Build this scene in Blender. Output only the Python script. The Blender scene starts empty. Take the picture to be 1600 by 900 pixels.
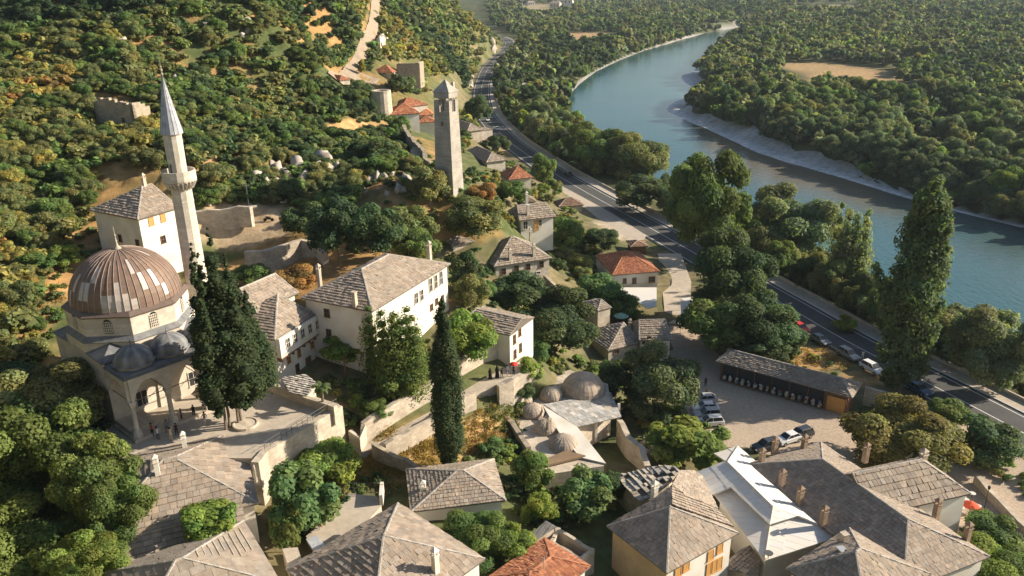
import bpy, bmesh, math, random
import numpy as np
from mathutils import Vector, Matrix
from mathutils.geometry import delaunay_2d_cdt
R=random.Random(7); NR=np.random.RandomState(11)
SC=bpy.context.scene; COL=SC.collection
rad=math.radians
# ---------------------------------------------------------------- camera
F=1250.; DN=3200.; PITCH=math.atan(F/DN); ROLL=-math.atan(50/DN); HC=65.
cam=bpy.data.cameras.new('camera'); camo=bpy.data.objects.new('camera',cam); COL.objects.link(camo)
cam.sensor_width=36.; cam.lens=36.*F/1600.; cam.clip_end=12000; cam.clip_start=.5
camo.matrix_world=Matrix.Translation((0,0,HC))@Matrix.Rotation(rad(90)-PITCH,4,'X')@Matrix.Rotation(ROLL,4,'Z')
SC.camera=camo
# ---------------------------------------------------------------- light
SAZ,SEL=rad(10),rad(24.5)
SDIR=Vector((math.cos(SEL)*math.cos(SAZ),math.cos(SEL)*math.sin(SAZ),math.sin(SEL)))
wd=bpy.data.worlds.new('World'); SC.world=wd; wd.use_nodes=True
nt=wd.node_tree; bg=nt.nodes['Background']; sky=nt.nodes.new('ShaderNodeTexSky'); sky.sky_type='NISHITA'
sky.sun_disc=False; sky.sun_elevation=SEL; sky.sun_rotation=rad(90)-SAZ; sky.air_density=1.0; sky.dust_density=1.2; sky.ozone_density=1.2
nt.links.new(sky.outputs[0],bg.inputs[0]); bg.inputs[1].default_value=.07
sl=bpy.data.lights.new('sun','SUN'); sl.energy=5.0; sl.angle=rad(.5); sl.color=(1.,.88,.72)
so=bpy.data.objects.new('sun',sl); COL.objects.link(so); so.rotation_euler=(-SDIR).to_track_quat('-Z','Y').to_euler(); so.location=(60,0,120)
SC.view_settings.view_transform='Standard'; SC.view_settings.look='None'; SC.view_settings.exposure=.90; SC.view_settings.gamma=1
SC.cycles.max_bounces=6; SC.cycles.diffuse_bounces=3; SC.cycles.glossy_bounces=2; SC.cycles.transmission_bounces=3; SC.cycles.transparent_max_bounces=6
SC.cycles.volume_bounces=0
# ---------------------------------------------------------------- pixel <-> world
CP,SP_,CR,SR=math.cos(PITCH),math.sin(PITCH),math.cos(ROLL),math.sin(ROLL)
def ray(x,y):
    dx,dy=x-800,450-y; dx,dy=CR*dx-SR*dy,SR*dx+CR*dy
    return np.array([dx,F*CP+dy*SP_,dy*CP-F*SP_])
def W(x,y,z=0.):
    v=ray(x,y); t=(z-HC)/v[2]; return np.array([v[0]*t,v[1]*t,z])
def P(X,Y,Z):
    Z=Z-HC; fw=Y*CP-Z*SP_; up=Y*SP_+Z*CP; dx,dy=X*F/fw,up*F/fw
    dx,dy=CR*dx+SR*dy,-SR*dx+CR*dy
    return 800+dx,450-dy
def fwd(X,Y,Z): return Y*CP-(Z-HC)*SP_
# ---------------------------------------------------------------- tagging
def tag(o,label=None,cat=None,group=None,kind=None):
    if label:o['label']=label
    if cat:o['category']=cat
    if group:o['group']=group
    if kind:o['kind']=kind
    return o
def empty(name,loc,label,cat,group=None):
    o=bpy.data.objects.new(name,None); o.empty_display_size=.3; COL.objects.link(o); o.location=loc
    return tag(o,label,cat,group)
class MB:
    def __init__(s): s.v=[];s.f=[];s.c=[]
    def add(s,vs,fs,col=(1,1,1)):
        n=len(s.v); s.v+= [tuple(map(float,q)) for q in vs]; s.f+=[tuple(i+n for i in f) for f in fs]; s.c+=[col]*len(vs)
    def box(s,c,sz,az=0,col=(1,1,1),tilt=None):
        ca,sa=math.cos(az),math.sin(az); vs=[]
        for dz in (-.5,.5):
            for dx,dy in ((-.5,-.5),(.5,-.5),(.5,.5),(-.5,.5)):
                x,y,z=dx*sz[0],dy*sz[1],dz*sz[2]
                if tilt: x,z=x*math.cos(tilt)+z*math.sin(tilt),-x*math.sin(tilt)+z*math.cos(tilt)
                vs.append((c[0]+x*ca-y*sa,c[1]+x*sa+y*ca,c[2]+z))
        s.add(vs,[(3,2,1,0),(4,5,6,7),(0,1,5,4),(1,2,6,5),(2,3,7,6),(3,0,4,7)],col)
    def hexa(s,b,t,col=(1,1,1)):   # two quads (bottom, top)
        s.add(list(b)+list(t),[(3,2,1,0),(4,5,6,7),(0,1,5,4),(1,2,6,5),(2,3,7,6),(3,0,4,7)],col)
    def prism(s,poly,z0,z1,col=(1,1,1)):
        n=len(poly); zt=z1 if hasattr(z1,'__len__') else [z1]*n
        s.add([(p[0],p[1],z0) for p in poly]+[(p[0],p[1],zt[i]) for i,p in enumerate(poly)],
              [tuple(range(n-1,-1,-1)),tuple(range(n,2*n))]+[(i,(i+1)%n,n+(i+1)%n,n+i) for i in range(n)],col)
    def tube(s,p,q,r0,r1=None,n=8,col=(1,1,1),caps=True):
        r1=r0 if r1 is None else r1; p=Vector(p);q=Vector(q); d=(q-p).normalized(); a=d.orthogonal().normalized(); b=d.cross(a)
        vs=[]
        for c,r in ((p,r0),(q,r1)):
            for i in range(n):
                t=2*math.pi*i/n; vs.append(c+a*math.cos(t)*r+b*math.sin(t)*r)
        fs=[(i,(i+1)%n,n+(i+1)%n,n+i) for i in range(n)]
        if caps: fs+=[tuple(range(n-1,-1,-1)),tuple(range(n,2*n))]
        s.add(vs,fs,col)
    def lathe(s,c,prof,n=24,a0=0,col=(1,1,1),colf=None,sx=1,sy=1,rot=0):
        base=len(s.v); m=len(prof)
        for j,(r,z) in enumerate(prof):
            for i in range(n):
                t=a0+2*math.pi*i/n; x,y=r*math.cos(t)*sx,r*math.sin(t)*sy
                x,y=x*math.cos(rot)-y*math.sin(rot),x*math.sin(rot)+y*math.cos(rot)
                s.v.append((c[0]+x,c[1]+y,c[2]+z)); s.c.append(colf(i,j) if colf else col)
        for j in range(m-1):
            for i in range(n):
                s.f.append((base+j*n+i,base+j*n+(i+1)%n,base+(j+1)*n+(i+1)%n,base+(j+1)*n+i))
        s.f.append(tuple(base+i for i in range(n-1,-1,-1))); s.f.append(tuple(base+(m-1)*n+i for i in range(n)))
    def build(s,name,mat,parent=None,smooth=False):
        me=bpy.data.meshes.new(name); me.from_pydata(s.v,[],s.f); me.update()
        if smooth: me.polygons.foreach_set('use_smooth',[True]*len(me.polygons))
        a=me.color_attributes.new('tint','FLOAT_COLOR','POINT')
        arr=np.ones((len(s.v),4),np.float32); arr[:,:3]=np.array(s.c,np.float32).reshape(-1,3); a.data.foreach_set('color',arr.ravel())
        me.materials.append(mat); o=bpy.data.objects.new(name,me); COL.objects.link(o)
        if parent:
            o.parent=parent; o.matrix_parent_inverse=Matrix.Translation(-Vector(parent.location)) if parent.parent is None else Matrix.Identity(4)
        return o
def npmesh(name,V,Fq,mat,tint=None,smooth=False):
    me=bpy.data.meshes.new(name); V=np.asarray(V,np.float32); Fq=np.asarray(Fq,np.int32); k=Fq.shape[1]
    me.vertices.add(len(V)); me.vertices.foreach_set('co',V.ravel())
    me.loops.add(Fq.size); me.loops.foreach_set('vertex_index',Fq.ravel())
    me.polygons.add(len(Fq)); me.polygons.foreach_set('loop_start',np.arange(len(Fq),dtype=np.int32)*k)
    if smooth: me.polygons.foreach_set('use_smooth',np.ones(len(Fq),bool))
    me.update(calc_edges=True)
    if tint is not None:
        a=me.color_attributes.new('tint','FLOAT_COLOR','POINT'); arr=np.ones((len(V),4),np.float32); arr[:,:3]=tint; a.data.foreach_set('color',arr.ravel())
    me.materials.append(mat); return me
def link(name,me,loc=(0,0,0),parent=None):
    o=bpy.data.objects.new(name,me); COL.objects.link(o); o.location=loc
    if parent: o.parent=parent
    return o
# ---------------------------------------------------------------- materials
def mat(name,base=(.5,.5,.5),rough=.9,var=0.,vscale=1.,bump=0.,bscale=8.,spec=.2,metal=0.,coord='Object',tint=True,objc=False,second=None,sscale=.25,samt=.5,brick=None,transl=0.):
    m=bpy.data.materials.new(name); m.use_nodes=True; n=m.node_tree.nodes; l=m.node_tree.links; b=n['Principled BSDF']
    b.inputs['Roughness'].default_value=rough; b.inputs['Specular IOR Level'].default_value=spec; b.inputs['Metallic'].default_value=metal
    tc=n.new('ShaderNodeTexCoord'); geo=n.new('ShaderNodeNewGeometry'); pos=geo.outputs['Position'] if coord=='World' else tc.outputs['Object']
    rgb=n.new('ShaderNodeRGB'); rgb.outputs[0].default_value=(*base,1); cur=rgb.outputs[0]
    def mix(a,b_,f,mode='MIX'):
        x=n.new('ShaderNodeMix'); x.data_type='RGBA'; x.blend_type=mode; x.clamp_result=False
        for s_,v in ((x.inputs[6],a),(x.inputs[7],b_),(x.inputs[0],f)):
            if hasattr(v,'is_linked'): l.new(v,s_)
            else: s_.default_value=v if not isinstance(v,tuple) else (*v,1)
        return x.outputs[2]
    def noise(sc,det=4,ro=.6):
        t=n.new('ShaderNodeTexNoise'); t.inputs['Scale'].default_value=sc; t.inputs['Detail'].default_value=det; t.inputs['Roughness'].default_value=ro; l.new(pos,t.inputs['Vector']); return t.outputs['Fac']
    def ramp(v,a,b_,c0=(0,0,0),c1=(1,1,1)):
        r=n.new('ShaderNodeValToRGB'); r.color_ramp.elements[0].position=a; r.color_ramp.elements[1].position=b_; r.color_ramp.elements[0].color=(*c0,1); r.color_ramp.elements[1].color=(*c1,1); l.new(v,r.inputs[0]); return r.outputs[0]
    if second: cur=mix(cur,second,ramp(noise(sscale,5,.65),.5-.18,.5+.18) if samt>=1 else mix((0,0,0),ramp(noise(sscale,5,.65),.4,.62),samt))
    if var>0: cur=mix(cur,ramp(noise(vscale,6,.7),.25,.75,(1-var,)*3,(1+var,)*3),1.,'MULTIPLY')
    hb=None
    if brick:
        bs,bw,bh,mor=brick
        br=n.new('ShaderNodeTexBrick'); br.inputs['Scale'].default_value=bs; br.inputs['Brick Width'].default_value=bw; br.inputs['Row Height'].default_value=bh; br.inputs['Mortar Size'].default_value=.03
        br.inputs['Color1'].default_value=(1.1,1.1,1.1,1); br.inputs['Color2'].default_value=(.82,.82,.82,1); br.inputs['Mortar'].default_value=(mor,)*3+(1,)
        # wall coords: (x+y along, z up)
        sx=n.new('ShaderNodeSeparateXYZ'); l.new(pos,sx.inputs[0]); ad=n.new('ShaderNodeMath'); l.new(sx.outputs[0],ad.inputs[0]); l.new(sx.outputs[1],ad.inputs[1])
        cb=n.new('ShaderNodeCombineXYZ'); l.new(ad.outputs[0],cb.inputs[0]); l.new(sx.outputs[2],cb.inputs[1]); l.new(cb.outputs[0],br.inputs['Vector'])
        cur=mix(cur,br.outputs['Color'],.8,'MULTIPLY'); hb=br.outputs['Fac']
    if tint:
        at=n.new('ShaderNodeAttribute'); at.attribute_name='tint'; cur=mix(cur,at.outputs['Color'],1.,'MULTIPLY')
    if objc:
        oi=n.new('ShaderNodeObjectInfo'); cur=mix(cur,oi.outputs['Color'],1.,'MULTIPLY')
    l.new(cur,b.inputs['Base Color'])
    if bump>0:
        bp=n.new('ShaderNodeBump'); bp.inputs['Strength'].default_value=bump; bp.inputs['Distance'].default_value=.1; l.new(noise(bscale,6,.7),bp.inputs['Height']); l.new(bp.outputs[0],b.inputs['Normal'])
    if transl>0:
        tr=n.new('ShaderNodeBsdfTranslucent'); l.new(mix(cur,(1.25,1.35,.6),1.,'MULTIPLY'),tr.inputs['Color']); ms=n.new('ShaderNodeMixShader'); ms.inputs[0].default_value=transl
        l.new(b.outputs[0],ms.inputs[1]); l.new(tr.outputs[0],ms.inputs[2]); l.new(ms.outputs[0],n['Material Output'].inputs[0])
    return m
M={}
M['foliage']=mat('foliage',(1,1,1),.75,objc=True,transl=.42,spec=.25)
M['bark']=mat('bark',(.16,.13,.10),.95,var=.35,vscale=2,bump=.5)
M['slab']=mat('stone_slab_roof',(1,1,1),.95,var=.25,vscale=1.3,bump=.35,bscale=5,spec=.15,second=(.72,.74,.72),sscale=.5,samt=.5)
M['tile']=mat('clay_tile',(1,1,1),.9,var=.3,vscale=1.5,bump=.2)
M['ruin']=mat('rubble_stone',(.40,.33,.24),.95,var=.35,vscale=1.2,bump=.8,bscale=3,brick=(1.6,.7,.45,.62),second=(.30,.27,.22),sscale=.5)
M['stone']=mat('stone_masonry',(.58,.50,.39),.95,var=.22,vscale=.8,bump=.5,bscale=4,brick=(1.2,.9,.4,.8),second=(.38,.32,.25),sscale=.35,samt=.6)
M['ashlar']=mat('pale_ashlar',(.62,.55,.45),.9,var=.14,vscale=.6,bump=.25,bscale=5,brick=(.9,1.1,.45,.88),second=(.48,.43,.36),sscale=.4,samt=.6)
M['dark_stone']=mat('weathered_tower_stone',(.44,.40,.34),.95,var=.3,vscale=1.0,bump=.6,bscale=3,brick=(1.3,.9,.4,.7),second=(.27,.25,.22),sscale=.5,samt=.7)
M['plaster']=mat('white_plaster',(.76,.72,.64),.9,var=.13,vscale=.9,bump=.15,second=(.56,.50,.40),sscale=.45,samt=.75)
M['cream']=mat('ochre_plaster',(.52,.38,.22),.9,var=.15,vscale=.7,second=(.42,.31,.19),sscale=.4,samt=.6)
M['white']=mat('white_sheet',(.74,.70,.63),.55,var=.04,vscale=.6,second=(.66,.64,.60),sscale=.3,samt=.5)
M['glass']=mat('dark_window_glass',(.03,.035,.04),.15,spec=.5)
M['wood']=mat('brown_wood',(.20,.11,.06),.8,var=.3,vscale=3)
M['oak']=mat('orange_wood',(.55,.30,.10),.7,var=.2,vscale=4)
M['frame']=mat('pale_frame',(.62,.56,.46),.7)
M['lead']=mat('lead_sheet',(.15,.155,.16),.7,var=.35,vscale=1.5,bump=.2,spec=.2,metal=0.,second=(.24,.235,.22),sscale=.6)
M['copper']=mat('brown_sheet',(1,1,1),.6,var=.18,vscale=1.2,spec=.3,metal=.1)
M['asphalt']=mat('asphalt',(.085,.085,.083),.9,var=.15,vscale=.4,bump=.1,bscale=30,second=(.12,.115,.105),sscale=.12,samt=.6)
M['paint']=mat('road_paint',(.72,.70,.66),.8,var=.12,vscale=2)
M['pave']=mat('paving',(.50,.43,.34),.9,var=.2,vscale=1.0,bump=.2,bscale=6,brick=None,second=(.41,.35,.28),sscale=.3)
M['gravel']=mat('gravel_lot',(.50,.395,.29),.95,var=.28,vscale=2.2,bump=.5,bscale=14,second=(.42,.34,.26),sscale=.10,samt=.7)
M['metal']=mat('dark_metal',(.06,.06,.06),.5,metal=.6)
M['steel']=mat('steel',(.45,.46,.47),.45,metal=.7)
M['rock']=mat('limestone_rock',(.46,.41,.35),.95,var=.35,vscale=.7,bump=1.,bscale=2.5,second=(.38,.27,.18),sscale=.3)
M['cloth']=mat('cloth',(1,1,1),.9,objc=True)
M['carpaint']=mat('car_paint',(1,1,1),.3,spec=.5,objc=True)
M['rubber']=mat('tyre_rubber',(.02,.02,.02),.8)
M['dirt']=mat('dirt_track',(.33,.26,.19),.95,var=.25,vscale=.5,second=(.30,.24,.17),sscale=.2)

M['brickstone']=mat('brown_chimney_stone',(.34,.24,.16),.95,var=.35,vscale=2.5,bump=.7,bscale=6,second=(.26,.21,.17),sscale=1.)
# ---------------------------------------------------------------- terrain
ROADPX=[(1820,790),(1700,730),(1600,677),(1520,635),(1447,597),(1323,533),(1227,477),(1100,404),(973,332),(917,301),(870,273),(827,244),(791,217),(764,188),(755,170),(752,148),(754,130),(762,108),(777,90),(793,76),(796,66),(780,58),(740,52)]
def smooth(pts,step=3.):
    pts=[np.asarray(p,float) for p in pts]; out=[]
    for i in range(len(pts)-1):
        p0=pts[max(i-1,0)];p1=pts[i];p2=pts[i+1];p3=pts[min(i+2,len(pts)-1)]
        n=max(2,int(np.linalg.norm(p2-p1)/step))
        for k in range(n):
            t=k/n; out.append(.5*((2*p1)+(-p0+p2)*t+(2*p0-5*p1+4*p2-p3)*t*t+(-p0+3*p1-3*p2+p3)*t**3))
    out.append(pts[-1]); return np.array(out)
ROAD=smooth([W(x,y,0) for x,y in ROADPX],4.)[:,:2]
RIVL=[(1172,36),(1150,43),(1100,52),(1050,67),(1005,80),(965,96),(930,113),(905,132),(886,152),(880,175),(905,210),(950,245),(1010,290),(1090,338),(1180,388),(1260,432),(1330,472),(1400,508),(1480,548),(1560,588),(1700,655),(1900,750)]
RIVR=[(1900,500),(1700,398),(1600,355),(1500,331),(1400,302),(1300,270),(1200,240),(1130,208),(1080,188),(1050,172),(1060,160),(1085,152),(1110,148),(1078,130),(1072,118),(1090,112),(1095,100),(1120,78),(1150,58),(1180,42)]
RP=np.array([W(x,y,-5.5)[:2] for x,y in RIVL+RIVR])
def inpoly(X,Y,poly):
    r=np.zeros(X.shape,bool); n=len(poly)
    for i in range(n):
        x0,y0=poly[i]; x1,y1=poly[(i+1)%n]
        c=((y0>Y)!=(y1>Y))&(X<(x1-x0)*(Y-y0)/((y1-y0) if y1!=y0 else 1e-9)+x0); r^=c
    return r
def pdist(X,Y,pts,closed=False):
    d=np.full(X.shape,1e9); sg=np.zeros(X.shape); n=len(pts)
    for i in range(n if closed else n-1):
        a=pts[i];b=pts[(i+1)%n]; ab=b-a; L=max((ab**2).sum(),1e-9)
        t=np.clip(((X-a[0])*ab[0]+(Y-a[1])*ab[1])/L,0,1); dx=X-a[0]-t*ab[0]; dy=Y-a[1]-t*ab[1]; q=np.hypot(dx,dy)
        m=q<d; d=np.where(m,q,d); sg=np.where(m,np.sign(ab[0]*dy-ab[1]*dx),sg)
    return d,sg
CT=[(1100,560,.3),(1060,500,.5),(1040,440,.5),(985,478,.8),(1045,400,0),(960,350,0),(900,300,.5),(860,285,1.5),
(930,470,3.5),(900,440,5),(880,520,4),(940,560,1.5),(860,560,6),(860,400,6.5),(850,450,7),(780,440,9.5),(830,372,7),(880,360,4),(820,320,7),(770,330,12),(740,400,14),(740,460,15),
(700,480,16),(640,500,15.5),(590,540,14.5),(540,560,14),(500,590,14),(450,590,14),(740,540,13.5),(790,540,11.5),(830,570,10.5),(600,620,12.3),(560,645,11.5),
(450,740,9.5),(430,800,9),(380,870,9),(535,693,9.2),(300,660,14.6),(220,700,14.6),(160,640,14.5),(100,560,16),(0,700,14),(100,800,10),(250,880,8.5),(0,900,9),(-200,800,16),
(0,600,18),(0,450,22),(60,400,23),(150,400,21),(250,400,19.5),(330,430,18),(330,370,20),(400,380,19),(480,410,18),(550,420,18.5),(620,400,18),(700,380,16),
(450,340,22),(400,300,25),(450,280,25),(550,290,24),(620,270,24),(650,320,23),(712,303,24.5),(765,290,13),(800,290,7),(740,240,13),(700,350,19),
(300,300,27.5),(200,300,28),(100,300,28),(0,300,29),(0,200,37),(180,200,35.5),(300,200,34),(400,200,31),(500,200,27),(580,200,24),(650,200,14),(640,250,21),
(0,100,46),(200,100,45.5),(350,100,43),(500,100,37),(560,110,31.5),(600,128,28),(650,120,22),(700,130,13),(735,110,1.5),(735,160,1),(740,210,2),(765,230,2),
(0,0,60),(200,0,60),(400,0,59),(500,0,57),(590,0,54),(650,0,50),(700,5,44),(650,60,33),(700,60,24),(740,85,8),(740,40,25),(768,62,6),(-300,100,50),(-300,300,32),(-300,500,24),
(500,800,8.5),(600,880,7.5),(700,820,7.5),(800,800,5.5),(900,800,3.5),(1000,880,2.5),(1000,720,1.5),(900,700,3),(860,650,4),(1100,700,.4),(1200,720,.3),(1400,700,.2),(1550,760,.2),(1600,900,.3),(1300,900,.5),(700,765,8),(650,700,8.2),(1800,900,.2),(700,1000,6),(1200,1000,1),(200,1000,8)]
CPt=np.array([W(*c) for c in CT]); 
_u=np.stack([CPt[:,0]/CPt[:,1],np.log(CPt[:,1])],1)
def _k(a,b):
    d2=((a[:,None,:]-b[None,:,:])**2).sum(-1); return .5*d2*np.log(d2+1e-12)
_n=len(_u); _A=np.zeros((_n+3,_n+3)); _A[:_n,:_n]=_k(_u,_u)+np.eye(_n)*2e-4; _A[:_n,_n:]=np.c_[np.ones(_n),_u]; _A[_n:,:_n]=_A[:_n,_n:].T
_wt=np.linalg.solve(_A,np.r_[CPt[:,2],0,0,0])
def sstep(a,b,x): t=np.clip((x-a)/(b-a),0,1); return t*t*(3-2*t)
def vnoise(X,Y,sc,seed=0):
    x=X/sc+seed*17.3; y=Y/sc-seed*9.1; xi=np.floor(x).astype(int); yi=np.floor(y).astype(int); fx=x-xi; fy=y-yi; fx=fx*fx*(3-2*fx); fy=fy*fy*(3-2*fy)
    def h(a,b): q=np.sin(a*127.1+b*311.7+seed*74.7)*43758.5453; return q-np.floor(q)
    return (h(xi,yi)*(1-fx)+h(xi+1,yi)*fx)*(1-fy)+(h(xi,yi+1)*(1-fx)+h(xi+1,yi+1)*fx)*fy
def fbm(X,Y,sc,seed=0,o=4):
    r=0;a=.5
    for i in range(o): r=r+a*vnoise(X,Y,sc/2**i,seed+i); a*=.5
    return r/(1-.5**o)
LOT=np.array([W(x,y,.2)[:2] for x,y in [(1045,500),(1075,505),(1130,560),(1345,655),(1500,640),(1680,780),(1680,960),(1500,960),(1480,760),(1260,720),(1150,700),(1090,690),(1060,600),(1040,530)]])
TERR=np.array([W(x,y,15)[:2] for x,y in [(529,631),(414,702),(395,730),(300,728),(200,722),(165,690),(200,600),(420,597)]])
POOL=[]
def height(X,Y):
    X=np.atleast_1d(np.asarray(X,float)); Y=np.atleast_1d(np.asarray(Y,float)); sh=X.shape; X=X.ravel();Y=Y.ravel()
    Yc=np.maximum(Y,20.); q=np.stack([np.clip(X/Yc,-1.4,1.4),np.log(np.clip(Yc,20,900))],1); z=np.empty(len(X))
    for i in range(0,len(X),20000): z[i:i+20000]=_k(q[i:i+20000],_u)@_wt[:_n]+np.c_[np.ones(len(q[i:i+20000])),q[i:i+20000]]@_wt[_n:]
    z=np.clip(z,-.2,130)
    d,sg=pdist(X,Y,ROAD); left=sg<0  # road polyline runs away from camera; left side is +cross
    left=sg>0
    zr=sstep(350,1100,Y)*sstep(0,400,X-Y*.12)*14+sstep(1100,2600,Y)*16-.35
    z=np.where(left,z*sstep(4.5,16,d)+(-.15)*(1-sstep(4.5,16,d)),zr*sstep(8,30,d)-.15)
    z=z+(fbm(X,Y,14,3)-.5)*sstep(12,35,z)*3.0+(fbm(X,Y,5,9)-.5)*sstep(15,30,z)*1.3+(np.abs(fbm(X,Y,3.2,19)-.5)*2)*sstep(17,26,z)*1.3
    ins=inpoly(X,Y,RP); rd,_=pdist(X,Y,RP,True); s=np.where(ins,-rd,rd)
    z=np.where(s<16,np.minimum(z,-5.6+np.where(s>0,.035*s,0)+sstep(3,16,s)*(z+5.6)+sstep(-4,0,s)*.12-(s<0)*np.minimum(-s*.12,2.)),z)
    # gravel bar on the inner bend
    px,py=P(X,Y,z)
    lt=inpoly(X,Y,LOT); z=np.where(lt,0.0,z); tt=inpoly(X,Y,TERR); z=np.where(tt,np.minimum(z,14.2),z)
    return z.reshape(sh)
def G(px,py,lim=3000):
    v=ray(px,py); v=v/np.linalg.norm(v); t=20*1.01**np.arange(520); X=v[0]*t;Y=v[1]*t;Z=HC+v[2]*t
    h=height(X,Y); k=np.where(Z<h)[0]
    if len(k)==0: k=[len(t)-1]
    k=max(k[0],1); lo,hi=t[k-1],t[k]
    tt=np.linspace(lo,hi,24); X=v[0]*tt;Y=v[1]*tt;Z=HC+v[2]*tt; h=height(X,Y); j=np.where(Z<h)[0]; j=j[0] if len(j) else 23
    return np.array([X[j],Y[j],h[j]])
def H1(x,y): return float(height(np.array([x]),np.array([y]))[0])
# grid sheet
xs=[0.];s=1.15
while xs[-1]<3600:
    xs.append(xs[-1]+s)
    if xs[-1]>115: s*=1.09
xs=np.array([-x for x in xs[:0:-1]]+xs)
ys=[25.];s=1.1
while ys[-1]<5200:
    ys.append(ys[-1]+s)
    if ys[-1]>235: s*=1.022
ys=np.array([-40,-10,10,20]+ys) if False else np.array([-60.,-20.,5.,15.]+ys)
GX,GY=np.meshgrid(xs,ys); GZ=height(GX,GY)
def terrain_colour(X,Y,Z):
    X=X.ravel();Y=Y.ravel();Z=Z.ravel(); px,py=P(X,np.maximum(Y,5),Z)
    d,sg=pdist(X,Y,ROAD); left=sg>0
    n1=fbm(X,Y,18,21); n2=fbm(X,Y,6,5)
    dry=np.array([.46,.28,.12]); grn=np.array([.10,.125,.045]); soil=np.array([.27,.22,.13]); dk=np.array([.06,.085,.03])
    f=sstep(.40,.62,n1*.6+n2*.4)[:,None]
    hill=dry*f+grn*(1-f)
    town=soil*f*.8+np.array([.12,.14,.055])*(1-f*.8)
    valley=dk*(1-f*.5)+np.array([.20,.17,.08])*f*.5
    gf=(sstep(540,620,px)*(1-sstep(170,230,py)))[:,None]*.75; hill=hill*(1-gf)+np.array([.15,.15,.06])*gf; gl=((1-sstep(-20,70,px))*sstep(230,330,py))[:,None]*.6; hill=hill*(1-gl)+np.array([.12,.14,.05])*gl
    c=np.where(left[:,None],np.where((Z>16)[:,None],hill,town),valley)
    def patch(c,cx,cy,rx,ry,col,soft=.35):
        q=np.sqrt(((px-cx)/rx)**2+((py-cy)/ry)**2)+(n2-.5)*.7; w=(1-sstep(1-soft,1+soft*.3,q))[:,None]; return c*(1-w)+np.array(col)*w
    for p in [(560,205,60,22,(.62,.38,.18)),(450,275,80,18,(.48,.31,.17)),(540,285,90,16,(.5,.3,.16)),(380,350,90,40,(.55,.42,.28)),(340,300,60,20,(.5,.32,.17)),(1330,122,75,20,(.52,.34,.17)),(1270,105,60,8,(.48,.33,.17)),
              (1465,255,60,20,(.40,.28,.14)),(1560,235,60,20,(.42,.28,.14)),(1480,180,60,8,(.42,.28,.14)),(915,58,45,9,(.52,.34,.18)),(880,62,40,7,(.48,.3,.15)),(1310,12,50,5,(.5,.38,.22)),(850,12,50,7,(.42,.34,.2)),(1190,100,40,6,(.5,.35,.2)),(1440,120,30,5,(.45,.33,.18)),
              (690,690,75,45,(.56,.38,.15)),(760,690,40,50,(.58,.38,.18)),(600,735,60,22,(.50,.34,.14)),(985,350,60,30,(.50,.42,.33)),(1270,560,70,22,(.56,.36,.16)),(1350,590,60,16,(.42,.28,.14)),(30,480,60,60,(.40,.26,.12)),(100,440,70,40,(.5,.3,.13)),(815,235,40,14,(.5,.36,.2)),(770,215,30,12,(.5,.36,.2)),
              (1550,700,60,40,(.35,.25,.12)),(350,255,60,20,(.5,.3,.17)),(150,70,120,20,(.5,.3,.12)),(200,130,130,25,(.46,.28,.12)),(400,20,60,10,(.5,.3,.13))]:
        c=patch(c,*p)
    ins=inpoly(X,Y,RP); rd,_=pdist(X,Y,RP,True); s=np.where(ins,-rd,rd)
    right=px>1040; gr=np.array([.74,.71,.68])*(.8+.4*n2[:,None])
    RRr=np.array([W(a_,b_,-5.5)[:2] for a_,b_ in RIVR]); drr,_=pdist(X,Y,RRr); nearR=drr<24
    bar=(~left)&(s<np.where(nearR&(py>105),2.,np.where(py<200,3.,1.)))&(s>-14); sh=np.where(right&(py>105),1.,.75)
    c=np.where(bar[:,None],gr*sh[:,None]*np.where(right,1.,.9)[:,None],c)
    return np.clip(c,0,1)
M['terrain']=mat('ground',(1,1,1),.97,var=.55,vscale=.55,bump=.9,bscale=2.5,coord='World',second=(.52,.50,.38),sscale=1.1,samt=.85)
ny,nx=GX.shape; idx=np.arange(nx*ny).reshape(ny,nx)
quads=np.stack([idx[:-1,:-1],idx[:-1,1:],idx[1:,1:],idx[1:,:-1]],-1).reshape(-1,4)
me=npmesh('ground',np.stack([GX,GY,GZ],-1).reshape(-1,3),quads,M['terrain'],terrain_colour(GX,GY,GZ),True)
tag(link('ground',me),kind='structure')
# river
def water_mat():
    m=bpy.data.materials.new('river_water'); m.use_nodes=True; n=m.node_tree.nodes; l=m.node_tree.links; b=n['Principled BSDF']
    at=n.new('ShaderNodeAttribute'); at.attribute_name='tint'; l.new(at.outputs['Color'],b.inputs['Base Color']); b.inputs['Roughness'].default_value=.12; b.inputs['IOR'].default_value=1.33
    g=n.new('ShaderNodeNewGeometry'); mp=n.new('ShaderNodeMapping'); mp.inputs['Scale'].default_value=(1,.5,1); l.new(g.outputs['Position'],mp.inputs[0])
    t=n.new('ShaderNodeTexNoise'); t.inputs['Scale'].default_value=.9; t.inputs['Detail'].default_value=5; l.new(mp.outputs[0],t.inputs['Vector'])
    bp=n.new('ShaderNodeBump'); bp.inputs['Strength'].default_value=.22; bp.inputs['Distance'].default_value=.6; l.new(t.outputs['Fac'],bp.inputs['Height']); l.new(bp.outputs[0],b.inputs['Normal']); return m
M['water']=water_mat()
x0,y0=RP.min(0)-8; x1,y1=RP.max(0)+8
wx=np.linspace(x0,x1,220); wy=y0+(y1-y0)*np.linspace(0,1,320)**1.5; WX,WY=np.meshgrid(wx,wy)
wi=np.arange(WX.size).reshape(WX.shape); wq=np.stack([wi[:-1,:-1],wi[:-1,1:],wi[1:,1:],wi[1:,:-1]],-1).reshape(-1,4)
rin=inpoly(WX.ravel(),WY.ravel(),RP); rdd,_=pdist(WX.ravel(),WY.ravel(),RP,True); ss=np.where(rin,-rdd,rdd)
keep=(ss[wq]<14).any(1); wq=wq[keep]
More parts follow.
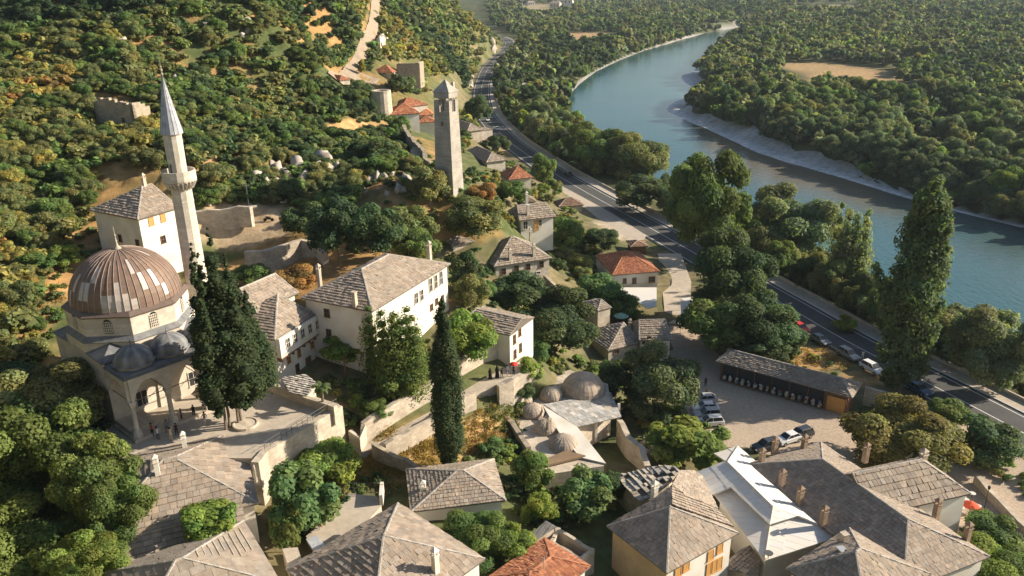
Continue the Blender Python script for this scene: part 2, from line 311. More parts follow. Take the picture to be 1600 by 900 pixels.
RR=np.array([W(x,y,-5.5)[:2] for x,y in RIVR]); dr,_=pdist(WX.ravel(),WY.ravel(),RR); px_,py_=P(WX.ravel(),WY.ravel(),-5.5)
nn=fbm(WX.ravel(),WY.ravel(),25,2)
deep=np.array([.038,.105,.115]); shal=np.array([.19,.155,.11]); 
w=(1-sstep(2,46,dr+(nn-.5)*26))*sstep(1060,1120,px_+ (nn-.5)*60)*sstep(105,170,py_)*(1-.75*sstep(1330,1480,px_))
w2=(1-sstep(0,1,np.hypot((px_-1080)/90,(py_-175)/26)))*.6
w=np.clip(w+w2,0,1)[:,None]
wc=deep*(1-w)+shal*w
wm=npmesh('river_water',np.stack([WX.ravel(),WY.ravel(),np.full(WX.size,-5.5)],-1),wq,M['water'],wc*(.85+.3*nn[:,None]))
tag(link('river',wm),kind='structure')
# gravel bar on the inner bank, draped over the shore
RB_=smooth(RR[2:18],3.); nb=len(RB_); tb=np.gradient(RB_,axis=0); tb/=np.linalg.norm(tb,axis=1)[:,None]; nb_=np.stack([-tb[:,1],tb[:,0]],1)
mid=RB_+nb_*6; sgn=np.where(inpoly(mid[:,0],mid[:,1],RP),-1,1)[:,None]; pxb,pyb=P(RB_[:,0],RB_[:,1],-5.5)
wb=(2.2+7.5*(1-sstep(1250,1520,pxb)))*(.55+.8*fbm(RB_[:,0],RB_[:,1],18,8)); ks_=np.linspace(-.35,1,10); gv=[];gc=[]
for k in ks_:
    q=RB_+nb_*sgn*(k*wb)[:,None]; hz_=np.maximum(height(q[:,0],q[:,1]),-5.5)+.10-.16*(k<=-.34)-.1*(k>.95); gv.append(np.stack([q[:,0],q[:,1],hz_],1)); g_=.78-.34*max(k,0)+.25*(fbm(q[:,0],q[:,1],4,5)-.5); gc.append(np.stack([g_,g_*.965,g_*.93],1))
gv=np.array(gv);gc=np.array(gc); ii=np.arange(gv.shape[0]*gv.shape[1]).reshape(gv.shape[:2]); gq=np.stack([ii[:-1,:-1],ii[:-1,1:],ii[1:,1:],ii[1:,:-1]],-1).reshape(-1,4)
M['shingle']=mat('river_shingle',(1,1,1),.95,var=.3,vscale=.5,bump=.8,bscale=3,coord='World',second=(.7,.7,.68),sscale=.35,samt=.8)
gme=npmesh('gravel_bar',gv.reshape(-1,3),gq,M['shingle'],np.clip(gc.reshape(-1,3),0,1)); tag(link('gravel_bar',gme),kind='structure')
# ---------------------------------------------------------------- road
def ribbon(pts,o0,o1,z,name,m,kind='structure',thick=0.,label=None,cat=None,gaps=None,zf=None):
    pts=np.asarray(pts)[:,:2]; t=np.gradient(pts,axis=0); t/=np.linalg.norm(t,axis=1)[:,None]; nrm=np.stack([-t[:,1],t[:,0]],1)
    mb=MB()
    def pt(i,o,dz=0):
        q=pts[i]+nrm[i]*o; return (q[0],q[1],(zf(q[0],q[1]) if zf else 0)+z+dz)
    for i in range(len(pts)-1):
        if gaps and not gaps(i): continue
        if thick:
            mb.hexa([pt(i,o0,-thick),pt(i,o1,-thick),pt(i+1,o1,-thick),pt(i+1,o0,-thick)],[pt(i,o0),pt(i,o1),pt(i+1,o1),pt(i+1,o0)])
        else: mb.add([pt(i,o0),pt(i,o1),pt(i+1,o1),pt(i+1,o0)],[(0,3,2,1)])
    o=mb.build(name,m); 
    return tag(o,label,cat,kind=kind)
ribbon(ROAD,-5.2,5.0,.02,'road',M['asphalt'])
ribbon(ROAD,-4.35,-4.17,.026,'road_marking',M['paint']); ribbon(ROAD,4.1,4.28,.026,'road_marking',M['paint'])
ribbon(ROAD,-.09,.09,.026,'road_marking',M['paint'],gaps=lambda i:i%4<3 if i>60 else True)
ribbon(ROAD,-8.2,-5.35,.16,'pavement',M['pave'],thick=.5)
ribbon(ROAD,-5.35,-5.2,.18,'kerb',M['paint'],thick=.4)
ribbon(ROAD[70:],-13,-8.4,-.1,'lay_by',M['pave']) if False else None
ribbon(ROAD,-8.65,-8.3,.75,'roadside_wall',M['stone'],kind=None,thick=1.6,label='low stone wall along the river side of the main road',cat='wall')
# parking lot and forecourt
def poly(name,pxs,z,m,kind='structure',zt=None):
    mb=MB(); q=[W(x,y,z) for x,y in pxs]; mb.add(q,[tuple(range(len(q)))]); o=mb.build(name,m); 
    if o.data.polygons[0].normal.z<0: o.data.flip_normals()
    return tag(o,kind=kind)
mb=MB(); mb.add([(a,b,.06) for a,b in LOT],[tuple(range(len(LOT)))]); o=mb.build('parking_ground',M['gravel']); tag(o,kind='structure')
if o.data.polygons[0].normal.z<0:o.data.flip_normals()
poly('lane',[(1028,396),(1064,396),(1080,440),(1078,510),(1040,505),(1034,440)],.3,M['pave'])
poly('roadside_yard',[(862,282),(905,305),(960,335),(1010,368),(1000,385),(950,372),(925,350),(900,322),(870,300)],.12,M['pave'])
# dirt track on the hill, draped
TRK=smooth([G(x,y) for x,y in [(590,-8),(586,20),(580,50),(570,75),(560,95),(545,115),(528,128)]],5)
zf=lambda x,y:H1(x,y)
ribbon(TRK,-1.9,1.9,.45,'hill_track',M['dirt'],zf=zf)
ribbon(smooth([G(x,y) for x,y in [(528,128),(545,122),(570,122),(590,130)]],4),-3.5,3.,.4,'hill_track',M['dirt'],zf=zf)
# ---------------------------------------------------------------- roofs and houses
def clip2(poly,a,b,c):   # keep a*x+b*y<=c
    out=[]
    n=len(poly)
    for i in range(n):
        p=poly[i];q=poly[(i+1)%n]; dp=a*p[0]+b*p[1]-c; dq=a*q[0]+b*q[1]-c
        if dp<=0: out.append(p)
        if (dp<0)!=(dq<0) and dp!=dq and (dp<=0 or dq<=0):
            t=dp/(dp-dq); out.append((p[0]+(q[0]-p[0])*t,p[1]+(q[1]-p[1])*t))
    return out
def shade(base,v=.18,warm=.04):
    k=1+R.uniform(-v,v); w=R.uniform(-warm,warm); return (base[0]*k*(1+w),base[1]*k,base[2]*k*(1-w))
SLABC=[(.375,.305,.24),(.355,.29,.23),(.395,.325,.255),(.33,.27,.215)]
TILEC=[(.44,.185,.095),(.38,.15,.08),(.50,.23,.12),(.33,.14,.085)]
def cover(mb,pts,row=.55,w=(.45,.9),lift=.09,cols=SLABC,rough=.025,v=.1,hollow=None):
    """overlapping slabs over one planar convex roof face; pts[0]-pts[1] is its eave"""
    p=[Vector(q) for q in pts]; e=(p[1]-p[0]).normalized(); nn=Vector((0,0,0))
    for i in range(1,len(p)-1): nn+=(p[i]-p[0]).cross(p[i+1]-p[0])
    nn.normalize(); 
    if nn.z<0: nn=-nn
    u=nn.cross(e); 
    if u.z<0: u=-u
    P2=[((q-p[0]).dot(e),(q-p[0]).dot(u)) for q in p]
    ar=sum(P2[i][0]*P2[(i+1)%len(P2)][1]-P2[(i+1)%len(P2)][0]*P2[i][1] for i in range(len(P2)))
    if ar<0: P2=P2[::-1]
    umin,umax=min(q[0] for q in P2),max(q[0] for q in P2); vmax=max(q[1] for q in P2); v0=min(q[1] for q in P2)
    vv=v0-.05
    while vv<vmax:
        r=row*R.uniform(.8,1.2); x=umin-R.uniform(0,w[1])
        strip=clip2(clip2(P2,0,-1,-vv),0,1,vv+r)
        if len(strip)<3: vv+=r; continue
        xm=max(q[0] for q in strip)
        while x<xm:
            ww=R.uniform(*w); ps=clip2(clip2(strip,-1,0,-(x+.018)),1,0,x+ww-.018); x+=ww
            if len(ps)<3: continue
            if hollow and R.random()<hollow: continue
            l=lift*R.uniform(.6,1.4)+R.uniform(-rough,rough); tw=R.uniform(-rough,rough); col=shade(R.choice(cols),v)
            top=[];bot=[]
            for a,b in ps:
                h=l*(1-(b-vv)/r)+.015+tw*((a-x+ww/2)/ww); q=p[0]+e*a+u*b; top.append(q+nn*h); bot.append(q-nn*.04)
            n=len(ps); mb.add(top+bot,[tuple(range(n))]+[(i,i+n,(i+1)%n+n,(i+1)%n) for i in range(n)],col)
        vv+=r
def ridge_cap(mb,a,b,w=.28,h=.10,col=(.40,.37,.33)):
    a=Vector(a);b=Vector(b);d=(b-a);L=d.length; d.normalize(); s=d.cross(Vector((0,0,1))).normalized()*w/2; n=max(1,int(L/.55)); up=Vector((0,0,h))
    for i in range(n):
        p=a+d*(L*i/n+.01);q=a+d*(L*(i+1)/n-.01); j=R.uniform(.8,1.2); c=shade(col,.12)
        mb.hexa([p-s-up*.8,p+s-up*.8,q+s-up*.8,q-s-up*.8],[p-s*.6+up*j,p+s*.6+up*j,q+s*.6+up*j,q-s*.6+up*j],c)
def rect(A,B,C,ze,az=None,L1=None,L2=None):
    b=W(*B,ze); 
    if A is not None: d1=W(*A,ze)-b; l1=np.linalg.norm(d1[:2]); e1=d1/l1
    else: e1=np.array([math.cos(rad(az)),math.sin(rad(az)),0]); l1=L1
    if C is not None:
        d2=W(*C,ze)-b; e2=np.array([-e1[1],e1[0],0]); 
        if d2@e2<0:e2=-e2
        if A is not None and L1 is None:   # share the angular error
            d2n=d2/np.linalg.norm(d2); m=e1-(d2n-e1*(d2n@e1)) ; 
            th=math.asin(max(-.5,min(.5,float(d2n@e1))))/2; s=1 if (e1[0]*e2[1]-e1[1]*e2[0])>0 else -1
            c_,s_=math.cos(-s*th),math.sin(-s*th); e1=np.array([e1[0]*c_-e1[1]*s_,e1[0]*s_+e1[1]*c_,0]); e2=np.array([-e1[1],e1[0],0])*(1 if s>0 else -1)
        l2=d2@e2 if L2 is None else L2
    else:
        e2=np.array([-e1[1],e1[0],0]); l2=L2
        if l2<0: e2=-e2;l2=-l2
    if L1: l1=L1
    return b,e1,l1,e2,l2
def solve_ridge(b,e1,l1,e2,l2,axis,px):
    # point on the vertical plane over the centre line
    o=b+(e2*l2/2 if axis==1 else e1*l1/2); dr=e1 if axis==1 else e2; n=np.array([-dr[1],dr[0],0]); cam_=np.array([0,0,HC]); v=ray(*px); t=((o-cam_)@n)/(v@n); q=cam_+v*t
    return float((q-o)@dr),float(q[2]-b[2])
class House: pass
FOOT=[]
def auto(A,B,C,d):
    g=G(B[0],B[1]+d); v=ray(B[0],B[1]); hz=math.hypot(g[0],g[1]); z=HC+v[2]*hz/math.hypot(v[0],v[1]); return z,g[2]-.3
def house(name,label,A,B,C,ze,zg,axis=1,r1=None,r2=None,rh=None,roofc='slab',wallm='plaster',over=.45,az=None,L1=None,L2=None,row=.55,w=(.45,.9),cat='house',group=None,gable=(0,0),v=.1,cols=None,rough=.03,caps=True,lift=.10,eavec=None):
    if isinstance(ze,str): ze,zg=auto(A,B,C,float(ze))
    b,e1,l1,e2,l2=rect(A,B,C,ze,az,L1,L2); H=House(); FOOT.append([(b+e1*u_*l1+e2*w_*l2)[:2] for u_,w_ in ((0,0),(1,0),(1,1),(0,1))]); LL=l1 if axis==1 else l2; WW=l2 if axis==1 else l1
    if r1: t1,h1=solve_ridge(b,e1,l1,e2,l2,axis,r1)
    if r2: t2,h2=solve_ridge(b,e1,l1,e2,l2,axis,r2)
    if rh is None: rh=h1 if r1 else WW*.38
    i1=t1 if r1 else WW*.5; i2=(LL-t2) if r2 else (i1 if r1 and i1<LL/2 else WW*.5)
    if r1 and r2 and t1>t2: i1,i2=t2,LL-t1
    i1=max(0,min(i1,LL*.95)); i2=max(0,min(i2,LL-i1))
    if gable[0]: i1=0
    if gable[1]: i2=0
    print(f'H {name}: L1 {l1:.1f} L2 {l2:.1f} rh {rh:.1f} i1 {i1:.1f} i2 {i2:.1f} b {b.round(1)} az {math.degrees(math.atan2(e1[1],e1[0])):.0f}')
    c=[b,b+e1*l1,b+e1*l1+e2*l2,b+e2*l2]; ctr=(c[0]+c[2])/2; zup=np.array([0,0,1.])
    root=empty(name,(ctr[0],ctr[1],zg),label,cat,group); H.root=root;H.b=b;H.e1=e1;H.e2=e2;H.l1=l1;H.l2=l2;H.ze=ze;H.zg=zg;H.over=over;H.c=c
    if axis==1: Ra=b+e2*l2/2+e1*i1+zup*rh; Rb=b+e2*l2/2+e1*(l1-i2)+zup*rh
    else: Ra=b+e1*l1/2+e2*i1+zup*rh; Rb=b+e1*l1/2+e2*(l2-i2)+zup*rh
    H.Ra,H.Rb=Ra,Rb
    rm=MB(); cols=cols or (SLABC if roofc=='slab' else TILEC)
    pyr=np.linalg.norm(Ra-Rb)<.15
    if axis==1: F_=[([c[0],c[1]],[Rb,Ra]),([c[2],c[3]],[Ra,Rb]),([c[3],c[0]],[Ra]),([c[1],c[2]],[Rb])]
    else: F_=[([c[3],c[0]],[Ra,Rb]),([c[1],c[2]],[Rb,Ra]),([c[0],c[1]],[Ra]),([c[2],c[3]],[Rb])]
    H.faces=F_
    for k,(ev,top) in enumerate(F_):
        if (k==2 and gable[0]) or (k==3 and gable[1]): continue
        if pyr: top=top[:1]
        cover(rm,ev+top,row,w,lift,cols,rough,v)
    # underside slab
    under=[q-zup*.16 for q in c]; rm.add([tuple(q) for q in under]+[tuple(q-zup*.02) for q in c]+[tuple(Ra-zup*.1),tuple(Rb-zup*.1)],[(0,3,2,1),(0,1,5,4),(1,2,6,5),(2,3,7,6),(3,0,4,7)]+([(4,5,9,8),(6,7,8,9),(7,4,8),(5,6,9)] if axis==1 else [(7,4,8,9),(5,6,9,8),(4,5,8),(6,7,9)]),(.16,.14,.12))
    H.roof=rm.build('roof',M['slab' if roofc=='slab' else 'tile'],root)
    if caps:
        cm=MB(); cc=(.44,.40,.35) if roofc=='slab' else (.48,.22,.12)
        ridge_cap(cm,Ra,Rb,col=cc) if not pyr else None
        ends=([(c[0],Ra),(c[3],Ra),(c[1],Rb),(c[2],Rb)] if axis==1 else [(c[0],Ra),(c[1],Ra),(c[3],Rb),(c[2],Rb)])
        for k,(p,q) in enumerate(ends):
            if gable[0] and k<2 or gable[1] and k>1: continue
            ridge_cap(cm,p,q,col=cc)
        cm.build('ridge_cap',M['slab'],root)
    wm=MB(); o=over; q=[b+e1*o+e2*o,b+e1*(l1-o)+e2*o,b+e1*(l1-o)+e2*(l2-o),b+e1*o+e2*(l2-o)]
    wm.prism([(x[0],x[1]) for x in q],zg-4.5,ze-.1)
    def gw(p1,p2,rp): wm.add([tuple(p1[:2])+(ze-.12,),tuple(p2[:2])+(ze-.12,),(rp[0],rp[1],rp[2]-.25)],[(0,1,2),(2,1,0)])
    if axis==1:
        if gable[0]: gw(q[0],q[3],Ra+e1*o)
        if gable[1]: gw(q[1],q[2],Rb-e1*o)
    else:
        if gable[0]: gw(q[0],q[1],Ra+e2*o)
        if gable[1]: gw(q[3],q[2],Rb-e2*o)
    H.wall=wm.build('wall',M[wallm],root); H.q=q
    # the two wall planes seen from the camera: side 1 along e1 (normal -e2), side 2 along e2 (normal -e1)
    H.W1=(q[0],e1,-e2); H.W2=(q[0],e2,-e1); H.W3=(q[2],-e1,e2); H.W4=(q[1],e2,e1)
    return H
def onwall(Wp,px):
    o,d,n=Wp; cam_=np.array([0,0,HC]); v=ray(*px); t=((o-cam_)@n)/(v@n); return cam_+v*t
def window(parent,Wp,px,w=.8,h=1.1,style='glass',frame='frame',arch=False,bars=True,name='window',at=None):
    o,d,n=Wp; c=at if at is not None else onwall(Wp,px); d=np.array(d);n=np.array(n);up=np.array([0,0,1.])
    def q(x,y,z): return tuple(c+d*x+up*y+n*z)
    fm=MB(); t=.09
    def bar(x0,x1,y0,y1,z0,z1): fm.hexa([q(x0,y0,z0),q(x1,y0,z0),q(x1,y1,z0),q(x0,y1,z0)],[q(x0,y0,z1),q(x1,y0,z1),q(x1,y1,z1),q(x0,y1,z1)])
    W_,H_=w/2,h/2
    bar(-W_-t,-W_,-H_-t,H_+t,.0,.1);bar(W_,W_+t,-H_-t,H_+t,.0,.1);bar(-W_,W_,H_,H_+t,.0,.1);bar(-W_-t*1.5,W_+t*1.5,-H_-t*1.4,-H_,.0,.16)
    if bars: bar(-.03,.03,-H_,H_,.02,.07);bar(-W_,W_,-.03,.03,.021,.069)
    f=fm.build(name,M[frame],parent)
    pm=MB(); 
    if arch:
        k=8; pts=[q(-W_,-H_,.03),q(W_,-H_,.03)]+[q(W_*math.cos(math.pi*i/k),H_*.55+W_*1.1*math.sin(math.pi*i/k),.03) for i in range(k+1)]
        pm.add(pts,[tuple(range(len(pts)))])
    else: pm.add([q(-W_,-H_,.02),q(W_,-H_,.02),q(W_,H_,.02),q(-W_,H_,.02)],[(0,1,2,3)])
    m={'glass':'glass','shutter':'oak','wood':'wood'}[style]
    if style!='glass':
        for i in range(-1,2,2): bar2=pm.hexa([q(i*W_*.5-W_*.44,-H_,.03),q(i*W_*.5+W_*.44,-H_,.03),q(i*W_*.5+W_*.44,H_,.03),q(i*W_*.5-W_*.44,H_,.03)],[q(i*W_*.5-W_*.44,-H_,.075),q(i*W_*.5+W_*.44,-H_,.075),q(i*W_*.5+W_*.44,H_,.075),q(i*W_*.5-W_*.44,H_,.075)])
    p=pm.build('pane' if style=='glass' else 'shutter',M[m],f)
    return f
def fixsub(): pass
def chimney(parent,base,h=1.6,w=.6,top=True,col='stone',az=.4,slot=True):
    mb=MB(); b=Vector(base); mb.box(b+Vector((0,0,h/2-.3)),(w,w,h+.6),az)
    mb.box(b+Vector((0,0,h+.03)),(w*1.25,w*1.25,.1),az)
    o=mb.build('chimney',M[col],parent)
    if top:
        t=MB()
        for sx,sy in ((-1,-1),(1,-1),(1,1),(-1,1)):
            ca,sa=math.cos(az),math.sin(az); x,y=sx*w*.36,sy*w*.36
            t.box(b+Vector((x*ca-y*sa,x*sa+y*ca,h+.28)),(w*.2,w*.2,.42),az)
        t.lathe(b+Vector((0,0,h+.49)),[(w*.85,0),(w*.8,.07),(.03,.42)],4,math.pi/4+az)
        c=t.build('cowl',M[col],o)
    return o
def roofpt(H,px):
    """first hit of the pixel ray on the roof of house H"""
    cam_=np.array([0,0,HC]); v=ray(*px); best=None
    for ev,top in H.faces:
        a=np.array(ev[0]);n=np.cross(np.array(ev[1])-a,np.array(top[0])-a); t=((a-cam_)@n)/(v@n); q=cam_+v*t
        poly=[np.array(x)[:2] for x in ev+top]; 
        if t>0 and inpoly(np.array([q[0]]),np.array([q[1]]),poly)[0] and (best is None or t<best[0]): best=(t,q)
    if best is None:
        t=(H.ze-HC)/v[2]; return cam_+v*t
    return best[1]
def chim(H,px,h=1.5,w=.6,**k): return chimney(H.root,roofpt(H,px),h,w,az=math.atan2(H.e1[1],H.e1[0]),**k)
# parts are built in world coordinates; make sub-parts line up with their part
_oldbuild=MB.build
def build2(self,name,mat_,parent=None,smooth=False):
    o=_oldbuild(self,name,mat_,None,smooth)
    if parent is not None:
        o.parent=parent; wp=Vector((0,0,0)); q=parent
        while q is not None: wp+=q.location; q=q.parent
        o.location=-wp
    return o
MB.build=build2
def sub(o,par): o.parent=par; return o
# ---------------------------------------------------------------- the town's houses
HS={}
# large konak with long windows
h=HS['konak']=house('stone_mansion','largest pale mansion with a long grey slab hipped roof and three arched windows',(470,465),(582,487),(703,412),23.5,15,axis=2,r1=(565,420),r2=(607,397),wallm='plaster',row=.5,w=(.4,.8),rough=.035,lift=.09)
for p in [(672.5,445),(680.5,440),(688.8,434)]: window(h.root,h.W2,p,.8,2.1,arch=True)
for p in [(658.5,461),(650,466)]: window(h.root,h.W2,p,.8,1.6)
window(h.root,h.W2,(612,497),.9,1.9,arch=True);window(h.root,h.W2,(592,500),.9,2.2,arch=True)
for p in [(691,466),(682,471),(674,480)]: window(h.root,h.W2,p,.6,.9,frame='wood')
window(h.root,h.W1,(511,489),.8,1.1,frame='wood');window(h.root,h.W1,(514,520),.7,1.,frame='wood')
chim(h,(555,478),2.,.55,top=False,col='stone');chim(h,(500,445),2.4,.5,col='stone');chim(h,(671,405),2.2,.6,col='stone')
# konak with projecting window bay
h=HS['bay']=house('bay_window_house','white two-storey house whose five-window upper bay overhangs brackets',None,(429,531),(509,493),21.2,14.3,axis=2,az=158,L1=8.6,r1=(435,469),rh=3.2,row=.5,w=(.4,.8))
m=MB(); b,e1,e2=h.b,h.e1,h.e2; o=h.over
def bx(mb,x0,x1,y0,y1,z0,z1,H_):
    f=lambda x,y,z:tuple(H_.b+H_.e1*x+H_.e2*y+np.array([0,0,z-H_.b[2]]))
    mb.hexa([f(x0,y0,z0),f(x1,y0,z0),f(x1,y1,z0),f(x0,y1,z0)],[f(x0,y0,z1),f(x1,y0,z1),f(x1,y1,z1),f(x0,y1,z1)])
bx(m,-.35,.46,.5,h.l2-.3,18.3,21.05,h); bay=m.build('bay',M['plaster'],h.root)
m=MB(); bx(m,-.4,.46,.45,h.l2-.25,18.14,18.3,h)
for i in range(7): bx(m,-.25,.46,.7+i*(h.l2-1.6)/6,.85+i*(h.l2-1.6)/6,17.6,18.14,h)
m.build('bracket',M['wood'],h.root)
WB=(h.b-h.e1*.35,h.e2,-h.e1)
for p in [(449.5,535.5),(461,528),(472.5,521),(484,513.5),(495.5,507)]: window(bay,WB,p,.75,1.25,frame='frame')
for p in [(451,562),(467,552.5),(487.5,539)]: window(h.root,h.W2,p,.6,.9,frame='oak')
window(h.root,h.W2,(464.5,575),.65,1.1,frame='wood'); window(h.root,h.W2,(482,569),1.0,2.1,style='wood',frame='wood',name='door')
# house behind it
h=HS['back']=house('slab_roofed_house','plain house with a smooth slab roof tucked between cypress and bay-windowed house',(355,470),(402,488),(456,455),23.0,15.5,axis=2,r1=(376,459),rh=2.6,row=.5,w=(.4,.8))
window(h.root,h.W2,(448,462),.5,.6)
# house by the minaret
h=HS['minh']=house('minaret_house','tall white house with orange shutters standing beside the minaret',(153,325),(215,343),(274,323),29.5,20.5,axis=2,r1=(222,291),r2=(262,299),row=.55,w=(.4,.8),lift=.11,rough=.04,wallm='plaster')
for p,s_ in [((236,346),'shutter'),((254.5,340.5),'shutter'),((255,374),'glass')]: window(h.root,h.W2,p,.8,1.15,s_,frame='wood' if s_=='glass' else 'oak')
window(h.root,h.W1,(188,372),.7,1.1,frame='wood'); window(h.root,h.W1,(215,380),.7,1.1,frame='wood')
chim(h,(226,290),1.3,.55)
# hut ruin on hill
# white house with balcony left of path
h=HS['wc']=house('hillside_cottage','white cottage with a brown door panel below a patterned slab roof, two white chimneys',(783,322),(812,345),(862,334),'20',7.4,axis=2,r1=(808,313),rh=2.3,row=.6,w=(.35,.5),v=.2,L1=8)
window(h.root,h.W2,(821,352),.9,1.6); window(h.root,h.W2,(838,352),.9,2.1,'shutter',frame='oak',name='door'); window(h.root,h.W2,(843.5,348),.8,1.3)
chim(h,(825,336),2.2,.55,top=False,col='plaster');chim(h,(823,319),2.2,.55,top=True,col='plaster')
h=HS['four']=house('four_window_house','pale stone house with four small dark windows under a patterned hipped roof',(743,392),(772,417),(858,400),12.5,8.0,axis=2,r1=(799,366),rh=3.7,row=.6,w=(.35,.5),v=.2,wallm='ashlar',L1=11.5)
for p in [(787,424),(807,420),(825,417),(846,413)]: window(h.root,h.W2,p,.8,1.1,frame='wood')
window(h.root,h.W2,(841,426),.8,.4,bars=False)
chim(h,(797,406),1.6,.55,col='ashlar');chim(h,(834,400),1.9,.55,col='ashlar');chim(h,(829,374),1.7,.5,col='ashlar')
# orange roofed house at the bottom of the lane
h=HS['orange']=house('orange_roofed_house','white house with an orange tiled hipped roof and grey lower slabs at the lane end',(959,432),(960,432),None,6.2,.8,axis=2,az=11,L1=10.2,L2=13,r1=(975,393),rh=3.6,roofc='tile',row=.45,w=(.28,.34),lift=.06,over=.35) if False else house('orange_roofed_house','white house with an orange tiled hipped roof beside the shaded lane',(1031,424),(957,430),None,6.2,.8,axis=2,L2=13,r1=(977,392),roofc='tile',row=.4,w=(.26,.3),lift=.07,over=.3)
HS['orange']=h
for p,w_,h_ in [((976,439),.65,1.),((991,438.5),.75,1.15),((1018.5,436.5),1.3,1.2)]: window(h.root,h.W1,p,w_,h_,frame='wood')
m=MB()
q=[W(x,y,3.4) for x,y in ((963,449),(1026,449),(1026,478),(1012,482))]; m.add([tuple(v) for v in q]+[tuple(v-np.array([0,0,.12])) for v in q],[(0,3,2,1),(4,5,6,7),(0,1,5,4),(1,2,6,5),(2,3,7,6),(3,0,4,7)]); m.build('porch_roof',M['white'],h.root)
# pair of low houses by the lane
h=HS['lane1']=house('lane_house','low white house with two tiny windows beside the lane, higher of two joined slab roofs',(985,497),(999,532),(1041,512),4.6,.8,axis=2,r1=(999,492),rh=2.2,row=.5,w=(.3,.5),L1=8,over=.3)
window(h.root,h.W2,(1006,533),.5,.9,frame='wood');window(h.root,h.W2,(1014,530),.55,1.,frame='wood')
chim(h,(984,512),1.0,.5)
h=HS['lane2']=house('lane_house','low outbuilding roofed in golden slabs, lower of two joined roofs by the lane',(925,530),(950,548),(998,533),3.6,.8,axis=2,r1=(974,508),rh=2.4,row=.55,w=(.3,.45),L1=9,over=.3,wallm='stone')
window(h.root,h.W2,(963,548),.8,.9,frame='wood')
h=HS['tank']=house('stone_outbuilding','blank tan stone building with a white-edged sloping roof on the slope',(920,478),(934,486),(965,486),8.0,2.5,axis=2,rh=.9,row=.5,w=(.5,.8),L1=5,wallm='stone',over=.15,gable=(0,0))
# long white building above the hammam
h=HS['loft']=house('gabled_house','tall white gabled house with four slim windows at the end of the street wall',None,(797,524),(822,493),16.4,10.5,axis=1,az=150,L1=9,gable=(1,0),r1=(807,496),row=.5,w=(.4,.8),rough=.04,lift=.09,over=.15)
for p in [(803.5,530),(812,518),(804.5,553),(813,543)]: window(h.root,h.W2,p,.55,1.3,frame='wood')

h=HS['west']=house('slab_roofed_house','big weathered slab-roofed house below the mosque with three chimneys on its long front slope',None,(404,786),(376,668),14.2,9,axis=1,az=204,L1=16,r1=(271,715),row=.75,w=(.6,1.1),lift=.08,v=.1)
chim(h,(247,742),1.6,.5,col='plaster');chim(h,(289,700),1.3,.5,col='plaster');chim(h,(190,738),1.2,.5,col='wood')
window(h.root,h.W2,(398,740),.5,1.2)
m=MB(); sl_=(h.Ra[2]-h.ze)/(h.l2/2); dn=lambda u,k: h.b+h.e1*u-h.e2*k+np.array([0,0,-sl_*k-.03])
cover(m,[dn(h.l1,3.6),dn(1.6,3.6),dn(1.6,0),dn(h.l1,0)],.75,(.6,1.1),.1); q_=[dn(h.l1,3.6),dn(1.6,3.6),dn(1.6,0),dn(h.l1,0)]; m.add([p_-np.array([0,0,.12]) for p_ in q_],[(0,1,2,3)],(.15,.13,.11)); m.build('lower_roof',M['slab'],h.root)
m=MB(); q_=[dn(h.l1-.5,3.2),dn(2.,3.2),dn(2.,-.6),dn(h.l1-.5,-.6)]; m.prism([(p_[0],p_[1]) for p_ in q_],6.,[p_[2]-.15 for p_ in q_]); m.build('lower_wall',M['stone'],h.root)
h=HS['brown']=house('brown_roofed_house','broad brown roof with pale laths and wooden shingles along the bottom edge',(160,890),(381,813),(446,908),14.,8.,axis=1,r1=(285,872),row=.8,w=(1.,1.6),lift=.05,v=.08,cols=[(.36,.30,.24),(.33,.275,.22)])
m=MB()
pA,pB,pC=h.b,h.b+h.e2*h.l2,h.Ra
for k in range(9):
    t=.12+k*.085; a=pA+(pC-pA)*t; b_=pB+(pC-pB)*t; a_=a+(b_-a)*.08; b2=a+(b_-a)*R.uniform(.35,.6); nn=np.array([0,0,.12]); m.tube(a_+nn,b2+nn,.035,n=4)
m.build('roof_lath',M['frame'],h.root)
h=HS['mid']=house('slab_roofed_house','grey slab-roofed house in the bottom centre with one white chimney on its front slope',(452,893),(622,786),(752,878),12.4,7.5,axis=1,r1=(600,837),row=.6,w=(.5,.8),lift=.09,rough=.03)
chim(h,(681,893),1.9,.55,col='plaster')
h=HS['pyr']=house('slab_roofed_house','small pyramid-roofed stone house at the foot of the tall slim cypress',None,(641,800),(792,786),9.6,6.5,axis=2,az=100,L1=8.5,r1=(713,736),row=.45,w=(.3,.6),lift=.06)
chimney(h.root,W(662,782,8.6),1.9,.6,col='plaster',az=.1)
h=HS['orb']=house('orange_roofed_house','orange tiled roof with raised tile ribs at the bottom edge beside a roofless walled room',(772,906),(851,840),(918,889),8.2,4,axis=1,r1=(861,870),roofc='tile',row=.5,w=(.2,.24),lift=.08)
m=MB(); m.tube(W(850,890,9.2),W(850,878,9.7)+np.array([0,0,.6]),.06); m.build('vent_pipe',M['steel'],h.root)
h=HS['slabS']=house('slab_roofed_house','dark and tan quartered slab roof above white walls with orange wooden shutters',(948,822),(1042,896),(1154,833),8.6,2.6,axis=1,r1=(1047,792),row=.55,w=(.45,.75),lift=.06,rough=.02,over=.5)
for p in [(1059,893),(1072,884),(1110,867),(1124.5,856)]: window(h.root,h.W2,p,.75,1.1,'shutter',frame='oak')
for p in [(1107,889),(1116,884),(1124,880)]: window(h.root,h.W2,p,.6,1.5,'shutter',frame='oak')
M['ochre']=M['cream']
m=MB(); q=h.q; 
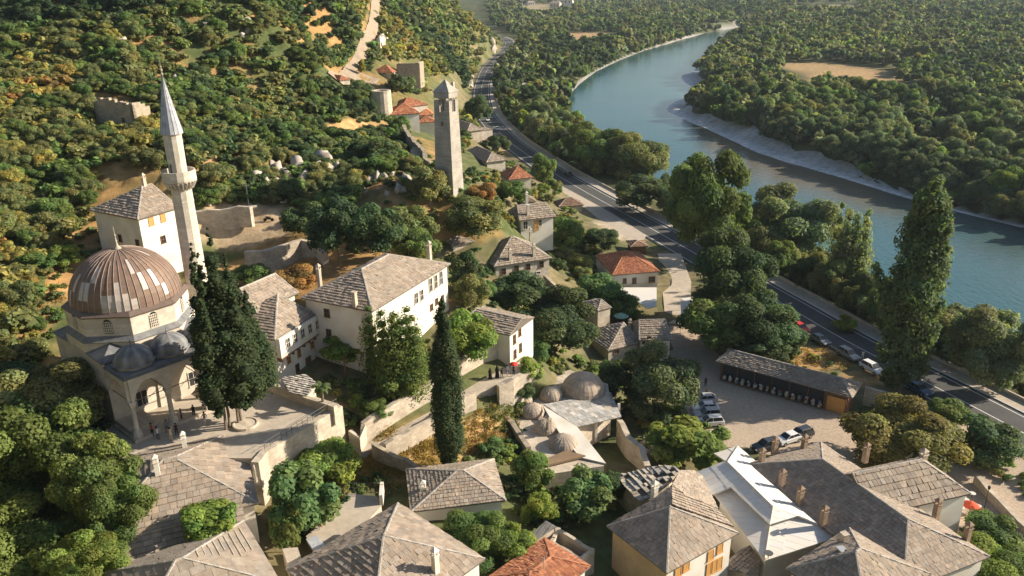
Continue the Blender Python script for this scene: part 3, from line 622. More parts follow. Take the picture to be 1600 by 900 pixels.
def wallpatch(H,Wp,z0,z1,l,mt,name):
    o,d,n=Wp; m=MB(); a=o+n*.03; b=o+d*l+n*.03; c=b-n*.02; e=a-n*.02
    m.hexa([(a[0],a[1],z0),(b[0],b[1],z0),(c[0],c[1],z0),(e[0],e[1],z0)],[(a[0],a[1],z1),(b[0],b[1],z1),(c[0],c[1],z1),(e[0],e[1],z1)]); return m.build(name,M[mt],H.root)
wallpatch(h,h.W1,1.,8.4,np.linalg.norm(h.q[1]-h.q[0]),'cream','ochre_render')
h=HS['dark']=house('slab_roofed_house','largest dark slab roof in the bottom right with a line of brick chimneys along it',None,(1547,870),(1290,689),6.5,.3,axis=2,az=203,L1=12.5,r1=(1419,811),r2=(1287,709),row=.5,w=(.4,.7),lift=.07,rough=.02)
for p in [(1222,752),(1256,783),(1295,815),(1317,860)]: pass
for p,hh in [((1352,716),1.8),((1462,806),1.9),((1509,845),2.)]: chim(h,p,hh*.85,.6,col='brickstone')
for p in [(1190,722),(1210,704),(1256,700)]: chimney(h.root,W(p[0],p[1],6.8),1.3,.6,az=.4,col='brickstone')
for p in [(1217,748),(1245,775),(1282,806)]: chimney(h.root,W(p[0]+4,p[1]+10,6.9),1.5,.6,az=.4,col='brickstone')
h=HS['rest']=house('restaurant_house','low white-walled building with a ribbed slab roof beside the cafe tables',None,(1362,806),(1503,761),7.2,.3,axis=2,az=106,L1=8,r2=(1437,731),rh=None,gable=(1,0),row=.75,w=(.45,.6),lift=.11,over=.35)
chimney(h.root,W(1440,728,7.5),1.7,.7,az=.3,col='stone')
h=HS['br']=house('slab_roofed_house','slab-roofed house cut by the bottom edge, in front of the largest dark roof',(1229,890),(1327,824),(1453,897),7.2,.5,axis=1,r1=(1345,857),row=.55,w=(.4,.7),lift=.08,rough=.03)
chimney(h.root,W(1316,858,7.2),2.,.6,az=.3,col='stone',top=False); m=MB(); m.box(W(1316,858,9.4),(1.,1.,.1),.3,tilt=.2); m.build('chimney_cap',M['steel'],h.root)
h=HS['stall']=house('market_stall_row','long open-fronted souvenir stall row with a sagging dark slab roof beside the car park',(1113,570),(1332,622),(1352,600),3.6,.1,axis=1,r1=(1316,591),row=.4,w=(.3,.6),lift=.07,rough=.03,wallm='wood',over=.7)
# ---- free roofs: each face is a plane through three (pixel, height) points
def plane3(a,b,c):
    A,B,C=(W(*q) for q in (a,b,c)); n=np.cross(B-A,C-A); return A,n/np.linalg.norm(n)
def onplane(pl,px):
    o,n=pl; cm=np.array([0,0,HC]); v=ray(*px); return cm+v*(((o-cm)@n)/(v@n))
def froof(name,label,faces,zg,walls=None,wallm='stone',cat='house',sheet=False,rm='slab',**kw):
    c=W(*faces[0][0][0]); root=empty(name,(c[0],c[1],zg),label,cat); mb=MB()
    for p3,polyp in faces:
        pl=plane3(*p3); pts=[onplane(pl,q) for q in polyp]
        n=pl[1] if pl[1][2]>0 else -pl[1]
        if sheet:
            k=len(pts); area=sum(pts[i][0]*pts[(i+1)%k][1]-pts[(i+1)%k][0]*pts[i][1] for i in range(k))
            if area<0: pts=pts[::-1]
            cover(mb,[q+n*.01 for q in pts],2.4,(.95,.95),.03,[(1,1,1)],.004,.04)
            mb.add([q for q in pts]+[q-n*.14 for q in pts],[tuple(range(k)),tuple(range(2*k-1,k-1,-1))]+[(i,i+k,(i+1)%k+k,(i+1)%k) for i in range(k)])
        else:
            cover(mb,pts,**kw)
            k=len(pts); mb.add([q-n*.1 for q in pts],[tuple(range(k))],(.15,.13,.11))
    mb.build('roof',M[rm],root)
    if walls:
        wm=MB(); pts=[W(*q) for q in walls]; wm.prism([(q[0],q[1]) for q in pts],zg-1.5,[q[2]-.12 for q in pts]); wm.build('wall',M[wallm],root)
    return root
# white sheet roofed hall
hall=froof('white_roofed_hall','long hall with a low two-level white sheet metal roof',[
 ([(1136.5,721.5,7.9),(1208,791.5,7.9),(1301,828,6.)],[(1136.5,721.5),(1208,791.5),(1247,806),(1301,828),(1300,829),(1216,747),(1210,746),(1153,697)]),
 ([(1136.5,721.5,7.87),(1208,791.5,7.87),(1142,761,7.2)],[(1129.5,721.5),(1136.5,721.5),(1208,791.5),(1203,819.5),(1142,761),(1114,773),(1088,738)]),
 ([(1208,791.5,7.88),(1203,819.5,7.1),(1247,806,7.1)],[(1208,791.5),(1203,819.5),(1247,806)]),
 ([(1203,822,6.5),(1195,876,5.6),(1117,776,5.9)],[(1114,770),(1145,755),(1207,814),(1204,822),(1195,876)]),
 ([(1203,822,6.52),(1195,876,5.6),(1300,842,5.8)],[(1203,817),(1195,876),(1300,842),(1301,828),(1247,804)]),
 ([(1115.5,708.7,7.2),(1136.5,721.5,7.8),(1153,697,7.6)],[(1115.5,708.7),(1131,719),(1136.5,721.5),(1153,697)]),
],.4,walls=[(1125,784,5.6),(1197,868,5.2),(1296,838,5.2),(1215,755,5.8),(1155,712,6.2)],wallm='plaster',sheet=True,rm='white')
m=MB()
m.tube(W(1136.5,721.5,7.97),W(1208,791.5,7.97),.07,n=6);m.tube(W(1208,791.5,7.97),W(1203,819.5,7.2),.07,n=6);m.tube(W(1203,822,6.6),W(1195,874,5.7),.09,n=6);m.tube(W(1153,697,7.7),W(1136.5,721.5,7.95),.06,n=6)
m.build('ridge_trim',M['frame'],hall)
m=MB(); c=W(1200,872,5.75); m.lathe(c+np.array([0,0,.5]),[(.05,0),(.45,.12),(.5,.2)],14,col=(.1,.1,.1)); m.tube(c,c+np.array([0,0,.5]),.05,col=(.1,.1,.1)); tag(m.build('satellite_dish',M['cloth']),'dark satellite dish at the lower corner of the white sheet roof','dish')
# L-shaped stretch behind the quartered roof
froof('half_ruined_house','half-ruined house whose broken pale slab roof adjoins the patterned roof',[
 ([(961,744,6.2),(999,785,6.2),(1051,727,7.6)],[(999,785),(961,744),(1000,735),(1025,729),(1051,727),(1062,735),(1049,753),(1024,773)]),
],2.,walls=[(964,746,5.9),(999,781,5.9),(1046,756,6.7),(1052,730,7.2)],row=.7,w=(.5,1.),lift=.16,rough=.09,hollow=.13,v=.2,cols=[(.48,.43,.36),(.42,.37,.30),(.35,.33,.3)])
b=froof('patterned_roof_house','slab-roofed house with a lozenge-patterned steep slope between broken roof and white hall',[
 ([(953,818,8.7),(1041,795,11.),(1050,758,11.3)],[(953,818),(1041,795),(1050,788),(1050,758),(1018,782)]),
 ([(1050,758,11.3),(1051,788,11.3),(1147,823,8.4)],[(1054,790),(1147,823),(1122,796),(1073,775),(1050,758),(1050,788)]),
 ([(1050,758,11.),(1122,794,8.2),(1084,735,8.6)],[(1084,735),(1098,744),(1122,795),(1073,775),(1050,757),(1062,735)]),
],2.,walls=[(1030,785,8),(1054,760,8),(1088,742,8),(1118,790,7.8)],row=.5,w=(.45,.6),lift=.08,v=.16,wallm='plaster')
chimney(b,W(1022,778,9.6),1.5,.6,col='plaster',az=.5)
m=MB()
for t in range(0,1): pass
# brown lean-to bottom right of the orange shutters
froof('slab_roofed_shed','small brown slab-roofed shed squeezed between orange shutters and white roof',[([(1150,862,4.6),(1172,852,4.9),(1190,878,4.)],[(1134,878),(1158,858),(1172,852),(1192,880),(1170,897),(1135,890)])],.6,walls=[(1140,880,4),(1171,856,4.4),(1188,880,3.8),(1165,894,3.8)],row=.4,w=(.3,.5))
froof('corrugated_lean_to','small corrugated grey lean-to roof behind the bottom orange roof',[([(852.7,813.3,8.),(869.3,822.7,8.),(822,844,7.)],[(822,844),(831,848),(869.3,822.7),(852.7,813.3)])],4.5,walls=[(828,843,6.8),(834,843,6.8),(866,822,7.5),(853,815,7.5)],row=5,w=(.22,.26),lift=.05,cols=[(.36,.33,.30)],v=.1)
# hammam
hz=7.2
hm=empty('bathhouse',(10,108,4.2),'old stone bathhouse with ribbed grey domes, a white sheet strip and a front slab canopy','bathhouse')
m=MB()
bod=[W(x,y,6.7) for x,y in ((790,625),(850,742),(944,728),(903,668),(955,640),(950,600),(890,578),(845,590))]; m.prism([(q[0],q[1]) for q in bod],2.5,6.7); m.build('wall',M['stone'],hm)
def dome(px,z,r,hh,par,name='dome',n=16):
    c=W(px[0],px[1],z); m=MB(); k=7
    m.lathe(c,[(r*1.08,-.7),(r*1.08,0)],n,col=(.34,.31,.27))
    m.lathe(c,[(r*math.cos(math.pi/2*j/k)+.02,hh*math.sin(math.pi/2*j/k)) for j in range(k+1)],32,colf=lambda i,j:(.46,.37,.29) if i%2 else (.36,.29,.23))
    for i in range(n): 
        a=2*math.pi*i/n
        for j in range(k-1):
            t0,t1=math.pi/2*j/k,math.pi/2*(j+1)/k
            m.tube(c+np.array([math.cos(a)*r*math.cos(t0),math.sin(a)*r*math.cos(t0),hh*math.sin(t0)]),c+np.array([math.cos(a)*r*math.cos(t1),math.sin(a)*r*math.cos(t1),hh*math.sin(t1)]),.05,n=4,col=(.5,.45,.38),caps=False)
    return m.build(name,M['slab'],par)
for p,z_,r_,h_ in [((911,609),6.9,3.2,2.7),((861,620),6.8,1.7,1.6),((816,627),6.8,1.5,1.4),((832,646),6.7,1.75,1.5),((854,672),6.6,1.8,1.5),((881,698),6.5,2.1,1.7)]: dome(p,z_,r_,h_,hm)
for p in ((818,618),(858,664)): chimney(hm,W(p[0],p[1],8.3),.5,.5,col='stone',az=.5)
m=MB(); plw=plane3((848,633,7.9),(902,667,7.5),(946,724,6.9)); pts=[onplane(plw,q) for q in ((848,633),(902,667),(947,724),(906,714),(874,676))]; n_=len(pts); m.add(pts+[q-np.array([0,0,.15]) for q in pts],[tuple(range(n_-1,-1,-1)),tuple(range(n_,2*n_))]+[(i,(i+1)%n_,n_+(i+1)%n_,n_+i) for i in range(n_)]); m.build('sheet_roof',M['plaster'],hm)
m=MB(); pl=plane3((849,632,7.5),(954,613,6.4),(902,666,7.25)); pts=[onplane(pl,q) for q in ((971,651),(902,667),(849,632),(954,613))]; cover(m,pts,.75,(.6,.9),.03,[(.42,.40,.37),(.36,.35,.33),(.5,.47,.43)],.01,.2); m.add([q-np.array([0,0,.12]) for q in pts],[(0,1,2,3)],(.2,.17,.14)); m.build('canopy',M['slab'],hm)
for p in ((931,676),(966,655),): m=MB(); m.box(W(p[0],p[1],4.4)+np.array([0,0,.6]),(.35,.35,4.),.3); m.build('post',M['plaster'],hm)
m=MB(); q=[W(x,y,7.15) for x,y in ((842,722),(884,704),(915,712),(850,728))]
m.prism([(v[0],v[1]) for v in q],6.9,7.2,(.8,.7,.6)); m.build('ledge',M['dirt'],hm)
# ---- houses farther off
h=HS['g1']=house('hill_house','white house with an orange hipped roof by the hillside track',(582,113.4),(613.5,113.8),(625,109.4),'15',28,axis=1,rh=2.6,roofc='tile',row=.6,w=(.3,.5),over=.5,L2=8)
for p in [(594,118),(601,118)]: window(h.root,h.W1,p,1.,1.4,frame='wood',bars=False)
for p in [(615,116),(620,114)]: window(h.root,h.W2,p,1.,1.4,frame='wood',bars=False)
wallpatch(h,h.W1,27,29.3,9,'stone','plinth')
def simple(name,label,A,B,C,ze,zg,**k): return house(name,label,A,B,C,ze,zg,**k)
simple('orange_roofed_house','orange roofed house just right of the ivy-covered round tower, half sunk in trees',None,(628,168),(655,160),'10',13,axis=2,az=125,L1=10,rh=2.6,roofc='tile',row=.7,w=(.4,.6),over=.3,wallm='ashlar')
simple('orange_roofed_house','orange roofed house nearest the stair wall, with a low white front wall',None,(610,180),(655,176),'8',12,axis=2,az=106,L1=10,rh=2.8,roofc='tile',row=.7,w=(.4,.6),over=.3)
simple('orange_roofed_house','brightest orange roof, small and peeping left of the clock tower',None,(655,180),(676,176),'8',9,axis=1,az=100,L1=8,rh=2.,roofc='tile',row=.7,w=(.4,.6),over=.3,cols=[(.6,.26,.12)])
simple('orange_roofed_house','small orange roof above a white wall touching the clock tower outline',None,(652,192),(682,190),'10',6,axis=1,az=100,L1=7,rh=2.,roofc='tile',row=.7,w=(.4,.6),over=.3)
simple('tiled_shed','low orange shed roof beside the hillside track',None,(531,126),(538,122),'5',29,axis=1,az=134,L1=14,rh=1.2,roofc='tile',row=.7,w=(.4,.6),over=.2,L2=4,wallm='stone')
simple('grey_roofed_house','grey slab house between the clock tower and the road curve',None,(730,206),(745,202),'9',2,axis=1,az=122,L1=15,rh=2.5,row=.7,w=(.4,.7),wallm='stone',L2=7)
simple('stone_annex','small blank tan annex right of the grey slab house by the road curve',None,(748,205),(762,200),'12',1,axis=1,az=120,L1=6,rh=.6,row=.7,w=(.4,.7),wallm='ashlar',over=.1)
simple('grey_roofed_house','long low slab-roofed house with three white chimneys near the road',(741,236),(760,254),(782,250),'8',4.5,axis=1,rh=2.2,row=.6,w=(.4,.6),wallm='ashlar',L2=7)
for q,z_ in (((757,230),10.),((774,243),9.6),((735,232),9.8)):
    pass
simple('slab_roofed_cottage','tan cottage with grey-edged orange-brown roof under roadside trees',None,(795,281),(831,276),'16',1,axis=2,az=110,L1=9,rh=2.6,roofc='tile',row=.6,w=(.35,.5),wallm='ashlar')
simple('roadside_shed','brown-roofed shed with an orange pillar beside the roadside yard',None,(873,323),(914,322),3.4,.3,axis=2,az=100,L1=6,rh=1.7,row=.6,w=(.4,.6),wallm='stone',cols=[(.30,.19,.13)])
m=MB(); m.box(W(890,320,1.8),(.5,.5,3.6),.2); tag(m.build('brick_pillar',M['oak']),'orange brick pillar in front of the brown-roofed roadside shed','pillar')
simple('garden_shed','little open brown shed at the corner of the roadside yard',None,(985,386),(1012,383),2.8,.2,axis=1,az=95,L1=5,rh=.8,row=.6,w=(.4,.6),wallm='wood',cols=[(.32,.20,.13)])
simple('stone_hut','tiny stone hut with pale eaves among the trees above the large mansion',None,(706,384),(736,392),'13',13,axis=1,az=120,L1=6,rh=1.,L2=5,row=.5,w=(.4,.7),wallm='ashlar')
simple('mossy_hut','round-topped old hut roof behind the white hillside cottage',None,(818,316),(838,316),'7',6,axis=1,az=95,L1=5,rh=.9,row=.5,w=(.3,.5),wallm='ruin',cols=[(.33,.25,.17)])
# ---------------------------------------------------------------- mosque
ma=rad(48.5); mt=np.array([math.cos(ma),math.sin(ma),0]); mbk=np.array([-mt[1],mt[0],0]); MZ=15.
mc1=W(217,686,MZ); mcen=mc1+mt*6.5+mbk*11.8
mos=empty('mosque',tuple(mcen),'domed stone mosque with brown and white lead dome and arched portico','mosque')
def ML(x,y,z): return mcen+mt*x+mbk*y+np.array([0,0,z])   # local: x along the front, y towards the back
def mbox(m,x0,x1,y0,y1,z0,z1,col=(1,1,1)): m.hexa([ML(x0,y0,z0),ML(x1,y0,z0),ML(x1,y1,z0),ML(x0,y1,z0)],[ML(x0,y0,z1),ML(x1,y0,z1),ML(x1,y1,z1),ML(x0,y1,z1)],col)
hh=6.95; ap=6.6
def octa(r,z,off=0): R_=r/math.cos(math.pi/8); return [ML(R_*math.cos(math.pi/8+k*math.pi/4),R_*math.sin(math.pi/8+k*math.pi/4),z) for k in range(8)]
def octring(m,r0,z0,r1,z1,col=(1,1,1)):
    a=octa(r0,z0);b=octa(r1,z1); m.add(a+b,[(i,(i+1)%8,8+(i+1)%8,8+i) for i in range(8)]+[tuple(range(7,-1,-1)),tuple(range(8,16))],col)
m=MB(); mbox(m,-hh,hh,-hh,hh,-1.5,8.6); octring(m,hh,8.6,hh,9.9); 
m.build('wall',M['ashlar'],mos)
m=MB()
for sx,sy in ((-1,-1),(1,-1),(1,1),(-1,1)):   # corner squinch roofs
    k=hh*(1-math.tan(math.pi/8)); c0=ML(sx*(hh+.25),sy*(hh+.25),8.55); a=ML(sx*(hh+.2),sy*(hh-k-.2),8.62);b=ML(sx*(hh-k-.2),sy*(hh+.2),8.62); t=ML(sx*(hh-k/2),sy*(hh-k/2),9.8)
    m.add([c0,a,b,t],[(0,1,3),(0,3,2),(1,0,2),(1,2,3)])
    m.add([c0-np.array([0,0,.12]),a-np.array([0,0,.12]),b-np.array([0,0,.12]),c0,a,b],[(0,1,4,3),(0,3,5,2)])
octring(m,hh+.22,9.9,hh+.22,9.98);octring(m,hh+.2,9.98,ap+.02,10.55)
m.build('lead_ledge',M['lead'],mos)
m=MB(); octring(m,ap,10.3,ap,12.9); drum=m.build('drum',M['ashlar'],mos)
bc=(.15,.11,.09); m=MB(); octring(m,ap+.25,12.9,ap+.28,13.05,bc); octring(m,ap+.26,13.05,ap-.25,13.45,bc); m.build('cornice',M['copper'],mos)
bpy.data.materials['brown_sheet'].node_tree.nodes
# drum windows
for k in range(8):
    an=ma+math.pi/4*k; n=np.array([math.cos(an),math.sin(an),0]); d=np.array([-n[1],n[0],0]); c=mcen+n*(ap+.0)+np.array([0,0,11.6])
    m=MB(); q=lambda x,z,o:tuple(c+d*x+np.array([0,0,z])+n*o)
    pts=[q(.55*math.cos(math.pi*i/8),.35+.75*math.sin(math.pi*i/8),.03) for i in range(9)]+[q(-.55,-.9,.03),q(.55,-.9,.03)]; m.add(pts,[tuple(range(len(pts)))]); w_=m.build('window',M['glass'],drum)
    m=MB()
    for i in range(-2,3): m.hexa([q(i*.22-.045,-.9,.03),q(i*.22+.045,-.9,.03),q(i*.22+.045,.9-abs(i)*.15,.03),q(i*.22-.045,.9-abs(i)*.15,.03)],[q(i*.22-.045,-.9,.09),q(i*.22+.045,-.9,.09),q(i*.22+.045,.9-abs(i)*.15,.09),q(i*.22-.045,.9-abs(i)*.15,.09)])
    for i in range(6): z=-.85+i*.32; m.hexa([q(-.55,z-.04,.03),q(.55,z-.04,.03),q(.55,z+.04,.03),q(-.55,z+.04,.03)],[q(-.55,z-.04,.088),q(.55,z-.04,.088),q(.55,z+.04,.088),q(-.55,z+.04,.088)])
    g=m.build('window_grille',M['ashlar'],drum)
# main dome with standing seams and replaced white sheets
m=MB(); seg=48; c0=ML(0,0,13.3); RD=6.45; HD=6.1; nr=13
patch=set()
for (i,j0,j1) in [(0,0,3),(1,0,3),(2,0,3),(3,0,3),(4,0,2),(45,2,5),(44,2,5),(6,3,6),(42,3,6),(2,3,5),(41,0,3),(39,3,6),(38,0,3),(8,3,6),(9,1,3),(46,5,8),(5,6,9),(37,0,6),(12,8,11),(33,0,9),(30,2,6),(22,1,4),(18,3,7),(25,0,3)]:
    for j in range(j0,j1): patch.add((i%seg,j))
off=rad(-90+0)-0
for j in range(nr):
    t0,t1=math.pi/2*j/nr,math.pi/2*(j+1)/nr
    for i in range(seg):
        a0,a1=off+2*math.pi*i/seg,off+2*math.pi*(i+1)/seg
        f=lambda a,t:(c0[0]+RD*math.cos(t)*math.cos(a),c0[1]+RD*math.cos(t)*math.sin(a),c0[2]+HD*math.sin(t))
        col=shade((.50,.45,.41) if (i,j) in patch else (.20,.135,.10),.10,.05)
        if j==nr-1: m.add([f(a0,t0),f(a1,t0),f(a0,t1)],[(0,1,2)],col)
        else: m.add([f(a0,t0),f(a1,t0),f(a1,t1),f(a0,t1)],[(0,1,2,3)],col)
dm=m.build('dome',M['copper'],mos)
m=MB()
for i in range(seg):
    a=off+2*math.pi*i/seg
    for j in range(nr-1 if i%2==0 else nr-4):
        t0,t1=math.pi/2*j/nr,math.pi/2*(j+1)/nr
        m.tube((c0[0]+(RD+.02)*math.cos(t0)*math.cos(a),c0[1]+(RD+.02)*math.cos(t0)*math.sin(a),c0[2]+(HD+.02)*math.sin(t0)),(c0[0]+(RD+.02)*math.cos(t1)*math.cos(a),c0[1]+(RD+.02)*math.cos(t1)*math.sin(a),c0[2]+(HD+.02)*math.sin(t1)),.055,n=4,caps=False,col=(.30,.23,.19))
s_=m.build('seam',M['copper'],dm)
m=MB(); m.lathe(ML(0,0,19.3),[(.5,0),(.45,.15),(.2,.45),(.1,.9),(.18,1.0),(.1,1.15),(.06,1.6),(.16,1.75),(.05,1.9),(.03,2.9)],12,col=(.6,.6,.56)); m.build('finial',M['frame'],mos)
# portico: floor, columns, arches, three small domes
px0,px1=-6.5,6.5; yf=-11.8; yb=-hh; bw=13/3.
m=MB(); mbox(m,px0-.7,px1+.7,yf-.7,yb,-.2,.35); m.build('portico_floor',M['pave'],mos)
m=MB(); mbox(m,px0-.4,px0+2.9,yf+.9,yb,.35,.85); mbox(m,px1-3.,px1+.4,yf+.2,yb,.35,.85); m.build('platform',M['stone'],mos)
for i in range(4):
    m=MB(); c=ML(px0+bw*i,yf,0)
    m.lathe(c,[(.62,0),(.62,.3),(.55,.9),(.36,1.15)],8,math.pi/8); m.lathe(c,[(.40,1.1),(.40,1.25),(.30,1.3),(.27,4.0),(.36,4.05),(.36,4.15)],14); m.lathe(c,[(.30,4.15),(.56,4.75),(.56,4.95)],4,ma+math.pi/4)
    m.build('column',M['ashlar'],mos)
def archwall(m,P0,dv,n,L,z0,z1,zs,th,peak):
    """wall strip of length L with a pointed arch opening; P0 start, dv along, n thickness direction"""
    r=L/2-.32; k=9; op=[]
    for i in range(2*k+1):
        t=i/(2*k); x=-r+2*r*t; s_=1-abs(x)/r; y=peak*math.sin(math.pi/2*min(1,s_**.75)) if s_>0 else 0; op.append((x+L/2,zs+y*1.0))
    up=[(x,z1) for x,_ in op]
    f=lambda x,z,o:tuple(P0+dv*x+n*o+np.array([0,0,z-P0[2]+MZ]))
    for i in range(2*k):
        a,b=op[i],op[i+1]
        m.hexa([f(a[0],a[1],-th/2),f(b[0],b[1],-th/2),f(b[0],b[1],th/2),f(a[0],a[1],th/2)],[f(a[0],z1,-th/2),f(b[0],z1,-th/2),f(b[0],z1,th/2),f(a[0],z1,th/2)])
    for x0,x1 in ((0,.32),(L-.32,L)): m.hexa([f(x0,z0,-th/2),f(x1,z0,-th/2),f(x1,z0,th/2),f(x0,z0,th/2)],[f(x0,z1,-th/2),f(x1,z1,-th/2),f(x1,z1,th/2),f(x0,z1,th/2)])
m=MB()
for i in range(3): archwall(m,ML(px0+bw*i,yf,0),mt,mbk,bw,4.95,7.9,4.95,.62,2.2)
for x in (px0,px1): archwall(m,ML(x,yf,0),mbk,mt,-yf+yb,4.95,7.9,4.95,.62,2.2)
m.build('arcade',M['ashlar'],mos)
m=MB()
for i in range(3): m.tube(ML(px0+bw*i,yf,4.85),ML(px0+bw*(i+1),yf,4.85),.05,n=5)
for i in range(4): m.tube(ML(px0+bw*i,yf,4.85),ML(px0+bw*i,yb,4.85),.05,n=5)
m.build('tie_rod',M['wood'],mos)
m=MB(); mbox(m,px0-.55,px1+.55,yf-.55,yb-.01,7.9,8.02); mbox(m,px0-.3,px1+.3,yf-.3,yb-.02,8.02,8.3); m.build('portico_roof',M['lead'],mos)
for i in range(3):
    c=ML(px0+bw*(i+.5),(yf+yb)/2,8.25); m=MB(); m.lathe(c,[(2.25,0),(2.25,.45)],8,ma+math.pi/8,col=(1.9,1.7,1.5)); d_=m.build('dome_drum',M['lead'],mos)
    m=MB(); m.lathe(c,[(2.42,.45),(2.42,.55)]+[(2.2*math.cos(math.pi/2*j/8)+.02,.6+1.75*math.sin(math.pi/2*j/8)) for j in range(9)],24,colf=lambda i_,j:(1.5,1.5,1.5) if i_%3==0 else (.9,.9,.9)); dd=m.build('small_dome',M['lead'],mos)
    m=MB(); m.lathe(c+np.array([0,0,2.3]),[(.1,0),(.16,.12),(.05,.25),(.1,.4),(.03,.8)],8); m.build('finial',M['lead'],dd)
# doors and windows in the back wall
WF=(ML(-hh,-hh-.0,0),mt,-mbk)
for x,z,w_,h_ in ((-3.4,2.4,1.3,1.9),(3.4,2.4,1.3,1.9)): window(mos,WF,None,w_,h_,at=ML(x,-hh,z))
window(mos,WF,None,1.5,3.2,'wood',frame='frame',name='door',at=ML(0,-hh,2.)); 
m=MB(); f=lambda x,z,o:tuple(ML(x,-hh-o,z)); m.hexa([f(-1.4,.35,0),f(1.4,.35,0),f(1.4,.35,.3),f(-1.4,.35,.3)],[f(-1.2,5.6,0),f(1.2,5.6,0),f(1.2,5.6,.12),f(-1.2,5.6,.12)]) ; m.build('portal',M['ashlar'],mos)
window(mos,(ML(-hh,0,0),mbk,-mt),None,.9,1.3,at=ML(-hh,-3.6,2.2)); window(mos,(ML(-hh,0,0),mbk,-mt),None,.9,1.3,at=ML(-hh,3.,2.2)); window(mos,(ML(-hh,0,0),mbk,-mt),None,.9,1.4,at=ML(-hh,0,6.4),bars=True)
m=MB()
for k in range(3):
    c=ML(px1-1.6,-9.4+k*.7,.95); m.box(c,(.5,1.2,.12),ma+.3,col=(.8,.85,.95) if k%2 else (.9,.9,.9))
tag(m.build('folded_cloths',M['cloth']),'white and blue cloths laid out on the portico platform','cloths')
# minaret
mi=ML(9.4,.2,0); mn=empty('minaret',tuple(mi),'tall pale twelve-sided stone minaret with grey conical cap','minaret'); r12=math.pi/12
m=MB(); m.lathe(mi,[(2.1,-2),(2.1,5.),(1.55,7.5),(1.48,8),(1.28,23.2),(1.32,23.25),(1.32,23.5),(1.28,23.55),(1.27,25.2)],12,r12); m.build('shaft',M['ashlar'],mn)
m=MB(); m.lathe(mi,[(1.3,24.9),(1.45,25.2),(1.55,25.35),(1.6,25.65),(1.8,25.75),(1.85,26.0),(2.05,26.1),(2.1,26.25),(2.1,26.4)],16,r12)
for k in range(24):
    a=2*math.pi*k/24; m.tube(mi+np.array([math.cos(a)*1.5,math.sin(a)*1.5,25.1]),mi+np.array([math.cos(a)*1.98,math.sin(a)*1.98,26.05]),.09,.13,5)
bal=m.build('balcony',M['ashlar'],mn)
m=MB(); k=16
ri,ro=1.93,2.08
for i in range(k):
    a0,a1=r12+2*math.pi*i/k,r12+2*math.pi*(i+1)/k
    p=lambda r,a,z:tuple(mi+np.array([r*math.cos(a),r*math.sin(a),z])); m.hexa([p(ri,a0,26.4),p(ro,a0,26.4),p(ro,a1,26.4),p(ri,a1,26.4)],[p(ri,a0,27.45),p(ro,a0,27.45),p(ro,a1,27.45),p(ri,a1,27.45)])
m.build('parapet',M['ashlar'],bal)
m=MB(); m.lathe(mi,[(1.1,26.4),(1.12,31.9),(1.18,31.95),(1.22,32.1)],12,r12); m.build('upper_shaft',M['ashlar'],mn)
m=MB(); m.lathe(mi,[(1.34,32.1),(1.36,32.2),(.06,39.2)],16,r12,col=(2.3,2.35,2.5)); 
for i in range(16):
    a=r12+2*math.pi*i/16; m.tube(mi+np.array([1.36*math.cos(a),1.36*math.sin(a),32.2]),mi+np.array([.07*math.cos(a),.07*math.sin(a),39.2]),.035,.01,4,(1.5,1.5,1.6),False)
m.build('cone',M['lead'],mn)
m=MB(); m.lathe(mi+np.array([0,0,39.1]),[(.05,0),(.2,.25),(.05,.5),(.15,.7),(.04,.9),(.12,1.1),(.03,1.3),(.02,1.9)],8,col=(2.2,2.,1.6)); m.build('finial',M['lead'],mn)
m=MB(); m.box(mi+np.array([-.45,-1.1,26.4+1.0]),(.1,.75,1.9),rad(-20)); m.build('door',M['glass'],mn)
# ---------------------------------------------------------------- clock tower
tc=W(703,300,24.3); ta=rad(-27)
tw=empty('clock_tower',tuple(tc),'square dark stone clock tower with arched belfry openings and a pyramid cap','clock tower')
tx=np.array([math.cos(ta),math.sin(ta),0]); ty=np.array([-tx[1],tx[0],0])
def TL(x,y,z): return tc+tx*x+ty*y+np.array([0,0,z])
m=MB()
def tprism(m,r0,z0,r1,z1): m.hexa([TL(-r0,-r0,z0),TL(r0,-r0,z0),TL(r0,r0,z0),TL(-r0,r0,z0)],[TL(-r1,-r1,z1),TL(r1,-r1,z1),TL(r1,r1,z1),TL(-r1,r1,z1)])
tprism(m,2.15,-4,1.72,16.2)
for sx in (-1,1):
    for sy in (-1,1): m.hexa([TL(sx*1.72 if sx<0 else .62,sy*1.72 if sy<0 else .62,16.2),TL(-.62 if sx<0 else 1.72,sy*1.72 if sy<0 else .62,16.2),TL(-.62 if sx<0 else 1.72,-.62 if sy<0 else 1.72,16.2),TL(sx*1.72 if sx<0 else .62,-.62 if sy<0 else 1.72,16.2)],[TL(sx*1.7 if sx<0 else .62,sy*1.7 if sy<0 else .62,18.4),TL(-.62 if sx<0 else 1.7,sy*1.7 if sy<0 else .62,18.4),TL(-.62 if sx<0 else 1.7,-.62 if sy<0 else 1.7,18.4),TL(sx*1.7 if sx<0 else .62,-.62 if sy<0 else 1.7,18.4)])
tprism(m,1.71,18.9,1.70,19.9)
for (dx,dy) in ((1,0),(0,1)):     # arch heads
    for s_ in (-1,1):
        for k in range(6):
            a=-.62+1.24*k/6; b=a+1.24/6; za=18.35+.5*math.sqrt(max(0,1-((a+b)/2/.62)**2)); g=lambda u,v,z: TL(u,v,z) if dx else TL(v,u,z)
            y0,y1=(s_*1.7,s_*1.1) ; m.hexa([g(a,y0,za),g(b,y0,za),g(b,y1,za),g(a,y1,za)],[g(a,y0,18.9),g(b,y0,18.9),g(b,y1,18.9),g(a,y1,18.9)])
m.build('wall',M['dark_stone'],tw)
m=MB()
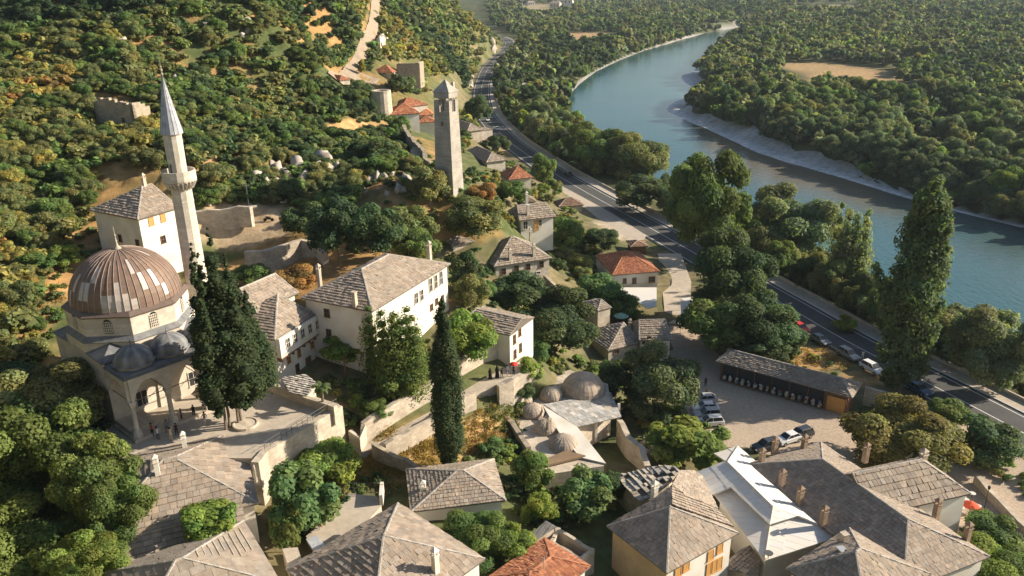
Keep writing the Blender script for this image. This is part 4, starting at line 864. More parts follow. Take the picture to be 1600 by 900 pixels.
for s_ in (-1,1): m.hexa([TL(-.05,s_*1.5-.05,16.2),TL(.05,s_*1.5-.05,16.2),TL(.05,s_*1.5+.05,16.2),TL(-.05,s_*1.5+.05,16.2)],[TL(-.05,s_*1.5-.05,18.6),TL(.05,s_*1.5-.05,18.6),TL(.05,s_*1.5+.05,18.6),TL(-.05,s_*1.5+.05,18.6)]); m.box(TL(s_*1.5,0,17.4),(.12,.12,2.4),ta)
m.build('mullion',M['dark_stone'],tw)
m=MB(); tprism(m,1.85,19.9,1.85,20.05); a=[TL(-1.82,-1.82,20.05),TL(1.82,-1.82,20.05),TL(1.82,1.82,20.05),TL(-1.82,1.82,20.05),TL(0,0,22.3)]; m.add(a,[(0,1,4),(1,2,4),(2,3,4),(3,0,4)]); m.build('roof',M['dark_stone'],tw)
m=MB(); m.box(TL(1.,1.2,20.9),(.5,.5,1.6),ta); m.build('chimney',M['ashlar'],tw)
m=MB(); m.lathe(TL(0,-1.86,14.),[(.42,0),(.42,.02)],12)
m=MB(); n_=-ty; pts=[TL(.33*math.cos(t),-1.815,14.+.5*math.sin(t)) for t in np.linspace(0,2*math.pi,12,endpoint=False)]; m.add(pts,[tuple(range(12))]); m.build('window',M['glass'],tw)
# ---------------------------------------------------------------- walls, terrace, street
def wallrun(label,pts,zb,th=.6,name='stone_wall',m='ruin',step=1.1,jag=.12,cat='wall',cap=None,group=None):
    """pts: list of (px,py,ztop); zb: foot height, or list"""
    p=[W(*q) for q in pts]; zbs=zb if hasattr(zb,'__len__') else [zb]*len(p); out=[]
    for i in range(len(p)-1):
        n=max(1,int(np.linalg.norm(p[i+1][:2]-p[i][:2])/step))
        for k in range(n): t=k/n; out.append((p[i]+(p[i+1]-p[i])*t,zbs[i]+(zbs[i+1]-zbs[i])*t))
    out.append((p[-1],zbs[-1])); mb=MB(); pos=np.array([o[0] for o in out]); t=np.gradient(pos[:,:2],axis=0); t/=np.linalg.norm(t,axis=1)[:,None]+1e-9; nr=np.stack([-t[:,1],t[:,0]],1)
    vs=[];hz=[R.uniform(-jag,jag) for _ in out]
    for i,(q,b) in enumerate(out):
        a=q[:2]+nr[i]*th/2; c=q[:2]-nr[i]*th/2
        vs+=[(a[0],a[1],b-1.),(a[0],a[1],q[2]+hz[i]),(c[0],c[1],q[2]+hz[i]),(c[0],c[1],b-1.)]
    fs=[]
    for i in range(len(out)-1):
        for k in range(4): fs.append((4*i+k,4*i+(k+1)%4,4*(i+1)+(k+1)%4,4*(i+1)+k))
    e=4*(len(out)-1); fs+=[(3,2,1,0),(e,e+1,e+2,e+3)]
    mb.add(vs,fs); o=mb.build(name,M[m]); tag(o,label,cat,group)
    bm=bmesh.new(); bm.from_mesh(o.data); bmesh.ops.recalc_face_normals(bm,faces=bm.faces); bm.to_mesh(o.data); bm.free()
    return o
# mosque terrace
m=MB(); tp=[W(x,y,MZ-.02) for x,y in ((529,631),(414,702),(395,716),(300,715),(215,712),(172,700),(150,660),(60,560),(200,500),(330,560),(418,597))]
m.prism([(q[0],q[1]) for q in tp],7.,MZ-.02); o=m.build('terrace',M['pave']); tag(o,kind='structure')
wallrun('high pale retaining wall holding up the front of the mosque terrace',[(531,633,15.2),(413,704,15.2),(398,722,15.2)],8.5,.9,m='stone',jag=.0,name='retaining_wall')
wallrun('straight parapet wall between the mosque terrace and the bay-windowed house',[(414,594,16.1),(470,617,16.1),(524,634,16.1)],14.5,.6,m='stone',jag=.02,name='parapet_wall')
m=MB(); a,b=W(527,634,15.2),W(414,703,15.2)
n=14
for k in range(n+1): q=a+(b-a)*k/n; m.tube(q,q+np.array([0,0,1.]),.025,n=5)
for z_ in (.5,1.): m.tube(a+np.array([0,0,z_]),b+np.array([0,0,z_]),.025,n=5)
tag(m.build('metal_railing',M['metal']),'thin dark railing along the top of the terrace retaining wall','railing')
m=MB(); c=W(384,664,MZ); m.lathe(c,[(1.5,0),(1.5,.3),(1.3,.3),(1.3,.2),(.05,.25)],20,col=(1,1,1)); tag(m.build('tree_planter_ring',M['stone']),'round stone ring of bare earth by the big dark cypress','planter')
# stacked slab heap roof by the terrace
froof('slab_roofed_shed','tiny shed under loose grey slabs between bay-windowed house and terrace parapet',[([(437,600,17.2),(475,616,16.8),(492,590,17.4)],[(452,613),(478,619),(497,600),(478,585),(440,590)])],14.5,walls=[(455,610,16.6),(476,614,16.6),(492,600,16.6),(476,588,16.8),(445,592,16.6)],row=.4,w=(.3,.5),lift=.1,rough=.05,v=.3,cols=[(.5,.46,.4),(.38,.34,.3)])
# street with its walls
ST=[(560,697,9.2),(600,686,9.4),(640,664,9.9),(672,645,10.2),(712,618,10.6),(750,600,10.9),(800,585,11.1),(830,572,11.2)]
stp=smooth([W(*q) for q in ST],1.5)
zs=lambda x,y: float(stp[np.argmin((stp[:,0]-x)**2+(stp[:,1]-y)**2),2])
ribbon(stp,-1.6,2.2,.06,'street',M['pave'],zf=zs,thick=1.5)
wallrun('tall garden wall on the upper side of the sloping cobbled street',[(566,660,12.2),(590,645,12.6),(640,615,13.3),(672,596,13.7),(712,566,14.2),(757,541,14.6),(796,527,14.8)],[9,9.3,9.9,10.2,10.6,11,11],.7,m='stone',name='garden_wall')
wallrun('low parapet wall on the lower side of the sloping cobbled street',[(601,693,10.6),(640,672,11.),(673,654,11.2),(712,627,11.6),(742,611,11.9)],[7.6,7.8,8.2,8.2,8.5],.6,m='stone',name='parapet_wall')
wallrun('short bright wall beside the people at the top of the street',[(778,602,11.6),(800,592,11.9),(815,583,12.)],[8,8,8],.7,m='stone',name='parapet_wall')
wallrun('collapsing wall running from the street corner down to the pyramid-roofed house',[(583,693,10.4),(592,700,10.2),(620,712,9.8),(650,727,9.5),(680,740,9.2)],[7.5]*5,.6,jag=.25,name='ruined_wall')
wallrun('stubby garden wall corner with a small opening beside the terrace',[(547,672,11.5),(562,683,11.3),(568,662,12.2)],[9,9,9],.6,m='stone',jag=.05,name='garden_wall')
wallrun('shaded stone wall west of the bathhouse domes',[(783,640,7.5),(800,660,7.5),(826,698,7.3)],[4,4,4],.7,m='ruin',name='yard_wall')
wallrun('pale rubble wall curving below the bathhouse canopy yard',[(968,655,5.2),(982,680,5.2),(1003,700,5.),(1012,728,4.8)],[1.5]*4,.8,m='stone',name='yard_wall',jag=.2)
wallrun('broken brown wall zigzagging downhill from the four-windowed house',[(851,428,10.2),(862,440,9.2),(880,452,8.),(905,462,6.6),(925,476,6.)],[5,5,4,3.5,3],.7,jag=.3,name='ruined_wall')
wallrun('curving pale retaining wall across the upper lane above the large mansion',[(383,392,21.2),(410,392,21.3),(440,383,21.4),(470,374,21.5),(495,378,21.2),(508,395,20.5)],[17.8]*6,1.,m='stone',name='retaining_wall',jag=.05)
wallrun('sunlit field wall right of the minaret with a dark opening',[(305,330,24.6),(345,327,24.8),(372,322,25.2),(392,322,25.5)],[20.5,21,22,22.5],.8,m='stone',name='field_wall')
wallrun('short high wall end just below the minaret house gable',[(268,342,24.5),(283,352,24)],[19.5,19.],.5,m='stone',name='garden_wall')
wallrun('grey boundary wall at the far end of the stall row',[(1352,604,3.),(1385,612,2.8),(1420,624,2.5)],[0,0,0],.6,m='stone',name='yard_wall')
wallrun('low wall stepping down from the boundary wall toward the main road',[(1420,626,1.6),(1450,640,1.4),(1478,652,1.2)],[0,0,0],.5,m='stone',name='yard_wall')
wallrun('long low wall beside the cobbled lane in the bottom right corner',[(1526,742,1.3),(1552,770,1.3),(1585,803,1.3),(1625,845,1.3)],[0]*4,.6,m='stone',name='lane_wall')
wallrun('crenellated stair wall winding down beside the clock tower',[(631,196,25.5),(637,208,24.8),(650,222,24.),(663,235,23.6),(664,248,23.4),(676,254,23.2)],[19.5,19.5,20,20.5,21,21],1.,m='ruin',name='town_wall',jag=.35)
m=MB(); a=W(653,232,22.8);b=W(640,262,20.5)
for k in range(14): q=a+(b-a)*k/13; m.box(q,(3.,.7,.5),rad(10))
tag(m.build('stone_steps',M['stone']),'worn stone steps climbing inside the crenellated stair wall','steps')
m=MB(); a=W(374,340,21.6);b=W(392,323,24.4)
for k in range(10): q=a+(b-a)*k/9; m.box(q,(2.2,.6,.35),rad(35))
tag(m.build('stone_steps',M['stone']),'short flight of stone steps by the sunlit field wall','steps')
# round tower
g=G(598,178); m=MB(); rr=11.2/ (F/fwd(*g))*1.35; hh_=36/(F/fwd(*g))
m.lathe(g,[(rr*1.08,-3),(rr,hh_*.9),(rr,hh_),(rr*.7,hh_),(rr*.7,hh_-1)],16); rt=m.build('round_tower',M['stone']); tag(rt,'ivy-draped round stone tower stub below the orange-roofed hill house','tower')
# roofless hill ruins
def ruin(label,c4,h,name='roofless_ruin',m='ruin'):
    p=[G(*q) for q in c4]; mb=MB(); th=.7; n=len(p)
    for i in range(n):
        a=p[i];b=p[(i+1)%n]; L=np.linalg.norm((b-a)[:2]); d=(b-a)/L; d[2]=0; nn=np.array([-d[1],d[0],0]); k=max(1,int(L/1.2))
        for j in range(k):
            s0=a+(b-a)*j/k; s1=a+(b-a)*(j+1)/k; z0=min(a[2],b[2])-2; zz=max(a[2],b[2])+h*R.uniform(.8,1.05)
            mb.hexa([(s0[0],s0[1],z0),(s1[0],s1[1],z0),(s1[0]+nn[0]*th,s1[1]+nn[1]*th,z0),(s0[0]+nn[0]*th,s0[1]+nn[1]*th,z0)],[(s0[0],s0[1],zz),(s1[0],s1[1],zz),(s1[0]+nn[0]*th,s1[1]+nn[1]*th,zz),(s0[0]+nn[0]*th,s0[1]+nn[1]*th,zz)])
    o=mb.build(name,M[m]); tag(o,label,'ruin'); return o
rz=35.5; p1,p2=W(153,197,rz),W(213,200,rz); hpx=(6.2)
m=MB(); L=np.linalg.norm(p2-p1); d=(p2-p1)/L; nn=np.array([-d[1],d[0],0]); k=14
for i in range(k):
    for (o_,e_) in ((0,1),):
        s0=p1+d*L*i/k; s1=p1+d*L*(i+1)/k; zt=rz+hpx*(1-.25*abs(i-4)/10)*R.uniform(.93,1.05)
        m.hexa([(*s0[:2],rz-3),(*s1[:2],rz-3),(*(s1+nn*.8)[:2],rz-3),(*(s0+nn*.8)[:2],rz-3)],[(*s0[:2],zt),(*s1[:2],zt),(*(s1+nn*.8)[:2],zt),(*(s0+nn*.8)[:2],zt)])
for s_,l_ in ((p1,6),(p2,5)):
    for i in range(4):
        a=s_+nn*l_*i/4;b=s_+nn*l_*(i+1)/4; w_=d*.8*(1 if s_ is p1 else -1); zt=rz+hpx*.85-i*.5*R.random()
        m.hexa([(*a[:2],rz-3),(*(a+w_)[:2],rz-3),(*(b+w_)[:2],rz-3),(*b[:2],rz-3)],[(*a[:2],zt),(*(a+w_)[:2],zt),(*(b+w_)[:2],zt),(*b[:2],zt)])
o=m.build('hillside_ruin',M['ruin']); tag(o,'roofless grey ruin with one small window on the dry hillside above the minaret house','ruin')
window(o,(p1,d,-nn),(193,188),.8,1.1,frame='ruin',bars=False)
# dark roofless building beside the hill house
g=G(626,130); sc=F/fwd(*g); wd_=34/sc; hg=30/sc
m=MB(); x0,y0,z0=g; m.box((x0+wd_*.42,y0,z0+hg/2-1),(wd_,.8,hg+2),rad(0)); m.box((x0+wd_*.9,y0+3,z0+hg/2-1),(.9,7,hg+2.4),rad(-12)); m.box((x0-wd_*.08,y0+3,z0+hg/2-1),(.9,7,hg+1.6),0)
tag(m.build('roofless_building',M['ruin']),'tall roofless dark stone shell right of the orange-roofed hill house','ruin')
ruin('low broken tan wall remains under the roofless shell, above the orange roofs',[(633,141),(647,143),(650,134),(638,130)],3.,m='stone')
ruin('small roofless white hut beside the hillside track, higher than every house',[(592,76),(602,77),(605,72),(596,70)],4.5,m='ashlar')
# roofless walled room next to the bottom orange roof
m=MB(); rc=[W(x,y,6.6) for x,y in ((858.7,846),(870.7,824),(929,859),(906.7,875))]
for i in range(4):
    a,b=rc[i],rc[(i+1)%4]; d=(b-a)/np.linalg.norm(b-a); nn=np.array([-d[1],d[0],0])*(.4); k=6
    for j in range(k):
        s0=a+(b-a)*j/k;s1=a+(b-a)*(j+1)/k; zt=6.6+R.uniform(-.08,.12)
        m.hexa([(*s0[:2],3),(*s1[:2],3),(*(s1-nn)[:2],3),(*(s0-nn)[:2],3)],[(*s0[:2],zt),(*s1[:2],zt),(*(s1-nn)[:2],zt),(*(s0-nn)[:2],zt)])
tag(m.build('roofless_room',M['stone']),'roofless walled stone room beside the bottom orange roof','ruin')
m=MB(); m.tube(W(881,842,5.6),W(886,851,4.8),.12); tag(m.build('fallen_post',M['frame']),'pale post leaning inside the roofless stone room','post')
# walled yard with railings and flag behind the grey slab house
m=MB(); yz=9.3; yp=[W(x,y,yz) for x,y in ((478,838),(545,770),(590,776),(596,790),(560,830),(500,862))]; m.prism([(q[0],q[1]) for q in yp],6,yz); tag(m.build('flat_roof_terrace',M['pave']),'flat roof terrace with railings behind the grey bottom-centre house','terrace')
m=MB(); a,b,c=W(476,836,yz),W(546,768,yz),W(600,772,yz)
for s_,e_ in ((a,b),(b,c)):
    n=8
    for k in range(n+1): q=s_+(e_-s_)*k/n; m.tube(q,q+np.array([0,0,1.3]),.03,n=5)
    for z_ in (.1,.7,1.3): m.tube(s_+np.array([0,0,z_]),e_+np.array([0,0,z_]),.03,n=5)
tag(m.build('metal_railing',M['metal']),'dark metal fence around the flat roof terrace near the red flag','railing')
m=MB(); m.box(W(597,778,yz)+np.array([0,0,.6]),(.4,2.6,1.4),.1); tag(m.build('parapet_block',M['plaster']),'pale upright parapet block at the corner of the flat roof terrace','block')
fl=empty('red_flag',tuple(W(497,826,9.3)),'small red flag on a pole by the flat roof terrace','flag')
m=MB(); m.tube(W(500,828,9.3),W(495,806,10.8),.03); m.build('pole',M['steel'],fl)
m=MB(); q=[W(494,806,10.8),W(498,812,10.6),W(503,824,9.8),W(498,820,10.)]; m.add(q+[v+np.array([.03,.03,0]) for v in q],[(0,1,2,3),(7,6,5,4),(0,4,5,1),(1,5,6,2),(2,6,7,3),(3,7,4,0)],(.75,.03,.02)); m.build('cloth',M['cloth'],fl)
m=MB(); q=[W(*v) for v in ((441,857,10.5),(465,855,10.5),(475,885,10.),(452,889,10.))]; m.add([tuple(v) for v in q]+[(v[0],v[1],7) for v in q],[(0,1,2,3),(4,5,1,0),(5,6,2,1),(6,7,3,2),(7,4,0,3)]); tag(m.build('flat_roofed_block',M['pave']),'small flat-topped concrete block beside the grey bottom-centre roof','outbuilding')
m=MB(); q=[W(*v) for v in ((478,842,10.2),(496,836,10.4),(512,858,10.2),(494,866,10.))]; m.add([tuple(v) for v in q]+[(v[0],v[1],v[2]-.15) for v in q],[(0,1,2,3),(7,6,5,4),(4,5,1,0),(5,6,2,1),(6,7,3,2),(7,4,0,3)],(.6,.62,.66)); tag(m.build('slab_lean_to',M['slab']),'dark slab lean-to slope below the red flag','outbuilding')
# balcony on the street wall
bl=empty('balcony',tuple(W(775,550,13)),'covered balcony with white sunbeds built on the street wall','balcony')
m=MB(); q=[W(*v) for v in ((757,549,13.2),(790,532,13.6),(792,545,13.2),(760,560,12.8))]; 
m.hexa([(*W(757,556,12.9)[:2],12.5),(*W(792,540,12.9)[:2],12.5),(*(W(792,540,12.9)+[-2,2.4,0])[:2],12.5),(*(W(757,556,12.9)+[-2,2.4,0])[:2],12.5)],[(*W(757,556,12.9)[:2],12.9),(*W(792,540,12.9)[:2],12.9),(*(W(792,540,12.9)+[-2,2.4,0])[:2],12.9),(*(W(757,556,12.9)+[-2,2.4,0])[:2],12.9)]); m.build('floor',M['pave'],bl)
m=MB(); m.tube(W(757,552,13.1),W(790,536,13.1),.08); m.tube(W(754,541,15.),W(788,524,15.4),.09);m.tube(W(756,556,12.9),W(754,541,15.),.06);m.tube(W(788,540,12.9),W(788,524,15.4),.06); m.build('rail',M['wood'],bl)
m=MB(); c=W(766,549,13.1)
for k in range(3): m.box(c+np.array([k*1.05,k*.8,.1]),(1.5,.6,.3),.7+.4*k,col=(1,1,1))
tag(m.build('sunbed_cushions',M['white']),'white cushions piled on the covered street balcony','cushions')
# ---------------------------------------------------------------- foliage
def unit_ico(sub=1):
    bm=bmesh.new(); bmesh.ops.create_icosphere(bm,subdivisions=sub,radius=1); v=np.array([x.co[:] for x in bm.verts]); f=np.array([[x.index for x in q.verts] for q in bm.faces]); bm.free(); return v,f
ICO1=unit_ico(1); ICO2=unit_ico(2)
def leaves(rs,P0,N0,size,spread=.75,asp=(.5,.9)):
    """rhombic leaf sprays at P0 facing about N0 -> verts (n,4,3)"""
    n=len(P0); N=N0+rs.normal(0,spread,(n,3)); N/=np.linalg.norm(N,axis=1)[:,None]+1e-9
    A=np.cross(N,rs.normal(0,1,(n,3))); A/=np.linalg.norm(A,axis=1)[:,None]+1e-9; B=np.cross(N,A)
    s=size*rs.uniform(.6,1.35,(n,1)); w=s*rs.uniform(*asp,(n,1)); bend=N*s*rs.uniform(-.25,.25,(n,1))
    return np.stack([P0-A*s,P0-B*w+bend,P0+A*s,P0+B*w+bend],1)
def make_crown(seed,lobes,nleaf,size,core=.78,lobe_sq=.85,tv=.3,tri=False,up=.25,bare=0.,hue=(1,1,1)):
    """lobes: list of (x,y,z,r) ; returns V,F(quads),tint"""
    rs=np.random.RandomState(seed); Vs=[];Fs=[];Ts=[];off=0
    L=np.array([l[:3] for l in lobes]);Rr=np.array([l[3] for l in lobes]); ar=Rr**2; pr=ar/ar.sum()
    li=rs.choice(len(lobes),nleaf,p=pr); d=rs.normal(0,1,(nleaf,3)); d[:,2]=np.where(d[:,2]<-.75,-d[:,2]*.6,d[:,2]); d/=np.linalg.norm(d,axis=1)[:,None]
    rr=Rr[li]*(1-.38*rs.rand(nleaf)**1.6)*(1+.16*(rs.rand(nleaf)>.85)*rs.rand(nleaf)); d2=d.copy(); d2[:,2]*=lobe_sq; P0=L[li]+d2*rr[:,None]
    # drop what is buried deep inside another lobe
    dd=np.linalg.norm(P0[:,None,:]-L[None],axis=2)/Rr[None]; dd[np.arange(nleaf),li]=9; keep=dd.min(1)>.72; P0=P0[keep];d=d[keep];li=li[keep]
    Q=leaves(rs,P0,d+np.array([0,0,up]),size,.42); n=len(Q)
    lt=rs.uniform(1-tv,1+tv,len(lobes))[li]; tt=lt*rs.uniform(.75,1.25,n); yel=rs.uniform(-.12,.2,len(lobes))[li]+rs.uniform(-.08,.08,n)
    T=np.stack([tt*(1+yel),tt,tt*(1-yel*.6)],1)*np.array(hue)
    V=Q.reshape(-1,3); Fq=np.arange(n*4).reshape(-1,4); T=np.repeat(T,4,0)
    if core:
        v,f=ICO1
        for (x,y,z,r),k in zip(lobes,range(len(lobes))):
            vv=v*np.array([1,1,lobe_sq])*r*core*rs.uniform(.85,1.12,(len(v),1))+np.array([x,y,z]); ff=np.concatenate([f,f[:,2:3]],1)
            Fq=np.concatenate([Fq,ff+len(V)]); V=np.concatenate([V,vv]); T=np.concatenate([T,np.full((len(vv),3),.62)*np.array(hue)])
    return V,Fq,T
def npm(name,V,Fq,T,m='foliage'):
    me=bpy.data.meshes.new(name); tri=Fq[:,2]==Fq[:,3]; cnt=np.where(tri,3,4).astype(np.int32); fl=Fq.ravel().astype(np.int32); mask=np.ones(Fq.shape,bool); mask[tri,3]=False; fl=fl[mask.ravel()]
    me.vertices.add(len(V)); me.vertices.foreach_set('co',V.astype(np.float32).ravel()); me.loops.add(len(fl)); me.loops.foreach_set('vertex_index',fl); me.polygons.add(len(cnt)); me.polygons.foreach_set('loop_start',np.concatenate([[0],np.cumsum(cnt)[:-1]]).astype(np.int32)); me.update(calc_edges=True)
    a=me.color_attributes.new('tint','FLOAT_COLOR','POINT'); arr=np.ones((len(V),4),np.float32); arr[:,:3]=T; a.data.foreach_set('color',arr.ravel()); me.materials.append(M[m]); return me
def round_lobes(seed,n,sx=1.,sz=1.,rmin=.26,rmax=.42,flat=0.):
    rs=np.random.RandomState(seed); out=[(0,0,0,.55)]
    for i in range(n):
        t=2*math.pi*(i*.618)+rs.uniform(-.4,.4); u=rs.uniform(-.8,.95); k=math.sqrt(max(0,1-min(1,abs(u))**2)); r=rs.uniform(rmin,rmax); rad_=(1-r)*rs.uniform(.8,1.08)
        out.append((math.cos(t)*k*rad_*sx,math.sin(t)*k*rad_*sx,u*rad_*sz*.9,r))
    return out
CRN={}
def crown(name,*a,**k): CRN[name]=npm('crown_'+name,*make_crown(*a,**k)); return CRN[name]
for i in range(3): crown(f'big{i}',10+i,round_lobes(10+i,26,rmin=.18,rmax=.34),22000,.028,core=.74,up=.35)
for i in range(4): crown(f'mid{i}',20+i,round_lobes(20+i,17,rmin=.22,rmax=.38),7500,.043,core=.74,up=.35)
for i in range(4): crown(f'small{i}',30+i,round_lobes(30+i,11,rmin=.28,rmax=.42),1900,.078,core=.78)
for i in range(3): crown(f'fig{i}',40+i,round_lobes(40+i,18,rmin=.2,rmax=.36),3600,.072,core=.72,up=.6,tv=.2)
def spindle(seed,n,taper,rb,jit=.06):
    rs=np.random.RandomState(seed); out=[]
    for i in range(n):
        z=-1+2*i/(n-1); w=taper(z)*rb
        for k in range(3): t=rs.uniform(0,6.28); out.append((math.cos(t)*w*.5,math.sin(t)*w*.5,z+rs.uniform(-jit,jit),w*rs.uniform(.45,.7)+.012))
    return out
# slim cypress: unit half height, ~0.18 radius
lob=spindle(50,26,lambda z:min(1,((z+1.04)*3.2))**.5*min(1,(1.08-z)*1.1)**.8,.20); crown('cypress',50,lob,24000,.014,core=.8,lobe_sq=1.8,up=.9,tv=.12)
lob=[]
for (dx,dy,h_,s_) in ((0,0,1,.21),(.15,.05,.66,.19),(-.17,.02,.86,.16),(.05,-.16,.4,.2),(-.05,.17,.7,.18),(.25,-.06,.25,.19),(-.22,-.1,.35,.14)):
    for (x,y,z,r) in spindle(int(60+dx*50),16,lambda z:min(1,(z+1.05)*2.2)**.6*min(1,(1.08-z)*.75)**1.1,s_*1.15): lob.append((x+dx,y+dy,(z+1)*.5*(h_+1)-1,r))
crown('darkcypress',60,lob,42000,.014,core=.8,lobe_sq=1.5,up=.9,tv=.2)
lob=spindle(70,24,lambda z:(min(1,(z+1.1)*1.3))**.7*min(1,(1.1-z)*1.3)**.7,.26,.1); rs_=np.random.RandomState(4)
for k in range(40):
    z=rs_.uniform(-.85,.75); t=rs_.uniform(0,6.28); w=.27*min(1,(1.1-z)*1.1)**.7; 
    for q in range(3): lob.append((math.cos(t)*w*(.7+.12*q),math.sin(t)*w*(.7+.12*q),z+.05*q,.075-.012*q))
for q in range(7): lob.append((.24+.03*q,-.04,-.28+.07*q,.10-.008*q))
crown('poplar',70,lob,34000,.0165,core=.5,lobe_sq=1.5,up=.3,tv=.3)
lob=[]; rs_=np.random.RandomState(6)
for k in range(9):
    t=rs_.uniform(0,6.28); r_=rs_.uniform(.0,.5); hx,hy=math.cos(t)*r_,math.sin(t)*r_; top=rs_.uniform(.5,1.1)
    for q in range(8): z=-.9+(top+.9)*q/7; lob.append((hx*1.7,hy*1.7,z,(.36 if q<5 else .26-.06*(q-5))*rs_.uniform(.8,1.1)))
crown('feather',80,lob,20000,.026,core=.6,up=.2,tv=.25)
def stem(seed,h=1.,r=.05,branches=5,multi=1):
    rs=random.Random(seed); m=MB()
    for q in range(multi):
        a=rs.uniform(0,6.28); p=Vector((0.12*q*math.cos(a),.12*q*math.sin(a),-.1)); n=5; pts=[p]
        for i in range(n): pts.append(pts[-1]+Vector((rs.uniform(-.04,.04)*h,rs.uniform(-.04,.04)*h,h*1.15/n)))
        for i in range(n): m.tube(pts[i],pts[i+1],r*(1.15-i*.15),r*(1.0-i*.15),7,caps=False)
        for b in range(branches):
            i=rs.randint(2,n-1); t=rs.uniform(0,6.28); l=h*rs.uniform(.3,.5); e=pts[i]+Vector((math.cos(t)*l*.8,math.sin(t)*l*.8,l*.7)); mid=(pts[i]+e)/2+Vector((0,0,-.04*h)); m.tube(pts[i],mid,r*.5,r*.35,5,caps=False); m.tube(mid,e,r*.35,r*.12,5,caps=False)
    o=m.build('trunk',M['bark']); me=o.data; bpy.data.objects.remove(o); return me
TR={k:stem(i,1.,.05 if i else .05,6,1) for i,k in enumerate(('a','b','c'))}; TR['multi']=stem(9,1.,.035,3,4)
def tree(name,label,cat,base,Hh,Rw,cr,colr,trunk='a',crown_h=None,group=None,cz=None,rot=None,trunk_s=None,parts=True):
    """base world point, total height Hh, crown radius Rw; crown_h = half height of crown"""
    ch=crown_h or Rw*.85; zc=(Hh-ch) if cz is None else cz
    rt=empty(name,tuple(base),label,cat,group) if parts else None
    c=bpy.data.objects.new('crown' if parts else name,CRN[cr]); COL.objects.link(c); c.color=(*colr,1)
    s=1 if cr[:3] not in ('cyp','dar','pop') else None
    if s: c.scale=(Rw,Rw,ch)
    else: c.scale=(Rw,Rw,ch)
    c.rotation_euler=(0,0,R.uniform(0,6.28) if rot is None else rot)
    if parts:
        c.parent=rt; c.location=(0,0,zc)
        t=bpy.data.objects.new('trunk',TR[trunk]); COL.objects.link(t); t.parent=rt; ts=trunk_s or max(.8,Hh*.09); t.scale=(ts*1.2,ts*1.2,max(.5,zc)); t.rotation_euler=(0,0,R.uniform(0,6))
        return rt
    c.location=(base[0],base[1],base[2]+zc); tag(c,label,cat,group); return c
FOL={'autumn':(.17,.155,.05),'sage':(.10,.13,.065),'dark':(.066,.100,.042),'deep':(.050,.080,.038),'green':(.105,.155,.045),'bright':(.15,.21,.048),'olive':(.155,.170,.066),'willow':(.165,.195,.100),'yellow':(.24,.22,.065),'rust':(.29,.185,.065),'lime':(.19,.22,.045),'fig':(.10,.165,.060),'cyp':(.050,.078,.030),'poplar':(.095,.130,.058)}
for k_ in FOL: FOL[k_]=tuple(q*(1.34 if k_ not in('cyp','rust') else 1.08) for q in FOL[k_])
def jc(c,v=.15): k=1+R.uniform(-v,v); return (FOL[c][0]*k*R.uniform(.92,1.1),FOL[c][1]*k,FOL[c][2]*k)
def treepx(name,label,cat,cx,cy,w,h,cr,col,trunk='a',under=.35,group=None,crad=1.08,zg=None,zcc=None,**k):
    if zcc:
        q=W(cx,cy,zcc); s=F/fwd(*q); g=np.array([q[0],q[1],H1(q[0],q[1])]); ch=h/2/s; return tree(name,label,cat,g,zcc-g[2]+ch,w/2/s*crad,cr,jc(col,.08),trunk,ch,group,cz=zcc-g[2],**k)
    """crown spans w x h pixels centred on (cx,cy); 'under' = bare trunk share of the crown height below it"""
    by=cy+h*.5+h*under
    for _ in range(5):
        g=G(cx,by) if zg is None else W(cx,by,zg); s=F/fwd(*g); Rw=w/2/s; 
        # vertical half extent of an ellipsoid seen under the local depression angle
        dep=math.atan2(HC-g[2],math.hypot(g[0],g[1])); ch=max(.72*Rw,h/2/s*(1.12 if h>w*.9 else .98))
        zc=ch*(.84+under*.5); X,Y=P(g[0],g[1],g[2]+zc); by+= (cy-Y)
    Rw*=crad
    return tree(name,label,cat,g,zc+ch,Rw,cr,jc(col,.08),trunk,ch,group,cz=zc,**k)
T=treepx
tg='garden and town trees'
